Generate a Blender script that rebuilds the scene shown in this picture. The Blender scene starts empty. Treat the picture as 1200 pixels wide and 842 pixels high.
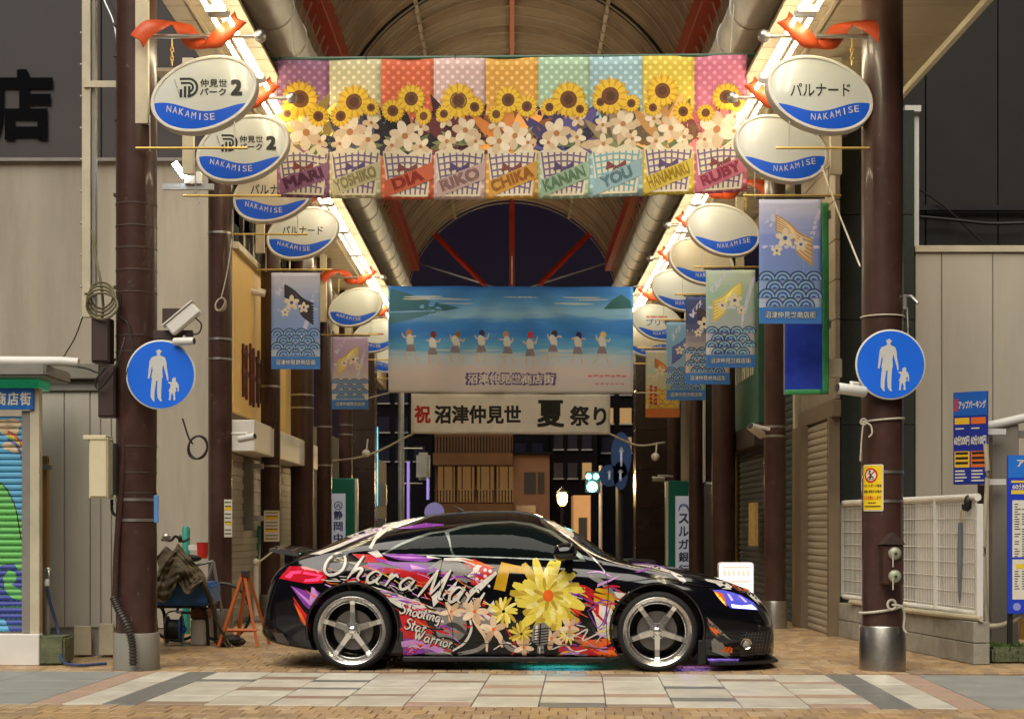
import bpy, bmesh, math, random
from mathutils import Vector, Matrix
from mathutils.bvhtree import BVHTree
from mathutils.geometry import tessellate_polygon
rnd = random.Random(7)
R = math.radians
SC = bpy.context.scene
COL = SC.collection

# ---------------------------------------------------------------- camera, sky, light, exposure
CAMZ = 1.2
cam_d = bpy.data.cameras.new('camera'); cam = bpy.data.objects.new('camera', cam_d); COL.objects.link(cam)
cam.location = (0, 0, CAMZ); cam.rotation_euler = (R(90), 0, 0)
cam_d.sensor_width = 36; cam_d.lens = 36*1807/1200; cam_d.shift_y = 197/1200; cam_d.clip_end = 600
cam_d.dof.use_dof = True; cam_d.dof.focus_distance = 13.2; cam_d.dof.aperture_fstop = 4.5
SC.camera = cam
W = bpy.data.worlds.new('World'); SC.world = W; W.use_nodes = True
wn = W.node_tree.nodes; wl = W.node_tree.links
sky = wn.new('ShaderNodeTexSky'); sky.sky_type = 'NISHITA'; sky.sun_disc = False
sky.sun_elevation = R(56); sky.sun_rotation = R(200)
tint = wn.new('ShaderNodeMix'); tint.data_type = 'RGBA'; tint.blend_type = 'MULTIPLY'; tint.inputs[0].default_value = 1
tint.inputs[7].default_value = (1.0, .50, .62, 1)
wl.new(sky.outputs[0], tint.inputs[6]); wl.new(tint.outputs[2], wn['Background'].inputs[0])
wn['Background'].inputs[1].default_value = 0.0016
sun_d = bpy.data.lights.new('sun', 'SUN'); sun = bpy.data.objects.new('sun', sun_d); COL.objects.link(sun)
sun_d.energy = 1.75; sun_d.angle = R(55); sun_d.color = (1, .94, .83)
sun.rotation_euler = Vector((.20, .55, -.81)).to_track_quat('-Z', 'Y').to_euler()
SC.view_settings.view_transform = 'Standard'; SC.view_settings.look = 'None'
SC.view_settings.exposure = 1.18; SC.view_settings.gamma = 1
SC.render.engine = 'CYCLES'
SC.cycles.use_denoising = True; SC.cycles.max_bounces = 6; SC.cycles.diffuse_bounces = 3; SC.cycles.glossy_bounces = 3
SC.cycles.transmission_bounces = 4; SC.cycles.sample_clamp_indirect = 4; SC.cycles.caustics_reflective = False
SC.cycles.caustics_refractive = False

# ---------------------------------------------------------------- helpers
def P(px, py, D):
    'photograph pixel at a given distance from the lens -> place in the street'
    return Vector(((px-600)/1807*D, D, CAMZ+(618-py)/1807*D))
def XX(px, D): return (px-600)/1807*D
def ZZ(py, D): return CAMZ+(618-py)/1807*D
def wmat(o):
    m = o.matrix_basis.copy()
    while o.parent: o = o.parent; m = o.matrix_basis @ m
    return m
def tag(o, label=None, cat=None, group=None, kind=None):
    if label: o['label'] = label
    if cat: o['category'] = cat
    if group: o['group'] = group
    if kind: o['kind'] = kind
    return o
def thing(name, loc, label, cat, group=None, rz=0):
    o = bpy.data.objects.new(name, None); COL.objects.link(o); o.empty_display_size = .1
    o.location = loc; o.rotation_euler = (0, 0, rz); return tag(o, label, cat, group)
def kids(o): return [c for c in COL.objects if c.parent == o]
def copy_tree(o, parent=None, delta=None):
    c = o.copy(); COL.objects.link(c); c.parent = parent
    if delta is not None: c.location = o.location + Vector(delta)
    for ch in list(o.children): copy_tree(ch, c)
    return c
FRONT = lambda p: Matrix(((1,0,0,p[0]),(0,0,-1,p[1]),(0,1,0,p[2]),(0,0,0,1)))     # local x right, y up, z to the viewer in front
LWALL = lambda p: Matrix(((0,0,1,p[0]),(1,0,0,p[1]),(0,1,0,p[2]),(0,0,0,1)))      # on a wall that faces +X
RWALL = lambda p: Matrix(((0,0,-1,p[0]),(-1,0,0,p[1]),(0,1,0,p[2]),(0,0,0,1)))    # on a wall that faces -X
def ROT(a): return Matrix.Rotation(a, 4, 'Z')

def cr(pts, n=8, closed=False):
    'Catmull-Rom through points'
    pts = [Vector(p) for p in pts]; out = []; m = len(pts)
    for i in range(m if closed else m-1):
        p1, p2 = pts[i], pts[(i+1) % m]
        p0 = pts[i-1] if (i or closed) else p1*2-p2
        p3 = pts[(i+2) % m] if (closed or i+2 < m) else p2*2-p1
        for k in range(n):
            t = k/n
            out.append(.5*((2*p1)+(p2-p0)*t+(2*p0-5*p1+4*p2-p3)*t*t+(3*p1-p0-3*p2+p3)*t**3))
    if not closed: out.append(pts[-1])
    return out
def ell(cx, cy, rx, ry=None, a=0, n=24, a0=0, a1=2*math.pi):
    ry = rx if ry is None else ry; c, s = math.cos(a), math.sin(a); out = []
    full = abs(a1-a0-2*math.pi) < 1e-6
    for k in range(n if full else n+1):
        t = a0+(a1-a0)*k/n; x, y = rx*math.cos(t), ry*math.sin(t); out.append((cx+x*c-y*s, cy+x*s+y*c))
    return out
def rect(x0, y0, x1, y1): return [(x0,y0),(x1,y0),(x1,y1),(x0,y1)]
def rrect(x0, y0, x1, y1, r, n=4):
    o = []
    for cx, cy, a in ((x1-r,y1-r,0),(x0+r,y1-r,90),(x0+r,y0+r,180),(x1-r,y0+r,270)):
        o += [(cx+r*math.cos(R(a+90*k/n)), cy+r*math.sin(R(a+90*k/n))) for k in range(n+1)]
    return o
def stroke(pts, w, n=6, taper=True):
    'brush stroke outline'
    c = cr([(p[0], p[1], 0) for p in pts], n); a, b = [], []
    for i, p in enumerate(c):
        d = (c[min(i+1, len(c)-1)]-c[max(i-1, 0)]); d.normalize()
        k = w*.5*((.35+.65*math.sin(math.pi*min(1, max(0, (i+.6)/len(c))))**.6) if taper else 1)
        a.append((p.x-d.y*k, p.y+d.x*k)); b.append((p.x+d.y*k, p.y-d.x*k))
    return [[a[i], b[i], b[i+1], a[i+1]] for i in range(len(a)-1)]

_txt = {}
def text2d(s, bold=0.0, shear=0.0, spacing=1.0):
    'flat text -> (verts about 0 with a layer height, faces, width, height); heavier weights are struck several times'
    key = (s, bold, shear, spacing)
    if key in _txt: return _txt[key]
    if bold:
        v0, f0, w0, h0 = text2d(s, 0.0, shear, spacing); v, f = [], []
        for k, (dx, dy) in enumerate(((-1,-1),(1,1),(-1,1),(1,-1)) if bold < .03 else ((-1,-1),(1,1),(-1,1),(1,-1),(0,1),(0,-1),(1,0),(-1,0),(0,0))):
            n = len(v); v += [(p[0]+dx*bold, p[1]+dy*bold, k*.00015) for p in v0]; f += [tuple(i+n for i in q) for q in f0]
        _txt[key] = (v, f, w0+2*bold, h0+2*bold); return _txt[key]
    cu = bpy.data.curves.new('t', 'FONT'); cu.body = s; cu.size = 1; cu.shear = shear; cu.space_character = spacing
    cu.resolution_u = 4; cu.fill_mode = 'FRONT'
    ob = bpy.data.objects.new('t', cu); COL.objects.link(ob)
    dg = bpy.context.evaluated_depsgraph_get()
    me = bpy.data.meshes.new_from_object(ob.evaluated_get(dg))
    v = [(p.co.x, p.co.y) for p in me.vertices]; f = [tuple(q.vertices) for q in me.polygons]
    bpy.data.objects.remove(ob); bpy.data.meshes.remove(me); bpy.data.curves.remove(cu)
    if not v: v = [(0,0)]
    x0, x1 = min(p[0] for p in v), max(p[0] for p in v); y0, y1 = min(p[1] for p in v), max(p[1] for p in v)
    v = [(p[0]-(x0+x1)/2, p[1]-(y0+y1)/2, 0.) for p in v]
    _txt[key] = (v, f, max(x1-x0, 1e-4), max(y1-y0, 1e-4)); return _txt[key]

def mesh_obj(name, verts, faces, mat, parent=None, smooth=False):
    me = bpy.data.meshes.new(name)
    if parent is not None:
        im = wmat(parent).inverted(); verts = [im @ Vector(v) for v in verts]
    me.from_pydata([tuple(v) for v in verts], [], faces); me.update()
    mats = mat if isinstance(mat, (list, tuple)) else [mat]
    for m in mats: me.materials.append(m)
    if smooth: me.shade_smooth()
    o = bpy.data.objects.new(name, me); COL.objects.link(o); o.parent = parent
    return o
class MB:
    def __init__(s): s.v = []; s.f = []
    def add(s, v, f, M=None):
        k = len(s.v); s.v += [(M @ Vector(p)) if M is not None else Vector(p) for p in v]; s.f += [tuple(i+k for i in q) for q in f]; return s
    def box(s, a, b, M=None, bev=0):
        x0,y0,z0 = [min(a[i], b[i]) for i in range(3)]; x1,y1,z1 = [max(a[i], b[i]) for i in range(3)]
        if bev:
            bm = bmesh.new(); bmesh.ops.create_cube(bm, size=1)
            for v in bm.verts: v.co = Vector(((x0+x1)/2+v.co.x*(x1-x0), (y0+y1)/2+v.co.y*(y1-y0), (z0+z1)/2+v.co.z*(z1-z0)))
            bmesh.ops.bevel(bm, geom=bm.edges[:], offset=bev, segments=2 if bev > .012 else 1, affect='EDGES', clamp_overlap=True)
            bm.verts.index_update()
            s.add([v.co.copy() for v in bm.verts], [[v.index for v in f.verts] for f in bm.faces], M); bm.free(); return s
        v = [(x0,y0,z0),(x1,y0,z0),(x1,y1,z0),(x0,y1,z0),(x0,y0,z1),(x1,y0,z1),(x1,y1,z1),(x0,y1,z1)]
        return s.add(v, [(3,2,1,0),(4,5,6,7),(0,1,5,4),(1,2,6,5),(2,3,7,6),(3,0,4,7)], M)
    def tube(s, pts, r, n=8, M=None, caps=True, closed=False):
        pts = [Vector(p) for p in pts]; v, f = [], []; up = Vector((0,0,1)); m = len(pts)
        for i, p in enumerate(pts):
            d = (pts[(i+1) % m]-pts[i-1]) if closed else (pts[min(i+1, m-1)]-pts[max(i-1, 0)]); d.normalize()
            a = d.cross(up)
            if a.length < 1e-3: a = d.cross(Vector((0,1,0)))
            a.normalize(); b = a.cross(d); up = b if abs(d.z) < .98 else up
            rr = r[i] if isinstance(r, (list, tuple)) else r
            v += [p+(a*math.cos(2*math.pi*k/n)+b*math.sin(2*math.pi*k/n))*rr for k in range(n)]
        for i in range(m if closed else m-1):
            j = (i+1) % m
            f += [(i*n+k, i*n+(k+1) % n, j*n+(k+1) % n, j*n+k) for k in range(n)]
        if caps and not closed: f += [tuple(range(n))[::-1], tuple((m-1)*n+k for k in range(n))]
        return s.add(v, f, M)
    def lathe(s, prof, M=None, n=24, cap=True):
        'profile of (radius, height) about local z'
        v, f = [], []
        for r, z in prof: v += [(r*math.cos(2*math.pi*k/n), r*math.sin(2*math.pi*k/n), z) for k in range(n)]
        for i in range(len(prof)-1): f += [(i*n+k, i*n+(k+1) % n, (i+1)*n+(k+1) % n, (i+1)*n+k) for k in range(n)]
        if cap:
            if prof[0][0] > 1e-5: f.append(tuple(range(n))[::-1])
            if prof[-1][0] > 1e-5: f.append(tuple((len(prof)-1)*n+k for k in range(n)))
        return s.add(v, f, M)
    def prism(s, poly, z0, z1, M=None):
        n = len(poly); v = [(p[0],p[1],z0) for p in poly]+[(p[0],p[1],z1) for p in poly]
        f = [(k, (k+1) % n, n+(k+1) % n, n+k) for k in range(n)]
        tri = tessellate_polygon([[Vector((p[0],p[1],0)) for p in poly]])
        f += [tuple(t) for t in tri]+[tuple(i+n for i in t)[::-1] for t in tri]
        return s.add(v, f, M)
    def sphere(s, c, r, n=12, sq=(1,1,1)):
        v, f = [], []; h = n//2+1
        for i in range(h):
            t = math.pi*i/(h-1)
            for k in range(n):
                p = 2*math.pi*k/n; v.append((c[0]+r*sq[0]*math.sin(t)*math.cos(p), c[1]+r*sq[1]*math.sin(t)*math.sin(p), c[2]+r*sq[2]*math.cos(t)))
        for i in range(h-1): f += [(i*n+k, (i+1)*n+k, (i+1)*n+(k+1) % n, i*n+(k+1) % n) for k in range(n)]
        return s.add(v, f)
    def text(s, t, M, w=None, h=None, bold=0., shear=0., z=0., spacing=1.):
        v, f, tw, th = text2d(t, bold, shear, spacing)
        ky = (h/th) if h else w/tw; kx = (w/tw) if w else ky
        return s.add([(p[0]*kx, p[1]*ky, z+p[2]) for p in v], f, M)
    def build(s, name, mat, parent=None, smooth=False):
        o = mesh_obj(name, s.v, s.f, mat, parent, False)
        bm = bmesh.new(); bm.from_mesh(o.data)
        bmesh.ops.remove_doubles(bm, verts=bm.verts[:], dist=1e-5)
        bmesh.ops.recalc_face_normals(bm, faces=bm.faces[:])
        bm.to_mesh(o.data); bm.free()
        if smooth: o.data.shade_smooth(); o.data.set_sharp_from_angle(angle=R(40))
        return o
class Print:
    'flat artwork laid on a surface: 2D shapes, refined and mapped by mapfn(x, y, offset)'
    def __init__(s, mapfn, L=.1): s.m = mapfn; s.L = L; s.bm = bmesh.new()
    def poly(s, pts):
        vs = [s.bm.verts.new((p[0], p[1], 0)) for p in pts]
        for t in tessellate_polygon([[Vector((p[0],p[1],0)) for p in pts]]):
            try: s.bm.faces.new([vs[i] for i in t])
            except ValueError: pass
        return s
    def polys(s, ps):
        for p in ps: s.poly(p)
        return s
    def text(s, t, cx, cy, w=None, h=None, bold=0., shear=0., rot=0., flip=1, spacing=1.):
        v, f, tw, th = text2d(t, bold, shear, spacing)
        ky = (h/th) if h else w/tw; kx = (w/tw) if w else ky; c, q = math.cos(rot), math.sin(rot)
        vs = [s.bm.verts.new((cx+p[0]*kx*c-p[1]*ky*flip*q, cy+p[0]*kx*q+p[1]*ky*flip*c, p[2])) for p in v]
        for t in f:
            try: s.bm.faces.new([vs[i] for i in t])
            except ValueError: pass
        return s
    def build(s, name, mat, parent, off, smooth=True):
        bm = s.bm
        for _ in range(7):
            e = [e for e in bm.edges if e.calc_length() > s.L]
            if not e: break
            bmesh.ops.subdivide_edges(bm, edges=e, cuts=1); bmesh.ops.triangulate(bm, faces=[f for f in bm.faces if len(f.verts) > 3])
        dead = []
        for v in bm.verts:
            q = s.m(v.co.x, v.co.y, off+v.co.z)
            if q is None: dead.append(v)
            else: v.co = q
        if dead: bmesh.ops.delete(bm, geom=dead, context='VERTS')
        bm.verts.index_update()
        o = mesh_obj(name, [v.co.copy() for v in bm.verts], [[v.index for v in f.verts] for f in bm.faces], mat, parent, smooth); bm.free(); return o
def flat(M): return lambda x, y, o: M @ Vector((x, y, o))

# ---------------------------------------------------------------- materials
_mats = {}
def srgb(r, g, b):
    f = lambda c: (c/255/12.92) if c <= 10 else ((c/255+.055)/1.055)**2.4
    return (f(r), f(g), f(b))
def mat(name, col, rough=.6, metal=0., var=.12, scale=3., bump=0., bscale=60., coat=0., emit=None, estr=0., dirt=0., dirtcol=(.05,.04,.03), chips=0., chipcol=(.55,.52,.47), spec=.5, trans=0., streak=False):
    if name in _mats: return _mats[name]
    m = bpy.data.materials.new(name); m.use_nodes = True; nt = m.node_tree; N = nt.nodes; L = nt.links
    b = N['Principled BSDF']; b.inputs['Roughness'].default_value = rough; b.inputs['Metallic'].default_value = metal
    b.inputs['Coat Weight'].default_value = coat; b.inputs['Coat Roughness'].default_value = .04; b.inputs['Specular IOR Level'].default_value = spec
    b.inputs['Transmission Weight'].default_value = trans
    b.inputs['Base Color'].default_value = (*col, 1)
    geo = N.new('ShaderNodeNewGeometry'); pos = geo.outputs['Position']
    if streak:
        mp = N.new('ShaderNodeMapping'); mp.inputs['Scale'].default_value = (1, 1, .12); L.new(pos, mp.inputs[0]); pos = mp.outputs[0]
    last = None
    if var:
        n = N.new('ShaderNodeTexNoise'); n.inputs['Scale'].default_value = scale; n.inputs['Detail'].default_value = 6; n.inputs['Roughness'].default_value = .65; L.new(pos, n.inputs[0])
        r = N.new('ShaderNodeMapRange'); r.inputs[1].default_value = .3; r.inputs[2].default_value = .7; r.inputs[3].default_value = 1-var; r.inputs[4].default_value = 1+var; L.new(n.outputs[0], r.inputs[0])
        x = N.new('ShaderNodeMix'); x.data_type = 'RGBA'; x.blend_type = 'MULTIPLY'; x.inputs[0].default_value = 1; x.inputs[6].default_value = (*col, 1); L.new(r.outputs[0], x.inputs[7]); last = x.outputs[2]
        rr = N.new('ShaderNodeMapRange'); rr.inputs[3].default_value = max(.02, rough-.1*(1-metal)); rr.inputs[4].default_value = min(1, rough+.1); L.new(n.outputs[0], rr.inputs[0]); L.new(rr.outputs[0], b.inputs['Roughness'])
    def layer(last, sc, lo, hi, c, amt, det=8):
        n = N.new('ShaderNodeTexNoise'); n.inputs['Scale'].default_value = sc; n.inputs['Detail'].default_value = det; n.inputs['Roughness'].default_value = .7; L.new(pos, n.inputs[0])
        r = N.new('ShaderNodeMapRange'); r.inputs[1].default_value = lo; r.inputs[2].default_value = hi; r.inputs[3].default_value = 0; r.inputs[4].default_value = amt; L.new(n.outputs[0], r.inputs[0])
        x = N.new('ShaderNodeMix'); x.data_type = 'RGBA'; L.new(r.outputs[0], x.inputs[0]); x.inputs[7].default_value = (*c, 1)
        if last is not None: L.new(last, x.inputs[6])
        else: x.inputs[6].default_value = (*col, 1)
        return x.outputs[2]
    if dirt: last = layer(last, 2.3, .45, .75, dirtcol, dirt)
    if chips: last = layer(last, 16., .66, .68, chipcol, chips, 4)
    if last is not None: L.new(last, b.inputs['Base Color'])
    if bump:
        n = N.new('ShaderNodeTexNoise'); n.inputs['Scale'].default_value = bscale; n.inputs['Detail'].default_value = 4; L.new(geo.outputs['Position'], n.inputs[0])
        u = N.new('ShaderNodeBump'); u.inputs['Strength'].default_value = bump; u.inputs['Distance'].default_value = .01; L.new(n.outputs[0], u.inputs['Height']); L.new(u.outputs[0], b.inputs['Normal'])
    if emit: b.inputs['Emission Color'].default_value = (*emit, 1); b.inputs['Emission Strength'].default_value = estr
    _mats[name] = m; return m
def ink(r, g, b, rough=.5, coat=0., name=None):
    'printed colour given as sRGB'
    return mat(name or f'ink_{r}_{g}_{b}_{int(rough*100)}_{int(coat*10)}', srgb(r, g, b), rough, var=.05, scale=20, coat=coat)
def glow(name, col, s): return mat(name, (.03,.03,.03), .4, var=0, emit=col, estr=s)

M_brown = mat('brown_column_paint', (.058,.026,.020), .34, var=.22, scale=4, bump=.08, bscale=30, chips=.35, chipcol=(.20,.17,.15), coat=.15, streak=False, dirt=.18, dirtcol=(.10,.08,.065))
M_brown2 = mat('brown_metal', (.045,.026,.022), .5, var=.15)
M_steel = mat('brushed_steel', (.50,.47,.42), .3, 1., var=.1, scale=30, bump=.05, bscale=200, dirt=.25, dirtcol=(.2,.18,.15))
M_steelband = mat('steel_band', (.55,.53,.5), .35, 1., var=.1)
M_cream = mat('cream_steel', (.58,.52,.38), .5, var=.1, dirt=.45, dirtcol=(.28,.23,.14))
M_white = mat('white_paint', (.76,.74,.70), .45, var=.06, dirt=.15, dirtcol=(.45,.4,.33))
M_black = mat('black_plastic', (.012,.012,.012), .5, var=.1)
M_wire = mat('black_cable', (.015,.014,.013), .6, var=0)
M_wirec = mat('pale_cable', (.50,.46,.36), .6, var=.1)
M_rope = mat('rope', (.6,.56,.46), .9, var=.2, scale=80, bump=.4, bscale=300)
M_wall = mat('left_stucco', (.40,.355,.285), .9, var=.16, scale=1.2, bump=.3, bscale=90, dirt=.62, dirtcol=(.24,.205,.16), streak=True)
M_band = mat('dark_sign_cladding', (.050,.041,.043), .6, var=.08, scale=2, bump=.05, bscale=20)
M_blacksign = mat('black_letter', (.002,.002,.003), .9, var=0, spec=.1)
M_shed = mat('grey_metal_siding', (.54,.50,.43), .45, var=.08, scale=2, dirt=.25, dirtcol=(.27,.24,.2), streak=True)
M_grey = mat('grey_metal', (.25,.235,.215), .5, var=.12, dirt=.2)
M_concrete = mat('concrete', (.33,.31,.26), .9, var=.2, scale=5, bump=.5, bscale=60, dirt=.5, dirtcol=(.12,.11,.085))
M_moss = mat('mossy_concrete', (.14,.15,.09), .95, var=.35, scale=9, bump=.8, bscale=60, dirt=.6, dirtcol=(.05,.08,.02))
M_panel = mat('beige_panel', (.50,.455,.37), .6, var=.10, scale=1.5, dirt=.38, dirtcol=(.34,.29,.215), streak=True, bump=.06, bscale=25)
M_granite = mat('green_granite', (.050,.060,.050), .32, var=.3, scale=60, bump=.05)
M_dark = mat('dark_cladding', (.012,.0105,.0085), .6, var=.2)
M_soffit = mat('soffit_board', (.33,.265,.175), .6, var=.1, scale=2, dirt=.2, dirtcol=(.22,.17,.1))
M_vault = mat('vault_sheet', (.36,.255,.16), .55, var=.14, scale=1.6, dirt=.4, dirtcol=(.09,.065,.045))
M_rib = mat('rib_pipe', (.50,.42,.30), .45, var=.1)
M_red = mat('red_girder', (.46,.035,.018), .4, var=.15, dirt=.15)
M_duct = mat('galvanised_duct', (.62,.60,.56), .5, .35, var=.1, bump=.1, bscale=8)
M_tube = glow('fluorescent_tube', (1, .86, .58), 15)
M_redrib = mat('orange_red_ribbon', (.62,.09,.025), .42, var=.12, scale=5, dirt=.2, dirtcol=(.35,.05,.02))
M_chain = mat('brass_chain', (.55,.38,.10), .45, .7, var=.1)
M_signface = mat('sign_acrylic', (.66,.69,.66), .22, var=.03, coat=.3)
M_signface2 = mat('sign_acrylic_aged', (.60,.55,.42), .25, var=.05, coat=.3)
M_signrim = mat('sign_rim', (.74,.72,.66), .4, var=.06, dirt=.15, dirtcol=(.45,.38,.25))
M_blue = mat('sign_blue', srgb(26,96,228), .35, var=.03)
M_ink = ink(30,30,30)
M_paper = ink(225,220,205)
M_round = mat('round_sign_blue', srgb(28,108,235), .38, var=.04)
M_galv = mat('galvanised_steel', (.45,.45,.44), .4, .8, var=.15)

# ================================================================ ground
M_joint = mat('sand_joint', (.12,.085,.055), .95, var=.2, scale=8)
def brick_far():
    m = bpy.data.materials.new('brick_paving_far'); m.use_nodes = True; N = m.node_tree.nodes; L = m.node_tree.links; b = N['Principled BSDF']; b.inputs['Roughness'].default_value = .55
    g = N.new('ShaderNodeNewGeometry'); t = N.new('ShaderNodeTexBrick'); t.inputs['Scale'].default_value = 1; t.inputs['Brick Width'].default_value = .12; t.inputs['Row Height'].default_value = .24; t.inputs['Mortar Size'].default_value = .006
    t.inputs['Color1'].default_value = (.20,.13,.075,1); t.inputs['Color2'].default_value = (.26,.17,.10,1); t.inputs['Mortar'].default_value = (.085,.062,.042,1)
    L.new(g.outputs['Position'], t.inputs[0]); L.new(t.outputs[0], b.inputs['Base Color']); return m
o = mesh_obj('ground', [(-60,-60,-.014),(60,-60,-.014),(60,48,-.014),(-60,48,-.014)], [(0,1,2,3)], M_joint); tag(o, kind='structure')
o = mesh_obj('passage_paving', [(-3.6,27.0,-.004),(3.6,27.0,-.004),(3.6,43,-.004),(-3.6,43,-.004)], [(0,1,2,3)], brick_far()); tag(o, kind='structure')
o = mesh_obj('far_street', [(-60,43,-.03),(60,43,-.03),(60,300,-.03),(-60,300,-.03)], [(0,1,2,3)], mat('asphalt', (.05,.05,.052), .7, var=.2, bump=.3)); tag(o, kind='structure')
BR = [mat(f'paving_brick_{i}', c, .5, var=.22, scale=14, bump=.25, bscale=90, dirt=.3, dirtcol=(.09,.065,.045)) for i, c in enumerate([(.42,.28,.15),(.36,.235,.125),(.46,.33,.20),(.33,.22,.13),(.44,.285,.135)])]
# crossing band: its own frame, turned a little against the lens
CB = Matrix.Translation((-.05, 10.36, 0)) @ ROT(R(-2.6))
def in_band(x, y):
    q = CB.inverted() @ Vector((x, y, 0)); return -0.0 < q.y < 2.34
bw, bl, gp = .122, .215, .005
def brick_shape(sx, sy, mats, name, ch=.004):
    mb = MB(); x, y = sx/2, sy/2
    v = [(-x,-y,-.04),(x,-y,-.04),(x,y,-.04),(-x,y,-.04),(-x,-y,-ch),(x,-y,-ch),(x,y,-ch),(-x,y,-ch),(-x+ch,-y+ch,0),(x-ch,-y+ch,0),(x-ch,y-ch,0),(-x+ch,y-ch,0)]
    f = [(0,1,5,4),(1,2,6,5),(2,3,7,6),(3,0,4,7),(4,5,9,8),(5,6,10,9),(6,7,11,10),(7,4,8,11),(8,9,10,11)]
    return v, f
pv = thing('brick_paving', (0, 9.9, 0), 'brown brick paving along the kerb side in front of the pale tiled band', 'paving'); del pv['category']; del pv['label']; pv['kind'] = 'structure'
bv, bf = brick_shape(bw-gp, bl-gp, None, '')
bmeshes = []
for m in BR:
    me = bpy.data.meshes.new('brick'); me.from_pydata(bv, [], bf); me.materials.append(m); me.update(); bmeshes.append(me)
near = []
for j in range(-12, 5):
    for i in range(-60, 61):
        q = Vector((i*bw+(j % 2)*bw/2, -.005-(j+13)*bl+bl*12.5-bl*12.0+bl*.5-bl, 0))
        q = Vector((i*bw+(j % 2)*bw/2, -bl*(j+12.5)-.004, 0)); w = CB @ q
        if abs(w.x) < w.y*.335+.1 and w.y > 9.55: near.append(w)
near.sort(key=lambda w: w.y)
extra = [w for w in near[300:]]
for w in near[:300]:
    o = bpy.data.objects.new('brick', rnd.choice(bmeshes)); COL.objects.link(o); o.parent = pv
    o.location = (w.x, w.y-9.9, rnd.uniform(-.003,.002)); o.rotation_euler = (0, 0, R(-2.6)+rnd.gauss(0,.006))
back = []
for j in range(0, 70):
    for i in range(-70, 71):
        x, y = i*bw+(j % 2)*bw/2, 12.2+j*bl
        q = CB.inverted() @ Vector((x, y, 0))
        if q.y < 2.36+bl/2 and abs(q.x) < 3.4: continue
        if q.y < 2.36+bl/2: continue
        if abs(x) > y*.335+.15 or (y > 17 and abs(x) > 3.7): continue
        back.append((x, y))
vs, fs, mi = [], [], []
for (x, y) in back+[(w.x, w.y) for w in extra]:
    k = len(vs); dz = rnd.uniform(-.003,.002); tx, ty = rnd.gauss(0,.004), rnd.gauss(0,.004)
    vs += [(x+p[0], y+p[1], p[2]+dz+p[0]*tx+p[1]*ty) for p in bv]; fs += [tuple(a+k for a in q) for q in bf]; mi += [rnd.randrange(5)]*len(bf)
o = mesh_obj('rear_bricks', vs, fs, BR, pv); o.data.polygons.foreach_set('material_index', mi); o['kind'] = 'stuff'
# pale tiled band
tb = bpy.data.objects.new('tiled_crossing', None); COL.objects.link(tb); tb.matrix_basis = CB; tb['kind'] = 'structure'
T_cream = [mat(f'cream_tile_{i}', c, .38, var=.16, scale=5, bump=.1, bscale=40, dirt=.45, dirtcol=(.30,.25,.18), chips=.35, chipcol=(.16,.14,.11)) for i, c in enumerate([(.60,.57,.49),(.55,.52,.44),(.64,.61,.53)])]
T_grey = mat('grey_tile', (.18,.18,.17), .4, var=.15, scale=7)
T_brown = mat('brown_tile', (.30,.215,.16), .4, var=.15, scale=7)
T_pink = mat('salmon_tile', (.42,.29,.225), .5, var=.18, scale=7, dirt=.3, dirtcol=(.3,.24,.18))
T_slab = mat('grey_slab', (.27,.275,.255), .6, var=.14, scale=3, bump=.15, dirt=.3, dirtcol=(.18,.175,.15))
_tc = {}
def tile(x0, y0, x1, y1, m, name='tile'):
    sx, sy = round(x1-x0-.007, 4), round(y1-y0-.007, 4); key = (sx, sy, m.name)
    if key not in _tc:
        v, f = brick_shape(sx, sy, None, '', .003); me = bpy.data.meshes.new(name); me.from_pydata(v, [], f); me.materials.append(m); me.update(); _tc[key] = me
    o = bpy.data.objects.new(name, _tc[key]); COL.objects.link(o); o.parent = tb; o.location = ((x0+x1)/2, (y0+y1)/2, rnd.uniform(.003,.005)); return o
for sgn in (-1, 1):
    e = lambda a, b: (min(sgn*a, sgn*b), max(sgn*a, sgn*b))
    for k in range(3):
        a, b = e(3.02+.0, 3.24); tile(a, k*.78, b, k*.78+.78, T_pink)
        a, b = e(2.74, 3.02); tile(a, k*.78, b, k*.78+.78, T_cream[k])
        a, b = e(2.50, 2.74); tile(a, k*.78, b, k*.78+.78, T_grey)
    for k in range(4):
        for j in range(3):
            a, b = e(3.24+k*.78, 4.02+k*.78); tile(a, j*.78, b, j*.78+.78, T_slab, 'slab')
n = 11; tw = 5.0/n
for i in range(n):
    x0 = -2.5+i*tw; y = 0
    for k in range(4):
        y1 = y+.58
        r = rnd.random()
        if (i+k) % 2 == 0 or r < .25:
            sm = rnd.choice([T_brown, T_grey, T_brown, T_grey, T_pink]); d = rnd.choice([.15,.19,.24])
            if rnd.random() < .5: tile(x0, y, x0+tw, y+d, sm); tile(x0, y+d, x0+tw, y1, rnd.choice(T_cream))
            else: tile(x0, y1-d, x0+tw, y1, sm); tile(x0, y, x0+tw, y1-d, rnd.choice(T_cream))
        else: tile(x0, y, x0+tw, y1, rnd.choice(T_cream))
        y = y1

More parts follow.
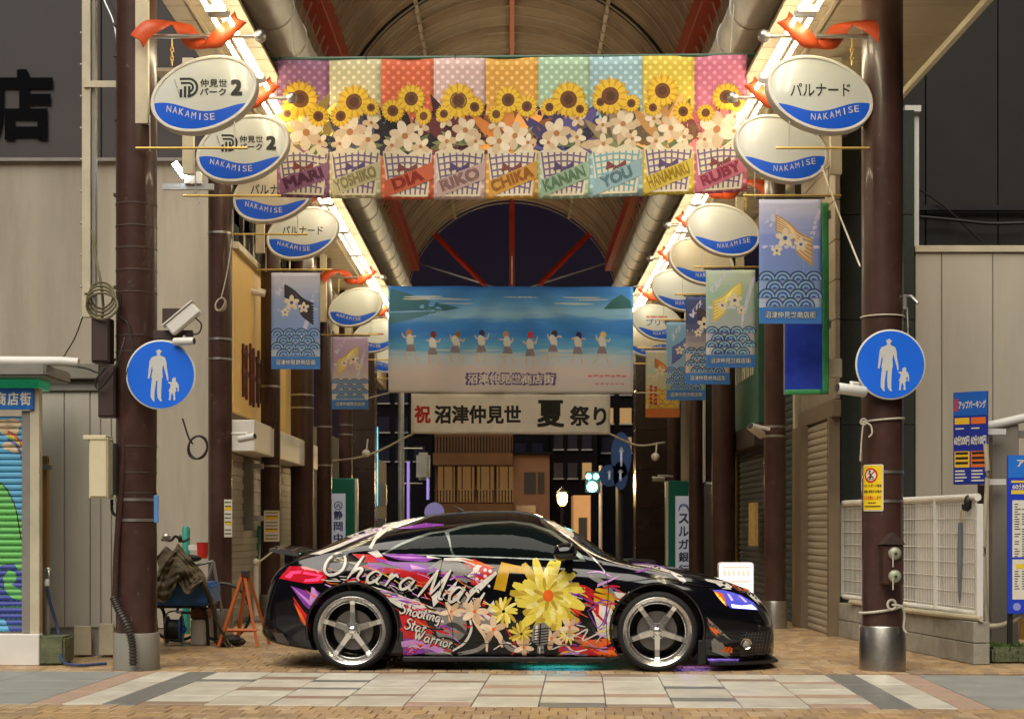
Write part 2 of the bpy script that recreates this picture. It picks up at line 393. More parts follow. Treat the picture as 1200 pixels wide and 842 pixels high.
# ================================================================ arcade roof
ar = thing('arcade_roof', (0, 16, 0), 'long vaulted arcade roof with red girders, pale ribs and silver side ducts', 'roof')
VR, VC = 2.95, 7.1
D0, D1 = 16.0, 41.6
def arc(r, a0, a1, n): return [(r*math.cos(R(a0+(a1-a0)*k/n)), VC+r*math.sin(R(a0+(a1-a0)*k/n))) for k in range(n+1)]
d = D0; first = None
while d < D1-.1:
    d2 = min(d+1.6, D1); v, f = [], []
    for rr in (VR, VR+.03):
        for y in (d+.012, d2-.012): v += [(x, y, z) for x, z in arc(rr, 24, 156, 40)]
    for k in range(40): f += [(k, k+1, 41+k+1, 41+k), (82+k, 123+k, 123+k+1, 82+k+1), (k, 82+k, 82+k+1, k+1), (41+k, 41+k+1, 123+k+1, 123+k)]
    if first is None:
        first = mesh_obj('vault_sheet', v, f, M_vault, ar, True); f0 = d
    else:
        o = first.copy(); COL.objects.link(o); o.location.y += d-f0
    d += 1.6
rib = None; d = 16.2
while d < D1:
    if rib is None:
        rib = MB().tube([(x, d, z) for x, z in arc(VR-.11, 8, 172, 34)], .013, 5).build('rib', M_rib, ar, True); r0 = d
    else:
        o = rib.copy(); COL.objects.link(o); o.location.y += d-r0
    d += .46
for d in (24.7, 33.2):
    MB().tube([(x, d, z) for x, z in arc(VR-.03, 20, 160, 40)], .055, 6).build('expansion_joint', mat('dark_joint', (.03,.025,.02), .7), ar, True)
for s in (-1, 1):
    MB().box((s*2.50, D0, 8.12), (s*2.90, D1, 8.50), bev=.01).build('red_girder', M_red, ar)
    for a in (58, 74): 
        x, z = (VR-.06)*math.cos(R(a)), VC+(VR-.06)*math.sin(R(a))
        if a == 58: MB().box((s*x-.03, D0, z-.03), (s*x+.03, D1, z+.03)).build('purlin', M_rib, ar)
    MB().tube([(s*2.5, y, 6.6) for y in (12.4, D1)], .235, 24).build('duct', M_duct, ar, True)
    hoop = None
    for k in range(28):
        y = 14+k*1.0
        mb = MB().tube([(s*2.5+.242*math.cos(t*math.pi/12), y, 6.6+.242*math.sin(t*math.pi/12)) for t in range(24)], .009, 5, closed=True)
        if hoop is None: hoop = mb.build('duct_seam', M_duct, ar, True); h0 = y
        else:
            o = hoop.copy(); COL.objects.link(o); o.location.y += y-h0
    pn = None
    for k in range(16):
        y = 12.4+k*1.83
        if pn is None: pn = MB().box((s*2.76, y, 5.70), (s*2.80, y+1.81, 8.14), bev=.004).build('fascia_panel', M_soffit, ar); p0 = y
        else:
            o = pn.copy(); COL.objects.link(o); o.location.y += y-p0
    bd = None; y = 11.9; x1 = 3.55
    while y < D1:
        wide = 4.06 if (s > 0 and y < 17.0) else (3.02 if y < 15.2 else 3.56)
        if bd is None or wide != bdw: bd = MB().box((s*2.36, y, 5.74), (s*wide, y+.37, 5.78), bev=.004).build('soffit_board', M_soffit, ar); b0 = y; bdw = wide
        else:
            o = bd.copy(); COL.objects.link(o); o.location.y += y-b0
        y += .385
MB().box((4.04, 12.3, 5.68), (4.10, 17.1, 5.88), bev=.006).build('eave_gutter', M_cream, ar)
MB().box((-.04, D0, VC+VR-.16), (.04, D1, VC+VR-.06)).build('ridge_bar', M_red, ar)
# truss at the far mouth
d = 41.4; sc = 1807/d
MB().box((-.07, d-.05, 7.5), (.07, d+.05, 10.0)).build('truss_post', M_red, ar)
for s in (-1, 1):
    a, b = Vector((s*2.25, d, 9.25)), Vector((s*.72, d, 7.7))
    MB().tube([a, b], .075, 4).build('truss_brace', M_red, ar)
    MB().tube([(s*2.85, d, 8.4), (0, d, 7.5)], .02, 5).build('tie_rod', M_galv, ar)
MB().tube([(x, d, z) for x, z in arc(VR+.02, 5, 175, 48)], .09, 6).build('mouth_hoop', M_vault, ar, True)

# fluorescent lamps in two rows
def lamp_fixture():
    root = thing('fluorescent_lamp', (0,0,0), 'x', 'lamp', 'fluorescent lamps in two rows under the arcade eaves')
    MB().box((-.022, 0, .03), (.022, 1.80, .075), bev=.006).build('housing', M_cream, root)
    for sx in (-.062, .062):
        t = MB().tube([(sx, .06, 0), (sx, 1.74, 0)], .018, 10).build('tube', M_tube, root, True)
        for y in (.035, 1.765): MB().box((min(sx,0)-.022, y-.02, -.022), (max(sx,0)+.022, y+.02, .028)).build('socket', M_white, root)
    return root
lf = lamp_fixture()
k = 0
for s, side in ((-1, 'the yellow shop side'), (1, 'the blue tarpaulin side')):
    y = 10.74
    while y < 40:
        o = lf if k == 0 else copy_tree(lf); k += 1
        o.location = (s*2.40, y, 5.40); o['label'] = 'lit twin tube fluorescent lamp above the oval signs on '+side; y += 1.86

# ================================================================ columns
def column(px, D, r, label, base=True, top=None, bands=(), chips=False, basez=.42, plates=True, bmat=None):
    top = top or (6.6 if D < 14 else 5.73); x = XX(px, D); rt = thing('arcade_column', (x, D, 0), label, 'column', 'brown arcade columns')
    zb = basez if base else 0
    MB().lathe([(r, zb), (r, top)], Matrix.Translation((x, D, 0)), 32).build('shaft', M_brown, rt, True)
    if base: MB().lathe([(r*1.13, 0), (r*1.13, zb-.01), (r*1.10, zb), (r*.98, zb)], Matrix.Translation((x, D, 0)), 36).build('base_sleeve', bmat or M_steel, rt, True)
    for z in bands: MB().lathe([(r+.002, z-.012), (r+.006, z-.012), (r+.006, z+.012), (r+.002, z+.012)], Matrix.Translation((x, D, 0)), 32, False).build('strap', M_steelband, rt, True)
    return rt
z13 = lambda y: ZZ(y, 13)
cl1 = column(160, 13.15, .172, 'thick brown column carrying the cream meter box and cable conduits', bands=[z13(y) for y in (585, 609)], basez=.31, bmat=mat('dull_zinc', (.30,.285,.24), .6, .2, var=.15, bump=.1, dirt=.4, dirtcol=(.17,.15,.12), streak=True))
M_seam = mat('brown_seam_band', (.075,.052,.044), .5, var=.2, chips=.5, chipcol=(.3,.27,.24))
for y in (237, 263, 289, 315, 341, 392, 411, 522, 553, 577):
    MB().lathe([(.173, z13(y)-.006), (.1755, z13(y)-.006), (.1755, z13(y)+.006), (.173, z13(y)+.006)], Matrix.Translation((XX(160,13.15), 13.15, 0)), 32, False).build('seam', M_seam, cl1, True)
column(258, 16.7, .128, 'slim brown column behind the khaki covered bicycle with a rope coil', bands=[ZZ(y,16.7) for y in (274,398,421)], basez=.33)
column(317, 20.2, .128, 'slim brown column with a notice plate and the round white camera', bands=[ZZ(y,20.2) for y in (453,546)], basez=.33)
column(354, 23.2, .172, 'thick scuffed brown column behind the car tail', bands=[ZZ(y,23.2) for y in (463,478)])
column(380, 26.0, .128, 'slim brown column where the festival banner rope is tied', bands=[ZZ(y,26) for y in (500,545)])
column(405, 29.6, .128, 'slim brown column beside the green edged bank sign post', bands=[ZZ(y,29.6) for y in (498,509)])
column(430, 33.2, .172, 'thick dark column deep in the arcade on the bank sign side')
cr1 = column(1034, 13.05, .172, 'thick brown column with round steel foot and small gabled bell box', bands=[z13(y) for y in (553, 587)], basez=.375)
column(908, 18.4, .128, 'slim brown column with a steel foot standing before the shutters', bands=[ZZ(y,18.4) for y in (500,511)], basez=.33)
column(848, 22.8, .172, 'thick brown column with peeling rust spots beside the green shop sign')
column(816, 26.0, .128, 'slim brown column beside the teal edged bank sign')
column(790, 29.6, .128, 'slim brown column behind the teal edged bank sign')
column(768, 33.2, .172, 'thick dark column deep in the arcade behind the small spotlight')

# ================================================================ oval hanging signs
def wave_line(x): return -.145+.035*math.sin(x*9.5+.4)-.012
def oval_sign(s, D, label, lines, face=M_signface):
    'lines: list of (text, x, y, w, h, bold, material)'
    X0 = s*3.12; rt = thing('oval_sign', (X0, D, 5.0), label, 'sign', 'oval hanging signs along the arcade')
    y = D
    MB().box((X0-.055, y-.02, 4.60), (X0+.055, y+.04, 6.3 if D < 14 else 5.72), bev=.004).build('hanger_post', M_cream, rt)
    bar = MB().tube([(X0, y-.03, 5.33), (s*2.16, y-.03, 5.33)], .019, 10).build('bracket_bar', M_steelband, rt, True)
    MB().sphere((s*2.12, y-.03, 5.33), .055, 16).build('ball_finial', M_steelband, bar, True)
    # swallow-tailed ribbon wound on the bar: a tail and crest in front, a turn behind, a tail in front again
    def rp(px, py, dy): return (s*(600-px)/139, y-.03+dy, CAMZ+(618-py)/139)
    def strip(lo, up, nm):
        lo, up = cr([rp(*p) for p in lo], 5), cr([rp(*p) for p in up], 5); v = []
        for a_, b_ in zip(lo, up): v += [a_, (a_+b_)/2, b_]
        return v
    n = 0; v = []; f = []
    for lo, up, t0, t1 in (([(171.5,60.5,-.07),(180,49,-.08),(192,40,-.07),(203,31,-.02)], [(156,46,-.07),(164,37,-.08),(174,29,-.07),(186,25.5,-.02)], 1, 0),
                           ([(203,31,-.02),(211,45,.06),(220,56,.04),(230,59.5,.0)], [(186,25.5,-.02),(220,27,.06),(231,37,.05),(243,50,.0)], 0, 0),
                           ([(230,59.5,.0),(246,60.5,-.05),(262,59.5,-.07),(277,46,-.08),(292,31,-.07)], [(243,50,.0),(243,52,-.05),(252,42,-.07),(266,31,-.08),(278,18,-.07)], 0, 1)):
        q = strip(lo, up, ''); k = len(v); m = len(q)//3
        if t0: q[1] = q[1]+(q[4]-q[1])*1.0+(q[7]-q[4])*.5
        if t1: q[-2] = q[-2]+(q[-5]-q[-2])*1.0+(q[-8]-q[-5])*.5
        v += q
        for i_ in range(m-1):
            for e in range(2): a_ = k+i_*3+e; f.append((a_, a_+1, a_+4, a_+3))
    rb = mesh_obj('ribbon', v, f, M_redrib, rt, True); md = rb.modifiers.new('s', 'SOLIDIFY'); md.thickness = .004
    bm = bmesh.new(); bm.from_mesh(rb.data); bmesh.ops.remove_doubles(bm, verts=bm.verts[:], dist=1e-4); bm.to_mesh(rb.data); bm.free()
    # chain
    mb = MB(); z = 5.31
    while z > 5.10:
        k = int(z*200) % 2
        pts = [(s*2.86+(.012*math.cos(a) if k else 0), y-.03+(0 if k else .012*math.cos(a)), z-.022+.025*math.sin(a)) for a in [2*math.pi*q/10 for q in range(10)]]
        mb.tube(pts, .0045, 5, closed=True); z -= .036
    mb.build('chain', M_chain, rt, True)
    mb = MB().tube([(s*2.36, y-.03, 5.33), (s*2.40, y-.03, 5.0)], .006, 6)
    mb.build('hanger_rod', M_steelband, rt, True)
    rod = MB().tube([(s*3.16, y-.05, 4.385), (s*2.22, y-.05, 4.385)], .011, 8).build('stay_rod', M_chain, rt, True)
    MB().tube([(s*2.33, y-.05, 4.36), (s*2.33, y-.05, 4.62)], .006, 6).build('stay_drop', M_steelband, rod)
    MB().tube([(s*3.04, y-.05, 4.36), (s*3.04, y-.05, 4.66)], .006, 6).build('stay_drop', M_steelband, rod)
    # light box
    tilt = s*-R(19); a, b = .462, .305
    Mx = FRONT((s*2.583, y-.03, 4.833)) @ ROT(tilt)
    E = lambda k, da=0: [(p[0], p[1]) for p in ell(0, 0, a+da, b+da, n=56)]
    mb = MB(); out, inn = ell(0,0,a,b,n=56), ell(0,0,a-.032,b-.032,n=56); v = []; f = []
    for z, pts in ((-.07, out), (.045, out), (.055, ell(0,0,a-.008,b-.008,n=56)), (.055, ell(0,0,a-.026,b-.026,n=56)), (.046, inn)): v += [(p[0], p[1], z) for p in pts]
    for i in range(4): f += [(i*56+k, i*56+(k+1) % 56, (i+1)*56+(k+1) % 56, (i+1)*56+k) for k in range(56)]
    f.append(tuple(range(56))[::-1]); mb.add(v, f, Mx)
    box = mb.build('light_box', M_signrim, rt, True)
    a2, b2 = a-.031, b-.031
    cap = MB(); cv = [(0,0,.060)]; cf = []
    for q in range(1, 7):
        for p in ell(0, 0, a2*q/6, b2*q/6, n=56): cv.append((p[0], p[1], .046+.014*(1-(q/6)**2)))
    cf += [(0, 1+k, 1+(k+1) % 56) for k in range(56)]
    for q in range(5): cf += [(1+q*56+k, 1+(q+1)*56+k, 1+(q+1)*56+(k+1) % 56, 1+q*56+(k+1) % 56) for k in range(56)]
    fc = cap.add(cv, cf, Mx).build('face', face, rt, True)
    def mp(x, yy, o): return Mx @ Vector((x, yy, .046+.014*max(0, 1-(x/a2)**2-(yy/b2)**2)+o))
    # the wave and its lettering stand level although the oval leans
    c, q = math.cos(-tilt), math.sin(-tilt)
    lv = lambda x, yy: (x*c-yy*q, x*q+yy*c)      # level frame -> leaning frame
    w = lambda x: -.112-.036*math.cos((x+s*.02)*8.5)
    top = []
    for i in range(61):
        x = -.45+.9*i/60; p = lv(x, w(x))
        if (p[0]/a2)**2+(p[1]/b2)**2 < .985: top.append(p)
    ang = lambda p: math.atan2(p[1]/b2, p[0]/a2)
    a0, a1 = ang(top[-1]), ang(top[0])
    while a1 > a0: a1 -= 2*math.pi
    bot = [(a2*.992*math.cos(a0+(a1-a0)*k/40), b2*.992*math.sin(a0+(a1-a0)*k/40)) for k in range(41)]
    Print(mp, .12).poly(top+bot).build('wave', M_blue, fc, .0025)
    pr = Print(mp, .2)
    xs = [-.29+.052*i for i in range(8)] if s < 0 else [-.06+.052*i for i in range(8)]
    for ch, x in zip('NAKAMISE', xs):
        sl = (w(x+.01)-w(x-.01))/.02; p = lv(x, w(x)-.048); pr.text(ch, p[0], p[1], h=.054, w=.038 if ch != 'I' else .010, rot=-tilt+math.atan(sl)*.6)
    pr.build('lettering', M_paper, fc, .005)
    for (t, x, yy, tw_, th_, bold, m_) in lines:
        p = lv(x, yy); Print(mp, .2).text(t, p[0], p[1], w=tw_, h=th_, bold=bold, rot=-tilt).build('lettering', m_, fc, .003)
    return rt, fc, mp, lv
PARNADO = [('パルナード', .0, .03, .50, .11, .012, M_ink)]
PARK = [('仲見世', .085, .085, .225, .068, .022, M_ink), ('パーク', .08, .012, .22, .062, .022, M_ink), ('2', .275, .05, .095, .135, .05, M_ink)]
def p_logo(fc, mp, lv):
    pr = Print(mp, .2)
    def st(x0, y0, x1, y1): pr.poly([lv(x0,y0), lv(x1,y0), lv(x1,y1), lv(x0,y1)])
    for x in (-.20, -.165, -.13): st(x, -.035, x+.022, .035 if x < -.19 else .06)
    for r0, r1 in ((.028,.046), (.062,.082)):
        a = ell(-.125, .05, r1, r1, n=14, a0=-math.pi/2, a1=math.pi/2); b = ell(-.125, .05, r0, r0, n=14, a0=-math.pi/2, a1=math.pi/2)[::-1]
        pr.poly([lv(*p) for p in a+b])
    st(-.20, .112, -.125, .132); st(-.19, .078, -.125, .096); st(-.135, -.032, -.125, -.012)
    pr.build('logo', M_ink, fc, .003)
    Print(mp, .2).text('NAKAMISE', *lv(-.222, .05), w=.15, h=.012, rot=R(90)).build('lettering', M_ink, fc, .003)
for D, lab in ((13.0, 'oval sign with parking lettering beside the thick column and cream frame post'), (14.86, 'oval sign with parking lettering partly behind its twin, above the floodlight')):
    rt, fc, mp, lv = oval_sign(-1, D, lab, PARK); p_logo(fc, mp, lv)
oval_sign(-1, 16.8, 'yellowed oval sign with dark katakana overlapped by the nine panel banner', PARNADO, M_signface2)
oval_sign(-1, 19.1, 'oval katakana sign hanging above the blue flag with the black fan', PARNADO)
oval_sign(-1, 25.5, 'blank oval sign above the lilac flag next to the seaside banner', [])
oval_sign(-1, 29.3, 'oval sign half hidden behind the left edge of the seaside banner', [('━━━', 0, .03, .3, .03, .0, ink(150,60,40))])
oval_sign(-1, 33, 'small oval sign lowest behind the left edge of the seaside banner', [])
oval_sign(1, 13.0, 'oval katakana sign hanging from the thick column with the bell box', PARNADO)
oval_sign(1, 14.85, 'blank oval sign above the flag that overlaps the blue tarpaulin', [])
oval_sign(1, 18.9, 'large blank oval sign just under the end of the nine panel banner', [])
oval_sign(1, 21.1, 'yellowed blank oval sign behind the large blank one', [], M_signface2)
oval_sign(1, 23.7, 'bluish white blank oval sign behind the yellowed one', [], mat('sign_acrylic_cool', (.66,.72,.76), .22, var=.03))
oval_sign(1, 27.4, 'oval sign reading three blue katakana beside the seaside banner', [('プリモ', 0, .0, .42, .12, .012, ink(30,70,170)), ('━ ━━ ━━━', -.02, .10, .38, .022, .0, ink(190,50,40))])
oval_sign(1, 30.0, 'plain grey oval sign behind the one with blue katakana', [], M_signface2)
oval_sign(1, 33, 'small oval sign with black lettering low beside the seaside banner', [('━━━', 0, .03, .3, .04, .0, M_ink)])
oval_sign(1, 36, 'smallest oval sign lowest beside the seaside banner', [])

# ================================================================ cloth: banners and flags
def cloth_mat(name, col, rough=.75, var=.08, scale=2.5):
    return mat(name, col, rough, var=var, scale=scale, bump=.15, bscale=14)
def dots_mat(name, base, dot, size=.095, rad=.30):
    m = cloth_mat(name, base); N = m.node_tree.nodes; L = m.node_tree.links; b = N['Principled BSDF']
    g = N.new('ShaderNodeNewGeometry'); sp = N.new('ShaderNodeSeparateXYZ'); L.new(g.outputs['Position'], sp.inputs[0])
    def mth(op, a, bb=None):
        n = N.new('ShaderNodeMath'); n.operation = op
        for i, x in enumerate((a, bb)):
            if x is None: continue
            if isinstance(x, (int, float)): n.inputs[i].default_value = x
            else: L.new(x, n.inputs[i])
        return n.outputs[0]
    u = mth('DIVIDE', mth('ADD', sp.outputs[0], sp.outputs[2]), size); v = mth('DIVIDE', mth('SUBTRACT', sp.outputs[0], sp.outputs[2]), size)
    fu = mth('SUBTRACT', mth('FRACT', u), .5); fv = mth('SUBTRACT', mth('FRACT', v), .5)
    dd = mth('SQRT', mth('ADD', mth('MULTIPLY', fu, fu), mth('MULTIPLY', fv, fv))); k = mth('LESS_THAN', dd, rad)
    x = N.new('ShaderNodeMix'); x.data_type = 'RGBA'; L.new(k, x.inputs[0]); x.inputs[7].default_value = (*dot, 1)
    old = b.inputs['Base Color'].links[0].from_socket; L.new(old, x.inputs[6]); L.new(x.outputs[2], b.inputs['Base Color']); return m
def grad_mat(name, z0, z1, stops, noise=.0, rough=.7):
    'printed picture: colours by height'
    m = cloth_mat(name, (.5,.5,.5), rough); N = m.node_tree.nodes; L = m.node_tree.links; b = N['Principled BSDF']
    g = N.new('ShaderNodeNewGeometry'); sp = N.new('ShaderNodeSeparateXYZ'); L.new(g.outputs['Position'], sp.inputs[0])
    mp = N.new('ShaderNodeMapping'); mp.inputs['Scale'].default_value = (.5, 1, 4.0); L.new(g.outputs['Position'], mp.inputs[0])
    n = N.new('ShaderNodeTexNoise'); n.inputs['Scale'].default_value = 3.2; n.inputs['Detail'].default_value = 5; L.new(mp.outputs[0], n.inputs[0])
    r = N.new('ShaderNodeMapRange'); r.inputs[1].default_value = z0; r.inputs[2].default_value = z1; L.new(sp.outputs[2], r.inputs[0])
    ad = N.new('ShaderNodeMath'); ad.operation = 'MULTIPLY_ADD'; L.new(n.outputs[0], ad.inputs[0]); ad.inputs[1].default_value = noise
    sb = N.new('ShaderNodeMath'); sb.operation = 'SUBTRACT'; L.new(r.outputs[0], sb.inputs[0]); sb.inputs[1].default_value = noise*.5; L.new(sb.outputs[0], ad.inputs[2])
    rp = N.new('ShaderNodeValToRGB'); L.new(ad.outputs[0], rp.inputs[0]); e = rp.color_ramp.elements
    while len(e) < len(stops): e.new(.5)
    for q, (p, c) in zip(e, stops): q.position = p; q.color = (*srgb(*c), 1)
    L.new(rp.outputs[0], b.inputs['Base Color']); return m
class Cloth:
    def __init__(s, cx, D, z0, w, h, amp=.02, seed=1, slope=0., sag=0., rad=0.):
        s.rad = rad
        s.cx, s.D, s.z0, s.w, s.h, s.amp = cx, D, z0, w, h, amp; r = random.Random(seed); s.slope = slope; s.sag = sag
        s.k = [(r.uniform(3,9), r.uniform(-2,2), r.uniform(0,6), r.uniform(.4,1)) for _ in range(5)]
    def y(s, u, v): return s.D+(s.rad*math.sin(13*math.atan2(u-s.w/2, s.h*1.25-v))*min(1, math.hypot(u-s.w/2, s.h-v)*1.5)*max(0, 1-math.hypot(u-s.w/2, s.h-v)*.42) if s.rad else 0)+s.amp*sum(a*math.sin(kx*u+kz*v+p) for kx, kz, p, a in s.k)*(.35+.65*(1-v/s.h))
    def __call__(s, u, v, o):
        return Vector((s.cx-s.w/2+u, s.y(u, v)-o, s.z0+v+s.slope*u-s.sag*math.sin(math.pi*u/s.w)*(1-v/s.h)))
    def sheet(s, name, m, parent, u0=0, u1=None, v0=0, v1=None, off=0., nu=30, nv=20):
        u1 = s.w if u1 is None else u1; v1 = s.h if v1 is None else v1
        v = [s(u0+(u1-u0)*i/nu, v0+(v1-v0)*j/nv, off) for j in range(nv+1) for i in range(nu+1)]
        f = [(j*(nu+1)+i, j*(nu+1)+i+1, (j+1)*(nu+1)+i+1, (j+1)*(nu+1)+i) for j in range(nv) for i in range(nu)]
        o = mesh_obj(name, v, f, m, parent, True); md = o.modifiers.new('s', 'SOLIDIFY'); md.thickness = .003; md.offset = 1 if off == 0 else 0
        return o
    def pr(s, L=.12): return Print(s, L)

# ---- nine panel banner
C1 = Cloth(0, 15.6, ZZ(231,15.6), 4.75, 1.38, .024, 3, slope=.012, sag=.05)
b1 = thing('street_banner', (0, 15.6, 4.4), 'wide banner of nine coloured polka dot panels strung across the arcade', 'banner')
pc = [((140,82,128),'MARI'),((206,196,150),'YOSHIKO'),((205,78,44),'DIA'),((205,170,172),'RIKO'),((214,150,48),'CHIKA'),((150,188,160),'KANAN'),((140,182,198),'YOU'),((220,190,52),'HANAMARU'),((206,96,130),'RUBY')]
hairs = [(226,190,90),(70,62,84),(42,36,40),(96,42,46),(214,130,60),(66,58,104),(150,130,100),(190,140,80),(196,96,96)]
pw = 4.75/9
for i, (c, nm) in enumerate(pc):
    c = tuple(int(x_*.80+y_*.20) for x_, y_ in zip(c, (190,178,150)))
    u0 = i*pw; cu = u0+pw/2
    d = dots_mat(f'polka_panel_{i}', srgb(*c), srgb(*[min(255, q+40) for q in c]), .10, .26)
    sh = C1.sheet('panel', d, b1, u0, u0+pw, nu=8, nv=16)
    rr = random.Random(40+i); fl = 1 if i in (1,2,5,8) else -1
    def PR(m, off, nm_='print'): 
        p = C1.pr(.09); return p, m, off
    # a loosely painted sunflower bouquet in checked wrapping stands in for the portrait
    hc_ = hairs[i]; tones = [hc_, tuple(min(255, int(x_*1.25)+12) for x_ in hc_), tuple(int(x_*.65) for x_ in hc_)]
    jj = [rr.uniform(-1,1) for _ in range(20)]
    def leaf(x0, y0, an, ln, wd, m_, of):
        C1.pr(.09).poly([(x0+u_*ln*math.cos(an)-v_*wd*math.sin(an), y0+u_*ln*math.sin(an)+v_*wd*math.cos(an)) for u_, v_ in ((0,0),(.2,.32),(.5,.5),(.8,.3),(1,0),(.8,-.3),(.5,-.5),(.2,-.32))]).build('print_leaf', m_, sh, of)
    bx_, by_ = cu+jj[0]*.03, .47+jj[1]*.04
    for k in range(17):
        an = R(12+156*k/16)+rr.gauss(0,.10); leaf(bx_, by_, an, rr.uniform(.44,.62), rr.uniform(.10,.16), ink(*tones[k % 3], .75), .004+.0001*(k*7 % 17))
    for k in range(6):
        an = R(rr.choice([20,40,140,160,205,335]))+rr.gauss(0,.15); leaf(bx_, by_+.04, an, rr.uniform(.2,.3), .07, ink(96,110,70,.75) if k % 2 else ink(130,136,90,.75), .0058+.0001*k)
    q = C1.pr(.09).poly([(u0+.06,.03),(cu-.25,.48+jj[2]*.03),(cu-.11,.52),(cu,.46+jj[3]*.03),(cu+.12,.53),(cu+.25,.47+jj[4]*.03),(u0+pw-.06,.03)]); q.build('print_wrapping', ink(214,202,172,.75), sh, .0066)
    q = C1.pr(.09); ck = ink(112,92,128,.75) if i != 6 else ink(110,160,170,.75)
    for k in range(8): e_ = (k-3.5)/3.5; q.polys(stroke([(cu+e_*.17, .05), (cu+e_*.20, .24), (cu+e_*.23, .45)], .018, taper=False))
    for k in range(6): q.polys(stroke([(cu-.18-.009*k, .10+k*.060), (cu, .125+k*.060), (cu+.18+.009*k, .10+k*.060)], .017, taper=False))
    q.build('print_checks', ck, sh, .0070)
    for fxx, fyy, rad_, n_ in ((cu-.06*fl+jj[6]*.04, .67+jj[7]*.05, .15+jj[8]*.025, 6), (cu+.13*fl, .57+jj[9]*.05, .105+jj[10]*.02, 5), (cu-.16*fl, .53+jj[11]*.05, .085, 5), (cu+.15*fl+jj[12]*.02, .75+jj[13]*.05, .085, 5)):
        ph = rr.uniform(0, 6)
        for k in range(n_):
            aa = ph+2*math.pi*k/n_; C1.pr(.09).poly(ell(fxx+rad_*.58*math.cos(aa), fyy+rad_*.58*math.sin(aa), rad_*.50, rad_*.32, aa, 16)).build('print_petal', ink(*[(222,202,170),(206,180,146),(230,214,188)][k % 3], .75), sh, .0074+.0002*k)
        C1.pr(.09).poly(ell(fxx, fyy, rad_*.22, n=12)).build('print_flower_heart', ink(176,120,70,.75), sh, .0090)
    for fx, fy, rd_ in ((cu+fl*(.02+jj[14]*.05), .99+jj[15]*.05, .175+jj[16]*.03), (cu-fl*.15, .86+jj[17]*.06, .115+jj[18]*.02), (cu+fl*.16, .88+jj[19]*.06, .095)):
        for lay in (0, 1):
            q = C1.pr(.09)
            for k in range(13):
                a_ = 2*math.pi*(k+.5*lay)/13+.2; w_ = .26; q.poly([(fx+rd_*.35*math.cos(a_-w_), fy+rd_*.35*math.sin(a_-w_)), (fx+rd_*.75*math.cos(a_-w_*.6), fy+rd_*.75*math.sin(a_-w_*.6)), (fx+rd_*(1-.1*lay)*math.cos(a_), fy+rd_*(1-.1*lay)*math.sin(a_)), (fx+rd_*.75*math.cos(a_+w_*.6), fy+rd_*.75*math.sin(a_+w_*.6)), (fx+rd_*.35*math.cos(a_+w_), fy+rd_*.35*math.sin(a_+w_))])
            q.build('print_petals', ink(206,156,34,.75) if lay == 0 else ink(230,190,56,.75), sh, .0094+.0004*lay)
        C1.pr(.09).poly(ell(fx, fy, rd_*.44, n=18)).build('print_flower_heart', ink(110,66,36,.75), sh, .0102); C1.pr(.09).poly(ell(fx, fy, rd_*.24, n=14)).build('print_flower_heart', ink(84,50,28,.75), sh, .0106)
    bw_ = ink(84,66,110,.75) if i % 2 else ink(120,60,60,.75)
    for sg in (-1, 1): C1.pr(.09).poly([(cu,.30),(cu+sg*.09,.36),(cu+sg*.11,.27)]).build('print_bow', bw_, sh, .0104); C1.pr(.09).polys(stroke([(cu,.30),(cu+sg*.05,.22),(cu+sg*.08,.13)], .025)).build('print_bow', bw_, sh, .0100)
    cc = tuple(int(q_*.92) for q_ in c)
    C1.pr(.09).poly([(u0+.03,.015),(u0+pw-.01,.20),(u0+pw-.01,.37),(u0+.03,.18)]).build('print_strip', ink(*cc, .75), sh, .0112)
    wd = min(.42, .085*len(nm)+.05)
    C1.pr(.09).text(nm, cu, .195, w=wd+.02, h=.125, bold=.05, rot=R(20)).build('lettering', ink(*[max(0, q_-75) for q_ in c], .75), sh, .012)
    C1.pr(.09).text(nm, cu, .195, w=wd, h=.115, bold=.0, rot=R(20)).build('lettering', ink(*[min(255, q_+30) for q_ in c], .75), sh, .013)
MB().tube([(-2.55, 15.62, ZZ(69,15.6)), (2.6, 15.62, ZZ(64,15.6))], .022, 8).build('hanging_pole', mat('green_pole', (.02,.09,.045), .4), b1, True)
for u in (0.03, .9, 1.8, 2.4, 3.3, 4.1, 4.72):
    p = C1(u, 1.37, .004); MB().tube([p, p+Vector((0, .02, .055))], .006, 5).build('tie', M_wire, b1)
for s in (-1, 1): MB().tube([(s*2.15, 15.62, ZZ(66,15.6)), (s*2.2, 15.62, 5.9), (s*2.25, 15.63, 6.5)], .006, 5).build('suspension_rope', M_rope, b1)

# ---- seaside banner and the festival strip beneath it
D = 26.0
C2 = Cloth(XX(598.5,D), D, ZZ(460,D), 287/69.5, 125/69.5, .018, 9, slope=-.004, rad=.05)
b2 = thing('street_banner', (0, D, 3.4), 'seaside picture banner with blue water and shop street title', 'banner')
z0, z1 = ZZ(460,D), ZZ(335,D)
sh = C2.sheet('sheet', grad_mat('seaside_print', z0, z1, [(0,(214,212,220)),(.20,(226,218,230)),(.33,(200,222,250)),(.42,(104,188,250)),(.56,(52,136,244)),(.66,(64,146,246)),(.74,(150,206,255)),(.84,(96,172,252)),(1,(48,132,246))], .16), b2, nu=60, nv=30)
w2, h2 = C2.w, C2.h; q = C2.pr(.15)
q.poly([(.02,h2*.98),(.35,h2*.93),(.7,h2*.86),(1.2,h2*.80),(.95,h2*.77),(.4,h2*.77),(.02,h2*.76)]).build('print_headland', ink(58,116,146,.75), sh, .004); q = C2.pr(.15).poly([(w2-.5,h2*.79),(w2-.35,h2*.88),(w2-.2,h2*.93),(w2-.05,h2*.87),(w2-.02,h2*.80)])
q.build('print_headland', ink(62,122,140,.75), sh, .004)
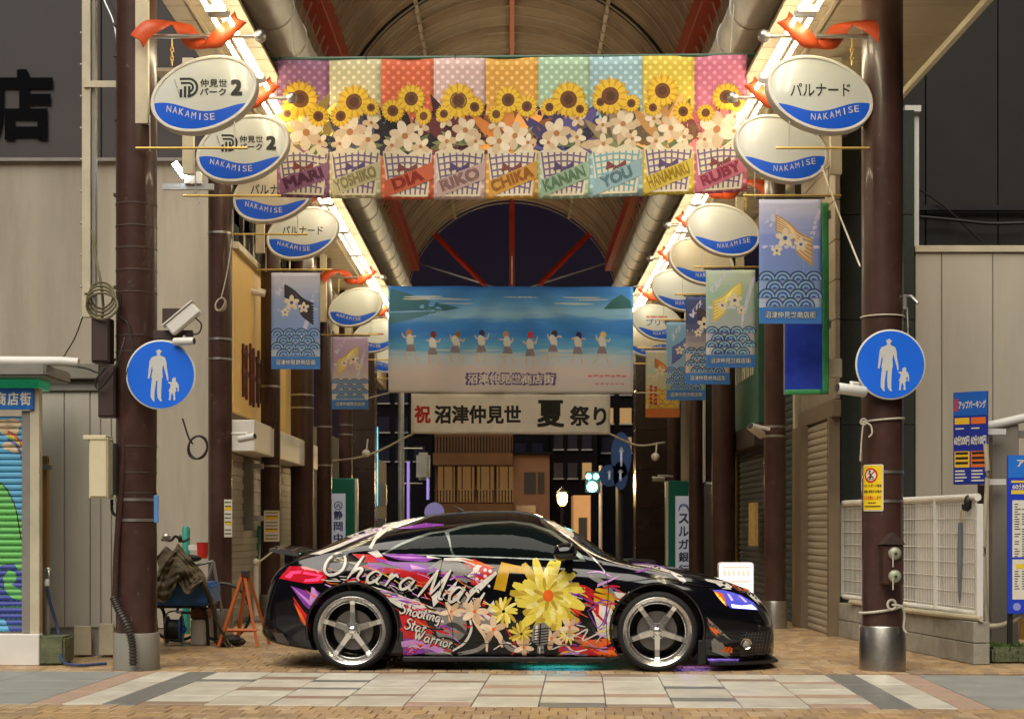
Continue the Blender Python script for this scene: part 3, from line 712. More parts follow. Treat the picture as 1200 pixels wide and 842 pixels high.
q = C2.pr(.15).poly([(.02,h2*.75),(.9,h2*.765),(.4,h2*.69),(.02,h2*.645)]); q.build('print_reflection', ink(84,140,176,.75), sh, .004)
q = C2.pr(.1)
for k in range(24):
    x, y = rnd.uniform(.1, w2-.6), h2*rnd.choice([.90,.88,.86,.84,.40,.36,.33]); q.poly(ell(x+.25, y, rnd.uniform(.15,.35), rnd.uniform(.008,.018)))
q.build('print_clouds', ink(206,220,228,.75), sh, .0045)
hc = [(200,140,80),(120,50,50),(150,110,80),(60,50,110),(214,150,60),(206,70,90),(66,46,50),(52,50,120),(226,196,110)]
for k in range(9):      # plain beach figures without likeness
    x = w2*(.085+.099*k); y = h2*(.535 if k % 3 else .55)
    C2.pr(.1).poly(ell(x, y+.02, .05, .062, R(-10+20*(k % 2)), 14)).build('print_figure', ink(*hc[k], .75), sh, .005)
    y += rnd.uniform(-.03,.03); ln = rnd.uniform(-.03,.05)
    C2.pr(.1).poly(ell(x-ln*.6, y-.12, .06, .105, R(10)+ln*5)).build('print_figure', ink(226,230,236,.75), sh, .006)
    C2.pr(.1).poly([(x-.05-ln,y-.19),(x+.05-ln,y-.19),(x+.09-ln,y-.31),(x-.08-ln,y-.31)]).build('print_figure', ink(146,136,160,.75), sh, .007)
    for sg in (-1, 1):
        C2.pr(.1).polys(stroke([(x+sg*.03,y-.07),(x+sg*.09,y-.09+rnd.uniform(-.03,.05)),(x+sg*.12,y-.03+rnd.uniform(-.05,.05))], .026)).build('print_figure', ink(226,206,196,.75), sh, .0056)
        C2.pr(.1).polys(stroke([(x+sg*.03-ln,y-.30),(x+sg*.07-ln,y-.38),(x+sg*rnd.uniform(.02,.14)-ln,y-.48)], .030)).build('print_figure', ink(226,206,196,.75), sh, .0052)
C2.pr(.1).text('沼津仲見世商店街', w2*.50, h2*.135, w=1.54, h=.215, bold=.075).build('lettering', ink(88,72,150,.75), sh, .005)
C2.pr(.1).text('沼津仲見世商店街', w2*.50, h2*.135, w=1.46, h=.165, bold=.026).build('lettering', ink(236,230,238,.75), sh, .007)
q = C2.pr(.1)
for k in range(7): q.poly(rect(w2*.815+.095*k, h2*.155+.008*(k % 2), w2*.815+.095*k+.075, h2*.172+.008*(k % 2)))
for k in range(6): q.poly(rect(w2*.845+.085*k, h2*.085, w2*.845+.085*k+.06, h2*.098))
q.build('print_logo', ink(222,130,160,.75), sh, .005)
C3 = Cloth(XX(598.5,D), D, ZZ(508,D), 233/69.5, 47/69.5, .025, 21, slope=-.004)
b3 = thing('festival_banner', (0, D, 2.8), 'white festival strip with red and black characters below the seaside banner', 'banner')
sh = C3.sheet('sheet', cloth_mat('white_cloth', (.72,.70,.68), .8, .1), b3, nu=50, nv=12)
C3.pr(.08).text('祝', .19, .33, w=.27, h=.30, bold=.035).build('lettering', ink(176,40,34,.75), sh, .004)
C3.pr(.08).text('沼津仲見世', 1.12, .33, w=1.46, h=.31, bold=.035).build('lettering', ink(26,26,26,.75), sh, .004)
C3.pr(.08).text('夏', 2.35, .35, w=.46, h=.46, bold=.03).build('lettering', ink(26,26,26,.75), sh, .004)
C3.pr(.08).text('祭り', 2.98, .31, w=.62, h=.34, bold=.03).build('lettering', ink(26,26,26,.75), sh, .004)
for a, b in (((484,508),(379,541)), ((714,508),(779,518))):
    A, B = P(*a, D), P(*b, D+.4); mid = (A+B)/2-Vector((0,0,.12)); MB().tube(cr([A, mid, B], 6), .018, 6).build('stay_rope', M_rope, b3, True)
for a, b in (((456,460),(432,466)), ((742,460),(772,460)), ((456,336),(425,330)), ((742,336),(790,330)), ((600,333),(600,300))): MB().tube([P(*a, D), P(*b, D)], .012, 5).build('stay_rope', M_rope, b2)

# ---- small vertical flags
def flag(s, D, label, pal, kind=0, x=2.67, extra=True, title=True, bot=(58,120,196)):
    cx = s*x; C = Cloth(cx, D-.06, 3.155, .60, 1.19, .008, int(D*10)+kind, sag=0)
    rt = thing('vertical_flag', (cx, D-.06, 3.155), label, 'flag', 'printed flags hanging under the oval signs')
    MB().tube([(cx-.33, D-.06, 4.36), (cx+.33, D-.06, 4.36)], .010, 6).build('top_rod', M_black, rt, True)
    sh = C.sheet('sheet', grad_mat(f'flag_{s}_{D}_{kind}', 3.155, 4.345, [(0,pal[0]),(.35,pal[1]),(.7,pal[2]),(1,pal[3])], .25), rt, nu=14, nv=24)
    dk, li, sk, hr = pal[4], pal[5], pal[6], pal[7]
    q = C.pr(.08).polys([[(.04,.95),(.20,1.15),(.26,1.15),(.10,.9)], [(.30,.2),(.56,1.1),(.60,1.1),(.36,.2)]]).poly(rect(.02,.72,.58,.75)); q.build('print_bars', ink(*pal[8],.75), sh, .003)
    # a plain bell flower in the poster's colours, no portrait
    r = random.Random(kind+int(D)); dk2 = tuple(int(x_*.7) for x_ in dk)
    fl = 1 if kind % 2 else -1; X_ = lambda x: .30+fl*(x-.30)
    q = C.pr(.06)
    for k in range(8): q.polys(stroke([(X_(.16),1.04-.02*k),(X_(.27+.012*k),.96-.02*k),(X_(.38),.86-.025*k),(X_(.52),.80-.035*k)], .045))
    q.build('print_streamer', ink(*hr,.75), sh, .004)
    q = C.pr(.06)
    for k in range(6): q.polys(stroke([(X_(.17),1.03-.025*k),(X_(.28+.012*k),.95-.025*k),(X_(.38),.85-.03*k),(X_(.50),.80-.04*k)], .010))
    q.build('print_streamer', ink(*[min(255,int(x_*1.3)+15) for x_ in hr],.75), sh, .0044)['kind'] = 'stuff'
    for cx_, cy_, rr_ in ((.25,.82,.085),(.40,.76,.06),(.17,.70,.05)):
        for k in range(5):
            aa = R(90+72*k); C.pr(.06).poly(ell(X_(cx_)+rr_*.6*math.cos(aa), cy_+rr_*.6*math.sin(aa), rr_*.55, rr_*.34, aa, 14)).build('print_petal', ink(*sk,.75), sh, .005+.0002*k)
        C.pr(.06).poly(ell(X_(cx_), cy_, rr_*.25, n=10)).build('print_flower_heart', ink(*dk,.75), sh, .0062)
    # rows of overlapping round waves
    for row in range(4):
        for k in range(4):
            cx_ = .075+.15*k+(.075 if row % 2 else 0); cy_ = .42-.085*row
            if cx_ > .56: continue
            for m_n, (rr_, cc_) in enumerate(((.088, dk2), (.074, li), (.056, dk), (.038, li), (.020, dk))): C.pr(.06).poly(ell(cx_, cy_, rr_, rr_, n=18, a0=0, a1=math.pi)).build('print_wave', ink(*cc_,.75), sh, .0064+.0003*row+.00005*m_n)
    C.pr(.1).poly(rect(.0,.0,.60,.155)).build('print_foot', ink(*bot,.75), sh, .008)
    if title:
        C.pr(.1).text('沼津仲見世商店街', .30, .085, w=.50, h=.075, bold=.06).build('lettering', ink(40,50,90,.75), sh, .009)
        C.pr(.1).text('沼津仲見世商店街', .30, .085, w=.49, h=.065, bold=.005).build('lettering', ink(226,230,226,.75), sh, .010)
    return rt, C, sh
B_ = [(206,214,214),(120,150,206),(150,168,214),(206,206,226),(58,86,158),(142,176,206),(226,214,190),(44,40,52),(206,206,232)]
def pal(**k):
    b = list(B_)
    for i, v in k.items(): b[int(i[1:])] = v
    return b
flag(-1, 19.1, 'blue flag with a black fan hanging over the yellow shop front', pal(), 1)
flag(-1, 25.5, 'lilac flag with a blond fan left of the seaside banner', pal(_1=(206,196,190),_2=(176,150,196),_3=(190,170,210),_7=(206,180,120)), 2)
flag(1, 14.85, 'large blue flag with a fawn fan in front of the blue tarpaulin', pal(_2=(130,146,214),_7=(186,156,116)), 3)
flag(1, 18.9, 'flag with a golden fan over green and grey, overlapping two darker flags', pal(_1=(176,176,190),_2=(150,186,170),_3=(190,206,190),_7=(220,190,100),_5=(150,190,200)), 4)
flag(1, 21.1, 'dark blue flag tucked behind the golden fan flag', pal(_0=(190,176,150),_1=(176,166,160),_2=(60,70,120),_3=(70,84,140),_7=(60,50,60),_4=(40,46,90)), 5)
rt, C, sh = flag(1, 23.7, 'sky blue flag with green foot between the dark blue and orange flags', pal(_0=(130,170,90),_1=(150,176,200),_2=(120,170,214),_3=(140,184,224),_7=(80,90,150)), 6)
C.pr(.1).text('Aq', .42, .95, h=.16, bold=.03).build('lettering', ink(40,120,206,.75), sh, .011)
rt, C, sh = flag(1, 27.4, 'cream and orange festival flag nearest the seaside banner', pal(_0=(226,196,130),_1=(226,196,140),_2=(190,206,190),_3=(196,190,176),_4=(226,170,50),_5=(240,206,90),_7=(196,110,60),_8=(226,206,170)), 7, title=False, bot=(214,120,60))
q = C.pr(.1)
for k in range(5): q.poly(rect(.07,.24+.07*k,.12,.29+.07*k)).poly(rect(.15,.22+.07*k,.20,.27+.07*k))
q.build('print_lines', ink(190,50,50,.75), sh, .011)['kind'] = 'stuff'

# ================================================================ left side
# ---- tall building wall with dark sign cladding
D = 18.5
lb = thing('building', (-6.5, D, 0), 'plain beige stucco building with a dark sign band behind the thick column', 'building')
MB().box((-11, D, 0), (-3.42, D+.3, ZZ(187,D))).build('stucco_wall', M_wall, lb)
for k in range(5):
    x1 = -3.42-1.5*k; MB().box((x1-1.49, D-.05, ZZ(187,D)+.004), (x1, D+.25, 12), bev=.006).build('cladding_panel', M_band, lb)
mb = MB(); mb.text('店', FRONT((XX(26,D), D-.055, ZZ(125,D))), w=.78, h=.86, bold=.04, z=.02); mb.build('lettering', M_blacksign, lb)
mb = MB(); mb.text('商', FRONT((XX(-70,D), D-.055, ZZ(125,D))), w=.78, h=.86, bold=.04, z=.02); mb.build('lettering', M_blacksign, lb)
MB().box((-11, D-.06, ZZ(187,D)-.03), (-3.41, D-.04, ZZ(187,D)+.01)).build('flashing', M_grey, lb)
# side of that building along the passage
D2 = 42
MB().box((-3.60, D+.3, 0), (-3.42, D2, 2.95)).build('passage_wall', mat('passage_wall_paint', (.22,.20,.17), .8, var=.2), lb)
MB().box((-3.60, D+.3, 4.95), (-3.42, D2, 8.2)).build('passage_wall', M_soffit, lb)

# ---- yellow shop front along the passage
ys = thing('shop_front', (-3.4, 20.5, 0), 'yellow fascia shop front with worn maroon lettering on the left', 'shop front')
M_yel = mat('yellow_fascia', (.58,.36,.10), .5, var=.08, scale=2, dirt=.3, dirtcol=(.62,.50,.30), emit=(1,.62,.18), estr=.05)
for k in range(4):
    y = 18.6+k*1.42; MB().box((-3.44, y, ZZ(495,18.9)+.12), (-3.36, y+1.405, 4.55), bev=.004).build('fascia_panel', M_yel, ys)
MB().box((-3.46, 18.6, 4.57), (-3.30, 24.3, 4.65)).build('window_sill', M_cream, ys)
for k in range(7):
    y = 18.65+k*.72
    wd = MB().box((-3.46, y, 4.66), (-3.42, y+.68, 5.50)).build('window', mat('dark_window', (.05,.06,.07), .08, var=0, spec=.8), ys)
    MB().box((-3.41, y-.03, 4.66), (-3.37, y+.03, 5.5)).build('frame', M_brown2, wd)
mb = MB()
for k, t in enumerate('ｽｰﾊﾟ'):
    pass
M_mar = mat('maroon_letter', (.13,.03,.035), .6, var=.3, scale=10)
for k in range(5):      # narrow weathered characters seen edge on
    y = 19.15+k*.52; mb = MB()
    for q in range(3): mb.box((-3.355, y+q*.12, 2.75+rnd.uniform(0,.1)), (-3.33, y+q*.12+.06, 3.55-rnd.uniform(0,.15)))
    mb.box((-3.355, y-.02, 3.1), (-3.332, y+.36, 3.17)).box((-3.355, y-.02, 3.36), (-3.332, y+.34, 3.42)); mb.build('lettering', M_mar, ys)
MB().box((-3.44, 18.6, 2.12), (-3.10, 24.6, 2.50), bev=.01).build('awning_box', M_white, ys)
for k in range(24):
    MB().box((-3.43, 18.65, .06+k*.085), (-3.405+.012*(k % 2), 24.3, .06+k*.085+.08)).build('shutter_slat', mat('pale_shutter', (.40,.385,.35), .5, var=.1), ys)

# ---- kiosk with painted shutter
D = 13.5; kx1 = XX(47,D)
ki = thing('kiosk', (-4.9, D, 0), 'small corner kiosk with a landscape painted on its roller shutter', 'kiosk')
MB().box((-7.5, D-.06, 0), (kx1+.01, D+.06, ZZ(742,D)), bev=.006).build('plinth', M_white, ki)
MB().box((kx1-.085, D-.02, ZZ(742,D)), (kx1, D+.07, ZZ(455,D)), bev=.004).build('corner_post', M_cream, ki)
MB().box((kx1-.16, D-.005, ZZ(741,D)), (kx1-.088, D+.06, ZZ(481,D)), bev=.004).build('shutter_rail', M_grey, ki)
sl = None; zb, zt = ZZ(740,D), ZZ(483,D); pitch = .054; nsl = int((zt-zb)/pitch)
prof = [(.0,0),(.016,.006),(.020,.022),(.018,.036),(.006,.047),(0,.054)]
slm = mat('painted_shutter', srgb(96,168,206), .5, var=.06)
for k in range(nsl):
    if sl is None:
        v, f = [], []
        for x in (-6.2, kx1-.15): v += [(x, D+.05-p[0], zb+p[1]) for p in prof]
        n = len(prof); f = [(i, n+i, n+i+1, i+1) for i in range(n-1)]; sl = mesh_obj('shutter_slat', v, f, slm, ki)
    else:
        o = sl.copy(); COL.objects.link(o); o.location.z += k*pitch
def shut(x, y, o):
    t = (y-zb) % pitch; yy = 0
    for (a, za), (b, z2) in zip(prof, prof[1:]):
        if za <= t <= z2: yy = a+(b-a)*(t-za)/max(1e-6, z2-za)
    return Vector((x, D+.05-yy-o, y))
def SP(px, py): return (XX(px,D), ZZ(py,D))
sp = lambda: Print(shut, .018)
q = sp().poly([SP(*p) for p in [(-60,740),(33,740),(33,640),(20,600),(8,572),(-10,556),(-60,545)]]); q.build('mural_hill', ink(98,178,88,.55), ki, .003)
q = sp().poly([SP(*p) for p in [(-60,740),(33,740),(33,702),(24,704),(12,700),(4,690),(2,676),(8,668),(17,670),(18,680),(12,684),(24,692),(26,672),(14,660),(0,662),(-20,680),(-60,690)]]); q.build('mural_wave', ink(52,66,150,.55), ki, .005)
q = sp().poly([SP(*p) for p in [(-10,740),(10,740),(6,728),(-4,722),(-12,726)]]); q.build('mural_drop', ink(90,170,214,.55), ki, .006)
q = sp()
for cx, cy, r in ((4,498,9),(14,496,8),(-8,500,9),(10,504,9),(8,522,6),(18,524,8),(26,525,4)): q.poly([SP(*p) for p in ell(cx,cy,r*1.2,r*.8)])
q.build('mural_cloud', ink(206,186,150,.55), ki, .004)
for k, c in enumerate([(196,60,50),(226,170,60),(120,180,90),(90,80,160)]):
    q = sp().polys([[SP(*p) for p in qd] for qd in stroke([(8,505+3*k),(18,512+3*k),(25,528+3*k),(30-k,556)], 3.2, taper=False)]); q.build('mural_rainbow', ink(*c,.55), ki, .005+.0003*k)
q = sp().polys([[SP(*p) for p in qd] for qd in stroke([(-20,570),(0,566),(16,592),(24,632),(34,645)], 1.2, taper=False)]); q.build('mural_outline', M_ink, ki, .007)
MB().box((-6.5, D-.045, ZZ(480,D)), (XX(41,D), D-.012, ZZ(455,D)), bev=.003).build('sign_board', mat('kiosk_sign_blue', srgb(34,110,196), .4, var=.04), ki)
for t, px in (('商',4),('店',18.5),('街',33)):
    mb = MB(); mb.text(t, FRONT((XX(px-1,D), D-.047, ZZ(467.5,D))), w=.095, h=.115, bold=.03, z=.002); mb.build('lettering', M_paper, ki)
MB().box((-6.5, D+.05, ZZ(454,D)), (XX(43,D), D+.4, ZZ(443.5,D)), bev=.005).build('soffit_light', mat('green_light', (.02,.16,.07), .3, var=.6, scale=25, dirt=.7, dirtcol=(.01,.03,.02), emit=(.03,.5,.2), estr=.10), ki)
MB().box((-6.5, D-.22, ZZ(443,D)), (XX(62,D), D+.55, ZZ(429,D)), bev=.015).build('roof', M_grey, ki)
MB().tube([(-6.5, D-.05, ZZ(422,D)), (XX(75,D), D-.05, ZZ(424,D)), (XX(94,D), D-.05, ZZ(425.5,D))], .042, 12).build('roof_pipe', M_white, ki, True)
MB().tube(cr([P(70,427,D-.05), P(100,431,D-.05), P(118,436,D-.05), P(136,420,D-.1)], 6), .01, 6).build('roof_cable', M_wire, ki, True)

# ---- grey metal shed between kiosk and column
D = 14.4
sd = thing('shed', (XX(95,D), D, 0), 'grey ribbed metal shed between the kiosk and the thick column', 'shed')
x = XX(38,D); k = 0
while x < XX(150,D):
    w = (.30,.24,.10,.10,.36)[k % 5]; MB().box((x, D, ZZ(735,D)), (x+w-.006, D+.06+.0*(k % 2), ZZ(458,D)), bev=.008).build('siding_panel', M_shed, sd); x += w; k += 1
MB().box((XX(30,D), D-.03, ZZ(458,D)), (XX(152,D), D+.4, ZZ(446,D)), bev=.006).build('lintel', M_grey, sd)
MB().box((XX(30,D), D-.10, ZZ(445,D)), (XX(152,D), D+.4, ZZ(426,D)), bev=.01).build('roof_edge', mat('shed_roof', (.22,.205,.17), .6), sd)
MB().box((XX(38,D), D+.02, 0), (XX(150,D), D+.3, ZZ(736,D))).build('sill_wall', M_concrete, sd)
for a, b in ((90,110),(119,136)):
    MB().box((XX(a,D), D-.10, .02), (XX(b,D), D-.06, ZZ(732,D)+.02*(a > 100)), bev=.005).build('base_board', M_cream, sd)
wf = MB().box((XX(45,D-.3), D-.34, .22), (XX(50,D-.3), D-.28, ZZ(538,D-.3))).box((XX(51,D-.3), D-.34, .22), (XX(57,D-.3), D-.28, ZZ(538,D-.3))).box((XX(45,D-.3), D-.335, ZZ(541,D-.3)), (XX(57,D-.3), D-.285, ZZ(534,D-.3))).build('timber_frame', mat('orange_timber', (.34,.17,.055), .6, var=.25, scale=6, streak=True))
tag(wf, 'narrow orange timber frame leaning between kiosk and shed', 'frame')
MB().box((XX(47,D-.35), D-.40, ZZ(548,D-.3)-.02), (XX(62,D-.35), D-.35, ZZ(548,D-.3)+.025), bev=.005).build('timber_bracket', M_grey, wf)
D = 13.72
tp = thing('garden_tap', (XX(56,D), D, 0), 'standpipe tap with a blue hose trailing to the column', 'tap')
MB().tube([P(56,745,D), P(56,668,D)], .022, 8).build('pipe', M_galv, tp, True)
MB().tube(cr([P(52,670,D), P(56,668,D-.04), P(57,676,D-.06), P(55,684,D-.07)], 4), .014, 7).sphere(P(56,667,D), .028, 8).build('tap_head', M_steelband, tp, True)
MB().lathe([(.022,0),(.026,.03),(.018,.06)], Matrix.Translation(P(55,686,D-.07)), 10).build('hose_coupling', M_white, tp, True)
MB().tube(cr([P(55,688,D-.07), P(59,706,D-.06), P(68,738,D-.05), Vector((XX(84,D), D-.3, .06)), Vector((XX(105,D), D-.45, .02)), Vector((XX(135,D), D-.30, .02))], 8), .014, 8).build('hose', mat('blue_hose', (.03,.055,.14), .4), tp, True)
bk = MB().box((XX(41,13.55), 13.45, 0), (XX(79,13.55), 13.75, ZZ(744,13.6)), bev=.02).build('mossy_block', M_moss); tag(bk, 'dark mossy stone block at the foot of the kiosk', 'stone block')

# ---- cream hanging frame post, boxes and conduits on the left thick column
D = 13.35
fp = thing('hanging_rack', (XX(105,D), D, 3), 'tall cream steel frame post with two arms beside the thick column', 'rack')
MB().box((XX(97,D), D-.03, ZZ(372,D)), (XX(107,D), D+.03, 6.2), bev=.003).build('angle_post', M_cream, fp)
MB().box((XX(108,D), D-.01, ZZ(375,D)), (XX(112,D), D+.06, 6.2)).build('angle_flange', M_grey, fp)
for y in (100, 340): MB().box((XX(100,D), D-.05, ZZ(y+4,D)), (XX(140,D), D-.031, ZZ(y-3.5,D))).build('arm', M_cream, fp)
for k in range(10): MB().sphere((XX(96,D), D-.03, ZZ(40+k*37,D)), .011, 8).build('bolt', M_steelband, fp)
D = 13.1
for px, r in ((140.5,.034),(150.5,.024)):
    o = MB().tube([P(px,0 if px < 145 else 0,D)+Vector((0,0,.6)), P(px,520,D)], r, 10)
    o = o.build('conduit', M_brown, None, True); tag(o, 'fat brown conduit running down left of the thick column' if px < 145 else 'thin brown conduit pipe strapped against the thick column', 'conduit')
    for y in (30,66,140,229,337): MB().box((XX(px,D)-r-.012, D-r-.006, ZZ(y,D)-.012), (XX(px,D)+r+.012, D+r, ZZ(y,D)+.012)).build('clip', M_brown2, o)
o = MB().tube(cr([P(152,350,D-.05), P(148,480,D-.08), P(143,560,D-.1), P(137,640,D-.1), P(135,700,D-.1)], 6), .027, 10).build('cable_pipe', M_brown, None, True); tag(o, 'slanting brown cable pipe running down to the ribbed flexible hose', 'conduit')
pts = cr([P(133,700,D-.13), P(140,716,D-.17), P(150,735,D-.22), P(155,755,D-.22), P(156,779,D-.22)], 30)
o = MB().tube(pts, [.034 if i % 5 < 3 else .025 for i in range(len(pts))], 12).build('flexible_conduit', mat('flex_conduit', (.05,.038,.034), .5), None, True); tag(o, 'ribbed dark flexible hose curving over the steel column foot', 'conduit')
def jbox(name, x0, y0, x1, y1, D, dp, m, label, cat, parts=True):
    rt = thing(name, P((x0+x1)/2, y1, D), label, cat)
    MB().box((XX(x0,D), D-dp, ZZ(y1,D)), (XX(x1,D), D, ZZ(y0,D)), bev=.006).build('case', m, rt)
    MB().box((XX(x0,D)+.01, D-dp-.012, ZZ(y1,D)+.015), (XX(x1,D)-.01, D-dp-.001, ZZ(y0,D)-.015), bev=.004).build('cover', m, rt)
    return rt
jbox('junction_box', 113, 375, 134, 427, D, .16, M_brown2, 'upper dark brown junction box under the cable coil', 'box')
jbox('junction_box', 120, 429, 140, 490, D, .14, M_brown2, 'lower dark brown junction box behind the blue walking sign', 'box')
b = jbox('meter_box', 111, 514, 133, 584, D-.1, .18, mat('cream_enamel', (.70,.63,.42), .4, var=.04, dirt=.1), 'cream meter box hung on the side of the thick column', 'box')
MB().box((XX(108.5,D), D-.30, ZZ(517,D)), (XX(135,D), D-.08, ZZ(512,D)), bev=.004).build('lid', mat('cream_enamel', (.7,.63,.42)), b)
MB().box((XX(134,D), D-.2, ZZ(580,D)), (XX(139,D), D-.05, ZZ(520,D))).build('back_plate', M_galv, b)
MB().tube(cr([P(131,585,D-.12), P(132,600,D-.12), P(140,606,D-.1)], 5), .014, 6).build('cable', M_wire, b, True)
mb = MB()
for k in range(4):
    c = P(118+rnd.uniform(-2,2), 346, D-.14-.02*k); pts = [c+Vector((.10*math.cos(a)*(1+.1*k), .02*math.sin(2*a), .11*math.sin(a)-.03*k)) for a in [2*math.pi*q/20 for q in range(20)]]; mb.tube(pts, .010, 6, closed=True)
mb.tube(cr([P(108,270,D+.1), P(112,300,D), P(118,330,D-.1), P(121,360,D-.1), P(119,376,D-.1)], 6), .012, 6)
o = mb.build('cable_coil', mat('olive_cable', (.14,.12,.06), .6), None, True); tag(o, 'olive cable coil hooked on the cream frame arm', 'cable')
def cable(pts, r, m, label, n=8):
    o = MB().tube(cr(pts, n), r, 6).build('cable', m, None, True); return tag(o, label, 'cable')
cable([P(97,371,13.3), P(88,395,13.4), P(74,419,13.45)], .006, M_wire, 'thin black cable from the frame post down to the kiosk pipe')
cable([P(124,430,12.9), P(112,446,12.9), P(117,455,12.9), P(135,432,12.85), P(142,410,12.85), P(146,395,12.9)], .009, M_wire, 'black cable looping below the upper junction box')
cable([P(122,0,13.3), P(135,35,13.25), P(139,100,13.2), P(140,120,13.15)], .008, M_galv, 'bunch of grey wires bending down along the frame post')
cable([P(128,0,13.3), P(139,30,13.2), P(143,60,13.15), P(145,100,13.1)], .007, M_wire, 'black wire bending down beside the grey bunch')
cable([P(142,344,13), P(141,370,13), P(150,380,12.95), P(155,410,12.92), P(148,440,12.9), P(144,480,12.95)], .007, M_wire, 'black wire hanging beside the walking sign')

# round walking signs
def walk_sign(px, py, D, label):
    c = P(px, py, D); rt = thing('walking_sign', (c.x, D, c.z), label, 'traffic sign', 'round blue walking signs on the front columns')
    Mx = FRONT((c.x, D, c.z)); r = .292
    pl = MB().lathe([(r-.004,-.012),(r,-.008),(r,.002),(r-.004,.005),(.001,.005)], Mx, 56).build('plate', mat('sign_white_rim', (.66,.66,.62), .4, var=.04), rt, True)
    Print(flat(Mx), .3).poly(ell(0,0,r-.013,r-.013,n=56)).build('blue_field', M_round, pl, .0075)
    q = Print(flat(Mx), .2)
    adult = [(-.012,.215),(-.026,.205),(-.04,.20),(-.034,.188),(-.028,.17),(-.034,.16),(-.075,.145),(-.092,.115),(-.098,.06),(-.108,-.03),(-.094,-.035),(-.082,.02),(-.072,.075),(-.066,.04),(-.078,-.02),(-.072,-.03),(-.082,-.12),(-.084,-.185),(-.062,-.22),(-.048,-.222),(-.052,-.20),(-.05,-.14),(-.036,-.05),(-.026,-.05),(-.03,-.13),(-.026,-.19),(-.004,-.222),(.012,-.22),(.004,-.195),(.006,-.12),(.012,-.03),(.018,-.02),(.014,.04),(.022,.085),(.036,.03),(.050,-.02),(.055,-.05),(.066,-.045),(.064,-.01),(.052,.06),(.048,.11),(.036,.145),(.0,.16),(-.004,.17),(.002,.188),(.014,.195),(.0,.203)]
    child = [(.112,-.022),(.098,-.032),(.094,-.045),(.10,-.055),(.086,-.062),(.066,-.058),(.062,-.068),(.078,-.076),(.084,-.09),(.074,-.12),(.064,-.135),(.074,-.14),(.072,-.19),(.066,-.212),(.084,-.212),(.086,-.18),(.096,-.15),(.108,-.18),(.106,-.21),(.124,-.212),(.122,-.19),(.120,-.15),(.132,-.135),(.128,-.11),(.140,-.10),(.142,-.14),(.152,-.14),(.152,-.09),(.140,-.062),(.126,-.056),(.130,-.045),(.126,-.03),(.132,-.02),(.122,-.026)]
    q.poly(adult).poly(child).build('pictogram', mat('sign_white', (.60,.60,.57), .45, var=.04), pl, .0095)
    return rt
walk_sign(188.5, 439, 12.9, 'round blue walking sign in front of the cables on the meter box column')
walk_sign(1043.5, 427, 12.82, 'round blue walking sign on the column with the yellow notice')
# cameras
def camera_unit(p, yaw, pitch, label, s=1., base=None):
    rt = thing('security_camera', p, label, 'camera')
    Mx = Matrix.Translation(p) @ ROT(yaw) @ Matrix.Rotation(pitch, 4, 'X')
    MB().lathe([(.035*s,-.10*s),(.042*s,-.09*s),(.042*s,.11*s),(.036*s,.13*s)], Mx @ Matrix.Rotation(R(90),4,'X'), 16).build('barrel', M_white, rt, True)
    MB().lathe([(.033*s,.1315*s),(.033*s,.134*s),(.018*s,.128*s)], Mx @ Matrix.Rotation(R(90),4,'X'), 16).build('lens', M_black, rt, True)
    MB().tube([p, p+Vector((0,.08*s,.06*s)), p+Vector((0,.16*s,.05*s)) if base is None else base], .018*s, 8).build('bracket', M_white, rt, True)
    return rt
D = 12.95
fc_ = thing('box_camera', P(214,390,D), 'large white box camera tilted above the blue walking sign', 'camera')
Mx = Matrix.Translation(P(215,374,D-.05)) @ Matrix.Rotation(R(-40),4,'Y')
MB().box((-.15,-.05,-.055), (.15,.05,.055), Mx, bev=.012).build('housing', M_white, fc_)
MB().box((-.17,-.06,.056), (.16,.06,.068), Mx, bev=.004).build('sun_shield', M_white, fc_)
MB().box((XX(180,D), D-.02, ZZ(398,D)), (XX(226,D), D+.03, ZZ(387,D)), bev=.004).build('arm', M_brown2, fc_)
MB().box((XX(190,D), D+.0, ZZ(380,D)), (XX(212,D), D+.06, ZZ(361,D)), bev=.004).build('back_plate', M_brown2, fc_)
MB().tube(cr([P(229,372,D-.05), P(236,380,D-.05), P(233,390,D-.03), P(224,392,D-.02)], 5), .007, 6).build('cable', M_wire, fc_, True)
camera_unit(P(214,400,12.86), R(75), 0, 'small dome ended camera just above the walking sign', .8)
camera_unit(P(302,343,19.9), R(-70), R(-8), 'white camera projecting beside the yellow fascia', .95, P(312,341,20.1))
camera_unit(P(288,513,16.6), R(65), R(-8), 'cream camera clamped low on the slim column by the yellow shop', .9, P(266,508,16.7))
cam_r = camera_unit(P(1000,457,12.75), R(-75), R(-6), 'white black faced camera beside the right walking sign', 1.1, P(1026,452,12.9))
camera_unit(P(887,505,18.2), R(-40), R(-20), 'white camera strapped to the slim column before the shutters', 1.2, P(902,503,18.3))
camera_unit(P(772,561,28.5), R(-70), 0, 'white camera on top of the teal edged bank sign', 1.1, P(788,558,28.7))
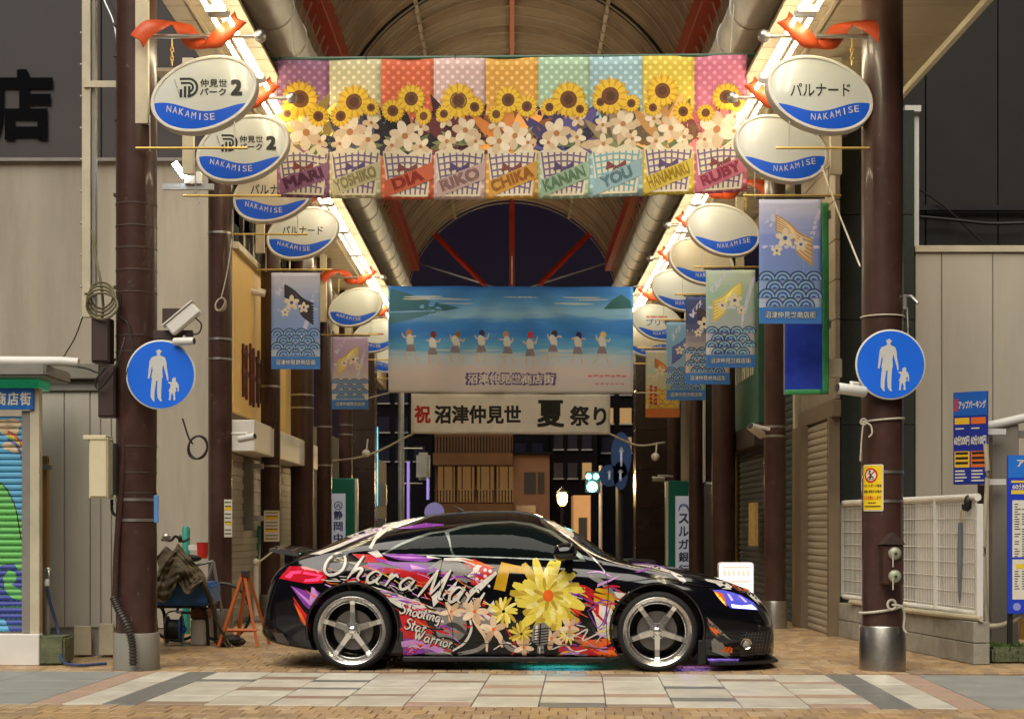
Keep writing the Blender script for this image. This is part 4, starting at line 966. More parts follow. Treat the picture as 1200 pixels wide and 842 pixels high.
# floodlight
D = 15.6
fl = thing('floodlight', P(217,205,D), 'small lit floodlight on a bracket below the parking signs', 'lamp')
MB().box((-.03,-.03,-.09), (.03,.04,.09), Matrix.Translation(P(211,200,D)) @ Matrix.Rotation(R(-35),4,'Y'), bev=.01).build('head', M_white, fl)
MB().box((-.028,-.045,-.085), (.028,-.031,.085), Matrix.Translation(P(211,200,D)) @ Matrix.Rotation(R(-35),4,'Y')).build('lit_panel', glow('flood_glow', (.75,.9,1), 40), fl)
MB().box((XX(190,D), D, ZZ(222,D)), (XX(250,D), D+.05, ZZ(215,D))).build('bracket', M_galv, fl)
MB().box((XX(217,D), D-.03, ZZ(216,D)), (XX(236,D), D+.05, ZZ(202,D)), bev=.006).build('driver_box', M_white, fl)
MB().tube(cr([P(231,222,D), P(231,231,D), P(229,236,D), P(232,240,D), P(234,236,D)], 5), .006, 5).build('hook', M_galv, fl, True)

# things on the slim columns
def coil(c, r, n, rad, m, label, tail=None):
    mb = MB()
    for k in range(n):
        ph = rnd.uniform(0,6); pts = [c+Vector((r*math.cos(a)*(1+.08*math.sin(k)), -.012*k, r*1.25*math.sin(a+.1*k))) for a in [2*math.pi*q/18 for q in range(18)]]; mb.tube(pts, rad, 5, closed=True)
    if tail: mb.tube(cr(tail, 6), rad, 5)
    o = mb.build('rope_coil', m, None, True); return tag(o, label, 'coil')
coil(P(259,357,16.45), .055, 6, .006, M_rope, 'coil of pale rope hanging on the slim column', [P(259,350,16.45), P(266,320,16.45), P(272,280,16.45)])
coil(P(232,524,17.6), .105, 3, .011, M_wire, 'black cable ring hung against the beige wall', [P(214,490,17.6), P(221,512,17.6), P(226,520,17.6)])
cable([P(321,458,20), P(323,480,19.95), P(318,505,19.95), P(308,517,19.95), P(290,516,19.9), P(274,509,19.9)], .010, M_wire, 'black cable drooping from the notice column towards the shop')
for px, py, D, lab in ((267.5,607,16.45,'white notice plate wrapped on the rope coil column'), (318.5,616,19.95,'white notice plate on the column beside the teal pole')):
    w, h = (.085,.40) if D < 17 else (.20,.40); c = P(px,py,D); n_ = thing('notice_plate', (c.x, c.y, c.z-h/2), lab, 'notice', 'white notice plates with yellow bars')
    pl = MB().box((c.x-w/2, D-.01, c.z-h/2), (c.x+w/2, D, c.z+h/2), bev=.002).build('plate', M_paper, n_)
    q = Print(flat(FRONT((c.x, D-.011, c.z))), .3)
    q.poly(rect(-w*.4,.085,w*.4,.125)).poly(rect(-w*.4,-.07,w*.4,-.03)); q.build('yellow_bar', ink(236,196,40), pl, .001)
    q = Print(flat(FRONT((c.x, D-.011, c.z))), .3)
    for k in range(9):
        if k in (2,6): continue
        for t in range(7): q.poly(rect(-w*.4+t*w*.115, .165-k*.042, -w*.4+t*w*.115+w*.085, .180-k*.042))
    q.build('fine_print', M_ink, pl, .0015)['kind'] = 'stuff'
gb = jbox('box_sign', 283, 536, 298, 621, 19.6, .10, mat('grey_lightbox', (.19,.18,.175), .5), 'narrow grey unlit box sign bolted beside the notice column', 'sign')
MB().box((XX(298,19.6), 19.55, ZZ(549,19.6)), (XX(309,19.6), 19.6, ZZ(543,19.6))).build('bracket', M_galv, gb)
MB().box((XX(298,19.6), 19.55, ZZ(610,19.6)), (XX(309,19.6), 19.6, ZZ(604,19.6))).build('bracket', M_galv, gb)
bp = MB().box((XX(181.5,12.9), 12.86, ZZ(612,12.9)), (XX(187,12.9), 12.88, ZZ(580,12.9)), bev=.004).build('side_plate', mat('plate_blue', srgb(90,140,200), .4)); tag(bp, 'small blue plate seen edge on at the side of the thick column', 'plate')
# street clutter left
D = 15.7
bx = thing('bicycle', (XX(214,D), D+.3, 0), 'parked bicycle half hidden under the khaki cover', 'bicycle')
for px in (196, 250):
    c = Vector((XX(px,D), D+.45, .32)); MB().tube([c+Vector((.30*math.cos(a), 0, .30*math.sin(a))) for a in [2*math.pi*k/28 for k in range(28)]], .018, 6, closed=True).build('wheel', M_black, bx, True)
A_, B_1, C_1 = Vector((XX(196,D), D+.45, .32)), Vector((XX(222,D), D+.45, .30)), Vector((XX(250,D), D+.45, .32))
S_, H_ = Vector((XX(216,D), D+.45, .80)), Vector((XX(240,D), D+.45, .85))
mb = MB()
for a, b in ((A_,B_1),(A_,S_),(B_1,S_),(B_1,H_),(S_,H_),(H_,C_1)): mb.tube([a, b], .016, 6)
mb.build('frame', M_grey, bx)
MB().tube(cr([P(190,632,D+.3), P(200,633,D+.2), P(206,628,D+.1), P(214,634,D+.25), P(222,630,D+.3)], 5), .014, 7).build('handlebar', M_black, bx, True)
MB().sphere(P(195,629,D+.05), .045, 12).build('headlamp', M_steelband, bx, True)
MB().sphere(P(211,631,D+.05), .04, 10, (.6,.6,1)).build('brake_lever', M_black, bx, True)
MB().sphere(S_+Vector((-.03,0,.08)), .1, 10, (1.2,.7,.4)).build('saddle', M_black, bx, True)
tbx = thing('work_table', (XX(215,D), D, 0), 'low blue plastic topped bench with bent black legs beneath the cover', 'bench')
MB().box((XX(170,D), D-.1, ZZ(709,D)), (XX(249,D), D+.45, ZZ(682,D)), bev=.03).build('seat', mat('blue_plastic', (.04,.16,.50), .4, var=.15, dirt=.2), tbx, True)
for px in (176, 236):
    MB().tube(cr([Vector((XX(px,D), D, ZZ(711,D))), Vector((XX(px+6,D), D, .30)), Vector((XX(px+8,D), D, .0))], 5), .018, 8).build('leg', M_black, tbx, True)
    MB().tube(cr([Vector((XX(px,D), D+.4, ZZ(711,D))), Vector((XX(px+6,D), D+.4, .30)), Vector((XX(px+8,D), D+.4, .0))], 5), .018, 8).build('leg', M_black, tbx, True)
MB().tube([Vector((XX(170,D), D-.03, ZZ(710,D))), Vector((XX(240,D), D-.03, ZZ(710,D)))], .018, 8).build('frame_rail', M_black, tbx, True)
# khaki tarp
tv, tf = [], []; nu, nv = 52, 40
top = [(186,652),(196,640),(204,646),(213,636),(222,643),(240,655),(252,668),(258,690),(262,715),(258,738),(266,752)]
for j in range(nv+1):
    for i in range(nu+1):
        u, v = i/nu, j/nv; px = 183+u*86; k = u*10; a = int(min(k, 9)); py0 = top[a][1]*(1-(k-a))+top[a+1][1]*(k-a)
        low = 702-14*math.sin(u*3.0)+26*max(0, u-.72)/.28*2.2+8*math.sin(u*17) if u < .8 else 730+ (u-.8)*150
        low = min(low, 757); py = py0+(max(low, py0+3)-py0)*v
        dd = D-.16-.10*math.sin(v*2.2)+.22*(1-v)+.035*math.sin(u*22+v*7)+.025*math.sin(v*13+u*9)+.018*math.sin(u*47+v*21)+.012*math.sin(v*38-u*31)-.12*max(0,u-.8)
        tv.append(P(px+3*math.sin(v*6+u*11), py, dd))
for j in range(nv):
    for i in range(nu): tf.append((j*(nu+1)+i, j*(nu+1)+i+1, (j+1)*(nu+1)+i+1, (j+1)*(nu+1)+i))
o = mesh_obj('tarpaulin', tv, tf, mat('khaki_tarp', (.115,.088,.052), .55, var=.3, scale=7, bump=.35, bscale=25), None, True); tag(o, 'crumpled khaki tarpaulin thrown over the bicycle and bench', 'tarpaulin')
md = o.modifiers.new('s', 'SOLIDIFY'); md.thickness = .006
bt = MB()
for k in range(4): bt.sphere((XX(262+k*5,15.55), 15.55+.05*(k % 2), .05+.015*(k % 3)), .07, 8, (1.3,.9,.7))
o = bt.build('bundle', mat('dark_bundle', (.03,.027,.022), .7, var=.3, bump=.5, bscale=30), None, True); tag(o, 'dark crumpled bundle on the ground behind the orange stand', 'bundle')
cr_ = thing('cord_reel', (XX(206,D), D-.05, 0), 'blue and black extension cord reel on the ground under the bench', 'cord reel')
c = Vector((XX(206,D), D-.02, .17)); RX = Matrix.Translation(c) @ Matrix.Rotation(R(90),4,'Y')
MB().lathe([(.10,-.07),(.10,.05)], RX, 20).build('drum', M_black, cr_, True)
for z in (-.085, .055): MB().lathe([(.02,z),(.135,z),(.135,z+.014),(.02,z+.014)], RX, 24).build('flange', M_black if z < 0 else mat('reel_blue', (.02,.10,.40), .35), cr_, True)
MB().sphere(c+Vector((.08,0,0)), .04, 10).build('hub', mat('reel_blue', (.02,.10,.40)), cr_, True)
MB().tube(cr([c+Vector((-.10,0,-.16)), c+Vector((-.10,0,.10)), c+Vector((-.06,0,.175)), c+Vector((.04,0,.175)), c+Vector((.075,0,.10)), c+Vector((.075,0,-.16))], 5), .010, 6).build('stand', M_galv, cr_, True)
jb = MB().box((XX(222,D), D+.05, 0), (XX(238,D), D+.35, ZZ(726,D)), bev=.01).build('carton', mat('white_carton', (.62,.58,.52), .7)); tag(jb, 'white box on the ground beneath the blue bench', 'box')
jb = MB().box((XX(221,D), D+.08, ZZ(725,D)), (XX(241,D), D+.33, ZZ(713,D)), bev=.008).build('carton', mat('brown_carton', (.20,.10,.055), .8)); tag(jb, 'small brown box lying on the white box under the bench', 'box')
D = 15.6
os_ = thing('folding_stand', (XX(283,D), D, 0), 'orange folding A frame stand left of the car', 'stand')
M_or = mat('orange_steel', (.55,.125,.02), .45, var=.12, dirt=.2)
for a, b, dy0, dy1 in (((285,671),(259,756),0,-.12),((289,671),(272,756),0,.30),((286,671),(304,757),0,-.12),((290,670),(310,752),0,.30)):
    MB().tube([Vector((XX(a[0],D), D+dy0, ZZ(a[1],D))), Vector((XX(b[0],D), D+dy1, .01))], .021, 4).build('leg', M_or, os_)
MB().tube([P(266,738,D-.1), P(301,738,D-.1)], .018, 4).build('crossbar', M_or, os_)
MB().box((XX(283,D), D-.03, ZZ(676,D)), (XX(292,D), D+.04, ZZ(668,D)), bev=.006).build('hinge', M_brown2, os_)
for px, D, lab in ((281,20.3,'white ball topped stanchion behind the orange stand'), (300,19.6,'white ball topped stanchion beside the teal pole')):
    st = thing('stanchion', (XX(px,D), D, 0), lab, 'stanchion', 'white ball topped stanchions'); Mx = Matrix.Translation((XX(px,D), D, 0))
    MB().lathe([(.14,0),(.14,.03),(.05,.08)], Mx, 18).build('foot', M_grey, st, True); MB().lathe([(.036,.08),(.036,.72)], Mx, 14).build('post', M_white, st, True); MB().sphere((XX(px,D), D, .76), .05, 12).build('ball', M_white, st, True)
M_teal = mat('teal_paint', (.03,.27,.21), .4, var=.1)
for a, z1, D, lab in (((218,617),1.19,17.5,'teal round topped pole behind the bicycle handlebars'), ((303,620),1.2,20.6,'slanting teal round topped pole by the notice column')):
    x = XX(a[0],D); lean = -.0 if D < 18 else -.12; o = MB().tube([(x+lean,D,0),(x,D,z1),(x,D,z1+.03)], [.045,.045,.03], 12).build('teal_pole', M_teal, None, True); tag(o, lab, 'pole')
D = 17.3
rc = MB().lathe([(.055,0),(.07,.18),(.075,.18)], Matrix.Translation(P(237.5,654,D)), 18).build('red_bucket', mat('red_plastic', (.55,.03,.02), .4), None, True); tag(rc, 'red plastic pot on the pale rail by the beige wall', 'pot')
o = MB().box((XX(222,17.35), 17.3, ZZ(640,17.3)-.04), (XX(246,17.35), 17.45, ZZ(640,17.3)+.02)).build('rail', M_white); tag(o, 'short pale rail fixed across the beige wall', 'rail')
cable([P(325,641,19.9), P(314,650,19.7), P(302,659,19.5)], .012, M_rope, 'pale rope from the notice column to the stanchion')

# ================================================================ right side
D = 17.35
rb_ = thing('building', (5.5, D, 0), 'beige panelled building with dark upper wall behind the white fence', 'building')
x = XX(1073,D); k = 0
while x < 7.6:
    w = .30 if k == 0 else .575; MB().box((x, D, 0), (x+w-.008, D+.1, ZZ(296,D)), bev=.006).build('wall_panel', M_panel, rb_); x += w; k += 1
MB().box((XX(1072,D), D-.03, ZZ(296,D)+.003), (7.6, D+.2, ZZ(288,D)), bev=.004).build('coping', M_cream, rb_)
MB().box((XX(1072,D), D+.04, ZZ(288,D)+.003), (XX(1078,D), D+.12, ZZ(124,D))).build('edge_trim', M_white, rb_)
MB().box((XX(1060,D), D-.02, ZZ(131,D)), (XX(1079,D), D+.12, ZZ(124,D)+.001)).build('edge_cap', M_white, rb_)
x = 4.2
while x < 9: MB().box((x, D+1.6, 0), (x+.88, D+1.7, 12), bev=.008).build('upper_panel', M_dark, rb_); x += .89
MB().box((XX(1078,D+1.5), D+1.5, ZZ(246,D+1.5)), (8.5, D+1.56, ZZ(240,D+1.5))).build('wall_rail', M_black, rb_)
for z in range(5):
    MB().box((XX(985,D), D-.02, z*1.18), (XX(1071,D), D+.2, z*1.18+1.172), bev=.004).build('granite_slab', M_granite, rb_)
cable([P(1078,222,18.8), P(1110,245,18.8), P(1150,283,18.8)], .012, M_wire, 'black cable slanting down the dark upper wall')
cable([P(1078,254,18.8), P(1120,258,18.8), P(1160,262,18.8), P(1205,261,18.8)], .02, M_wire, 'thick black cable strung level across the dark upper wall')
# shops along the right of the passage
rs = thing('shop_front', (3.6, 18, 0), 'stone framed shop front with a closed beige roller shutter', 'shop front')
for zz in range(7):
    for k in range(2):
        y = 17.0+k*1.0
        if zz < 5 and k == 1 and zz*.82 < 2.4: pass
        if 2.6 < 2.62+zz*.44 < 5.5: MB().box((3.56, y, 2.62+zz*.44), (3.62, y+.99, 2.62+zz*.44+.432), bev=.006).build('stone_tile', mat('stone_tile', (.30,.255,.19), .6, var=.2, scale=5, bump=.2), rs)
MB().box((3.52, 16.95, 2.42), (3.62, 19.0, 2.61), bev=.008).build('lintel', mat('bronze_frame', (.20,.15,.095), .5), rs)
MB().box((3.46, 18.45, 0), (3.62, 19.05, 2.42), bev=.008).build('jamb', mat('bronze_frame', (.20,.15,.095), .5), rs)
MB().box((3.50, 17.02, 0), (3.62, 17.14, 2.42)).build('jamb', mat('bronze_frame', (.20,.15,.095), .5), rs)
def slats(parent, x, y0, y1, z0, z1, m, pitch=.08, s=1):
    first = None; n = int((z1-z0)/pitch)
    pf = [(0,0),(.018,.012),(.022,.04),(.016,.066),(0,.08)]
    for k in range(n):
        if first is None:
            v = [(x-s*p[0], y0, z0+p[1]*pitch/.08) for p in pf]+[(x-s*p[0], y1, z0+p[1]*pitch/.08) for p in pf]; q = len(pf)
            first = mesh_obj('shutter_slat', v, [(i, i+1, q+i+1, q+i) for i in range(q-1)], m, parent)
        else:
            o = first.copy(); COL.objects.link(o); o.location.z += k*pitch
slats(rs, 3.56, 17.14, 18.45, 0, 2.42, mat('beige_shutter', (.40,.345,.26), .45, var=.1))
gs = thing('shop_front', (3.6, 20, 0), 'shop front with a closed dark green roller shutter', 'shop front')
slats(gs, 3.56, 19.25, 20.6, 0, 3.0, mat('green_shutter', (.035,.065,.06), .45, var=.12), .09)
MB().box((3.50, 19.08, 0), (3.60, 19.22, 3.02)).build('jamb', M_cream, gs); MB().box((3.50, 20.62, 0), (3.60, 20.8, 3.02)).build('jamb', mat('green_frame', (.03,.06,.055), .5), gs)
MB().box((3.50, 19.08, 3.03), (3.64, 20.8, 5.5)).build('upper_wall', M_granite, gs)
hs = thing('shop_front', (3.6, 22, 0), 'shop front with a deep green fascia sign and slatted shutter', 'shop front')
slats(hs, 3.56, 21.0, 24.0, 0, 2.3, mat('dark_shutter', (.10,.10,.09), .45, var=.12), .085)
MB().box((3.30, 21.0, 2.32), (3.62, 25.6, 2.62), bev=.01).build('awning_case', M_brown2, hs)
MB().box((3.38, 21.2, 2.64), (3.50, 25.4, 4.6), bev=.01).build('fascia', mat('green_fascia', (.045,.13,.085), .4, var=.1), hs)
for k in range(9):
    mb = MB()
    yy = 21.6+k*.4; mb.box((3.372, yy, 3.35), (3.382, yy+.06, 3.9)).box((3.372, yy+.18, 3.35), (3.382, yy+.24, 3.8)).box((3.372, yy, 3.6), (3.382, yy+.24, 3.66)); mb.build('lettering', M_paper, hs)
MB().box((3.50, 24.1, 0), (3.62, 25.8, 2.3)).build('glass_door', mat('dark_glass', (.01,.012,.015), .06, var=0, spec=.8), hs)
for k in range(40):
    pass
MB().tube([(3.42, 23.6, .0), (3.42, 23.6, 4.6)], .05, 10).build('twisted_tube', mat('yellow_tube', (.40,.30,.08), .4, var=.3, scale=30), hs, True)
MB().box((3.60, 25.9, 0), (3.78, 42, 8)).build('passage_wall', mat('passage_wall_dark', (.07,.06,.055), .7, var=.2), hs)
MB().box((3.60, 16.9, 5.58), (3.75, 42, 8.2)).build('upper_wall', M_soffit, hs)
o = MB().box((3.36, 21.3, .95), (3.40, 21.9, 1.55)); o = o.build('wall_poster', mat('poster_yellow', (.60,.42,.16), .5, var=.3, scale=12)); tag(o, 'small yellow framed poster on the slatted shutter', 'poster')
fr = thing('notice_board', (XX(845,25.4), 25.4, 2.0), 'dark board in a pale frame behind the peeling column', 'board')
D = 25.4
MB().box((XX(826,D), D, ZZ(565,D)), (XX(864,D), D+.04, ZZ(430,D))).build('board', mat('dark_board', (.03,.033,.035), .3), fr)
for a, b in (((824,567),(826.5,428)), ((863.5,567),(866,428)), ((824,567),(866,564.5))): MB().box((XX(a[0],D), D-.03, ZZ(a[1],D)), (XX(b[0],D), D+.05, ZZ(b[1],D))).build('frame_bar', M_white, fr)
# blue tarpaulin wrapped sign
D = 15.4
bt_ = thing('wrapped_sign', (XX(945,D), D, ZZ(462,D)), 'sign wrapped in blue tarpaulin edged with green tape', 'wrapped sign')
Ct = Cloth(XX(945,D), D, ZZ(462,D), XX(970,D)-XX(920,D), ZZ(238,D)-ZZ(462,D), .012, 77)
Ct.sheet('tarpaulin', mat('blue_tarp', (.03,.075,.62), .35, var=.25, scale=5, bump=.5, bscale=9), bt_, nu=16, nv=40)
gt = mat('green_tape', (.06,.38,.12), .45, var=.2, scale=12)
Ct.sheet('tape', gt, bt_, Ct.w-.06, Ct.w+.004, 0, Ct.h, .007, 4, 40); Ct.sheet('tape', gt, bt_, 0, Ct.w-.065, 0, .05, .007, 12, 3); Ct.sheet('tape', gt, bt_, 0, Ct.w-.065, Ct.h-.05, Ct.h, .007, 12, 3)
MB().box((XX(921,D), D+.03, ZZ(461,D)), (XX(969,D), D+.14, ZZ(240,D))).build('sign_case', M_grey, bt_)
MB().box((XX(965,D), D+.06, 3.2), (3.2, D+.1, 3.28)).box((XX(965,D), D+.06, 4.3), (3.2, D+.1, 4.38)).build('bracket', M_cream, bt_)
mw = MB().box((3.14, D-.0, ZZ(442,D)), (3.3, D+.14, ZZ(420,D)), bev=.01).build('mount_box', M_cream); tag(mw, 'small cream mounting box below the blue tarpaulin', 'box')
cable([P(963,195,14.5), P(972,220,14), P(985,255,13.5), P(1008,312,12.85)], .008, M_rope, 'white cord slanting from the oval signs to the bell box column')

# ---- things on the right thick column
D = 12.86
pn_ = thing('warning_notice', P(1022,598,D), 'yellow skateboard ban notice with a red ring strapped to the column', 'notice')
c = P(1022,571,D); hw, hh = .098, .195; ccx, ccy = XX(1034,13.05), 13.05
def wrapc(x, y, o):
    'bent round the shaft'
    r = .178+o; a = (c.x+x-ccx)/.178; return Vector((ccx+r*math.sin(a), ccy-r*math.cos(a), c.z+y))
pp = Print(wrapc, .03).poly(rrect(-hw,-hh,hw,hh,.012)).build('plate', M_paper, pn_, .0)
Print(wrapc, .03).poly(rrect(-hw+.008,-hh+.01,hw-.008,hh-.008,.008)).build('yellow_field', ink(240,206,30), pp, .002)
RX_ = Print(wrapc, .02); a, b = ell(-.01,.105,.062,n=28), ell(-.01,.105,.048,n=28)
for k in range(28): RX_.poly([a[k], a[(k+1)%28], b[(k+1)%28], b[k]])
Print(wrapc, .02).poly(b).build('white_disc', M_paper, pp, .003); RX_.poly([(-.05,.075),(-.042,.067),(.030,.135),(.022,.143)]).build('red_ring', ink(200,36,30), pp, .004)
q = Print(wrapc, .02).poly(ell(-.018,.138,.010,n=12)).polys(stroke([(-.035,.12),(-.015,.118),(.0,.105)], .010)).polys(stroke([(-.012,.12),(-.006,.10),(-.012,.085),(-.02,.07)], .014)).polys(stroke([(-.006,.10),(.008,.09),(.018,.078)], .010)); q.poly([(-.03,.068),(.02,.075),(.022,.071),(-.028,.064)]).build('pictogram', M_ink, pp, .005)
for t, y, w, h, m in (('スケートボード等を', .018, .165, .024, M_ink), ('通路に使用する者の', -.030, .165, .024, M_ink), ('立入を禁止します', -.082, .160, .034, ink(206,60,30)), ('━ ━ ━', -.125, .07, .008, M_ink), ('━━━━━━━━', -.155, .15, .008, M_ink)):
    Print(wrapc, .02).text(t, 0, y, w=w, h=h, bold=.02).build('lettering', m, pp, .005)
bb = thing('bell_box', P(1045,683,12.8), 'small gabled brown box with two round bells on the column', 'box')
D = 12.80
MB().box((XX(1033.5,D), D-.06, ZZ(684,D)), (XX(1056.5,D), D+.1, ZZ(638,D)), bev=.006).build('case', M_brown, bb)
MB().prism([(-.098,0),(.098,0),(.0,.098)], -.10, .08, FRONT((XX(1045,D), D, ZZ(637.5,D)))).build('gable_roof', M_brown2, bb)
M_bell = mat('bell_metal', (.34,.35,.26), .45, .3, var=.1)
for y in (648, 674.5):
    o = MB().lathe([(.0,.036),(.03,.034),(.046,.025),(.054,.01),(.054,0)], FRONT((XX(1046,D), D-.07, ZZ(y,D))), 24).build('bell', M_bell, bb, True)
    MB().lathe([(.0,.05),(.012,.048),(.012,.03)], FRONT((XX(1046,D), D-.07, ZZ(y,D))), 10).build('knob', M_brown2, o, True)
    MB().tube([P(1046.5,y+2,D-.11), P(1046.5,y+16,D-.10)], .006, 5).build('pull_cord', M_rope, o)
rp = MB(); ccx, ccy = XX(1034,13.05), 13.05
zz = ZZ(714,12.9); pts = []
for k in range(21):
    a = R(-105+k*10.5); r = .186; pts.append((ccx+r*math.sin(a), ccy-r*math.cos(a), zz+.05-.085*abs(math.cos((a+R(105))/2)) if k < 14 else zz+.03))
rp.tube(pts, .012, 6)
kn = P(1045,708,12.82); rp.tube([kn+Vector((.035*math.cos(t), 0, .04*math.sin(t))) for t in [2*math.pi*q/14 for q in range(14)]], .011, 6, closed=True)
rp.tube(cr([kn, P(1056,710,12.82), P(1060,720,12.85), P(1059,735,12.87), P(1062,741,12.87)], 5), .010, 6)
o = rp.build('rope', M_rope, None, True); tag(o, 'pale rope knotted round the column above its steel foot', 'rope')
for k in range(6):
    pass
rp = MB(); pts = [(ccx+.182*math.sin(R(a)), ccy-.182*math.cos(R(a)), ZZ(491,12.9)+.015*math.sin(R(a))) for a in range(-100, 101, 10)]; rp.tube(pts, .009, 6)
kn = P(1012,494,12.86); rp.tube([kn+Vector((.025*math.cos(t), 0, .025*math.sin(t))) for t in [2*math.pi*q/12 for q in range(12)]], .008, 6, closed=True); rp.tube(cr([kn, P(1020,498,12.85), P(1022,507,12.85), P(1018,512,12.86)], 4), .008, 6); rp.tube(cr([kn, P(1010,510,12.87), P(1008,540,12.9)], 4), .007, 6)
o = rp.build('rope', M_rope, None, True); tag(o, 'white cord tied in a bow below the right walking sign', 'rope')
rp = MB(); pts = [(ccx+.180*math.sin(R(a)), ccy-.180*math.cos(R(a)), ZZ(369,12.9)) for a in range(-100, 101, 10)]; rp.tube(pts, .007, 6); o = rp.build('rope', M_rope, None, True); tag(o, 'single cord loop round the column above the walking sign', 'rope')
lb_ = thing('wall_lamp', P(1062,352,13.0), 'small grey bracket lamp high on the side of the bell box column', 'lamp')
MB().box((XX(1056,13), 12.98, ZZ(363,13)), (XX(1062,13), 13.06, ZZ(345,13)), bev=.005).build('mount', M_grey, lb_); MB().tube([P(1062,347,13), P(1068,347,12.95), P(1076,355,12.9)], .014, 6).build('arm', M_galv, lb_, True); MB().tube(cr([P(1063,360,13), P(1064,390,13), P(1062,420,13)], 4), .006, 5).build('cable', M_wirec, lb_)

# ---- fence on block wall
fx = 3.90; y0, y1 = 13.62, 17.1
wl_ = thing('block_wall', (fx, 15.3, 0), 'low grey concrete block wall beneath the white fence', 'wall')
blk = None
for j in range(2):
    y = y0-.1; k = 0
    while y < y1:
        L_ = .195 if (k == 0 and j) else .39; L_ = min(L_, y1-y)
        MB().box((fx-.075, y, j*.19), (fx+.075, y+L_-.008, j*.19+.184), bev=.006).build('block', M_concrete, wl_); y += L_; k += 1
fe = thing('fence', (fx, 15.3, .38), 'white lattice panel fence standing on the block wall', 'fence')
M_fw = mat('white_vinyl', (.84,.82,.76), .5, var=.07, dirt=.2, dirtcol=(.45,.38,.28))
zb, zt = .44, 1.47
for k in range(4):
    a, b = y0+.02+k*.87, y0+.02+k*.87+.85
    mb = MB(); y = a
    while y < b: mb.box((fx-.002, y, zb), (fx+.002, y+.013, zt)); y += .040
    mb.build('lattice_panel', M_fw, fe)
    MB().box((fx-.035, b-.005, zb), (fx+.0, b+.02, zt)).build('panel_joint', M_fw, fe)
for k in range(8): MB().tube([(fx-.006, y0, zb+.05+k*.132), (fx-.006, y1, zb+.05+k*.132)], .004, 6).build('cross_wire', M_fw, fe)
MB().tube([(fx, y0-.02, zt), (fx, y1, zt)], .034, 10).build('top_rail', M_fw, fe, True); MB().tube([(fx, y0-.02, zb), (fx, y1, zb)], .028, 10).build('bottom_rail', M_fw, fe, True)
MB().box((fx-.03, y0-.07, .37), (fx+.03, y0-.03, zt-.06), bev=.004).build('end_post', M_white, fe)
for g_ in (wl_, fe): g_.rotation_euler.z = R(7.2)
fX = lambda y: 3.90-(y-15.3)*.1265
o = MB().tube(cr([(fX(13.5)-.02, 13.5, .405), (fX(14.2)-.09, 14.2, .405), (fX(15.2)-.10, 15.2, .40), (fX(16.6)-.09, 16.6, .405)], 6), .026, 8).build('pipe', M_cream, None, True); tag(o, 'cream pipe lying along the top of the block wall', 'pipe')
um = thing('umbrella', (fX(13.9)-.07, 13.9, .6), 'closed grey umbrella hooked on the white fence', 'umbrella')
D = 13.95; MB().tube([P(1124.5,706,13.9), P(1124.5,690,13.9), P(1125,650,13.9), P(1125.5,612,13.9)], [.006,.018,.026,.022], 8).build('canopy', mat('grey_umbrella', (.16,.18,.19), .4), um, True)
MB().tube(cr([P(1125.5,612,13.9), P(1126,600,13.9), P(1129,596,13.9), P(1131,600,13.9)], 5), .008, 6).build('handle', mat('cane', (.5,.38,.2), .5), um, True)
o = MB().sphere(P(1134,589,13.75), .05, 10, (.7,.8,1.5)).tube([P(1133,592,13.75), P(1131,598,13.75)], [.05,.03], 8).build('black_cloth', M_black, None, True); tag(o, 'scrap of black cloth knotted on the fence top rail', 'cloth')
# ---- parking boards
D = 14.3
ps = thing('parking_sign', P(1137,571,D), 'angled blue parking price board on arm brackets', 'sign')
Mx = Matrix.Translation(P(1137,513,D)) @ ROT(R(-38)) @ FRONT((0,0,0)); w, h = .33, .86
pl = MB().box((-w/2,-h/2,-.02), (w/2,h/2,0), Mx, bev=.004).build('board', mat('parking_blue', srgb(38,52,150), .35, var=.05), ps)
fm = flat(Mx)
Print(fm,.4).poly(rect(-w/2+.003,h/2-.22,w/2-.003,h/2-.004)).build('header', ink(30,96,190,.4), pl, .0015)
for x in (-.078,.078):
    for rc_ in (rect(x-.07,.13,x+.07,.19), rect(x-.072,-.27,x+.072,-.12)): Print(fm,.4).poly(rc_).build('price_panel', ink(236,190,40) if x < 0 else ink(226,110,40), pl, .002)
for t, x, y, ww, hh_, m in (('アップパーキング', .02, .31, .26, .075, M_paper), ('60分200円', -.08, -.02, .145, .09, M_paper), ('60分100円', .08, -.02, .145, .09, M_paper), ('━━', -.10, .09, .08, .012, M_paper), ('━━', .05, .09, .08, .012, M_paper)):
    Print(fm,.4).text(t, x, y, w=ww, h=hh_, bold=.03).build('lettering', m, pl, .003)
q = Print(fm,.4); r = random.Random(3)
for k in range(4):
    for x in (-.145,.012): q.poly(rect(x, -.31-k*.03, x+r.uniform(.08,.13), -.297-k*.03))
q.build('fine_print', M_paper, pl, .003)['kind'] = 'stuff'
q = Print(fm,.4)
for x in (-.14,.018):
    for k in range(3): q.poly(rect(x, -.15-k*.045, x+.12, -.128-k*.045))
q.build('fine_print', M_ink, pl, .004)['kind'] = 'stuff'; Print(fm,.4).poly(rect(-.15,.25,-.115,.37)).build('red_strip', ink(190,60,60), pl, .003)
for y in (506, 583 if False else 565):
    MB().box((XX(1150,D), D+.02, ZZ(y+3,D)), (XX(1180,D), D+.06, ZZ(y-4,D)), bev=.003).build('bracket_arm', M_white, ps)
sf = thing('steel_frame', (XX(1180,14.5), 14.5, 0), 'grey steel gate frame holding the parking board', 'frame')
D = 14.5
MB().box((XX(1163,D), D, 0), (XX(1194,D), D+.12, ZZ(497,D)), bev=.005).build('post', mat('taupe_steel', (.24,.215,.18), .5, var=.08, streak=True), sf)
MB().box((XX(1156,D), D+.2, 0), (XX(1163,D), D+.28, ZZ(515,D))).build('slim_post', M_brown2, sf)
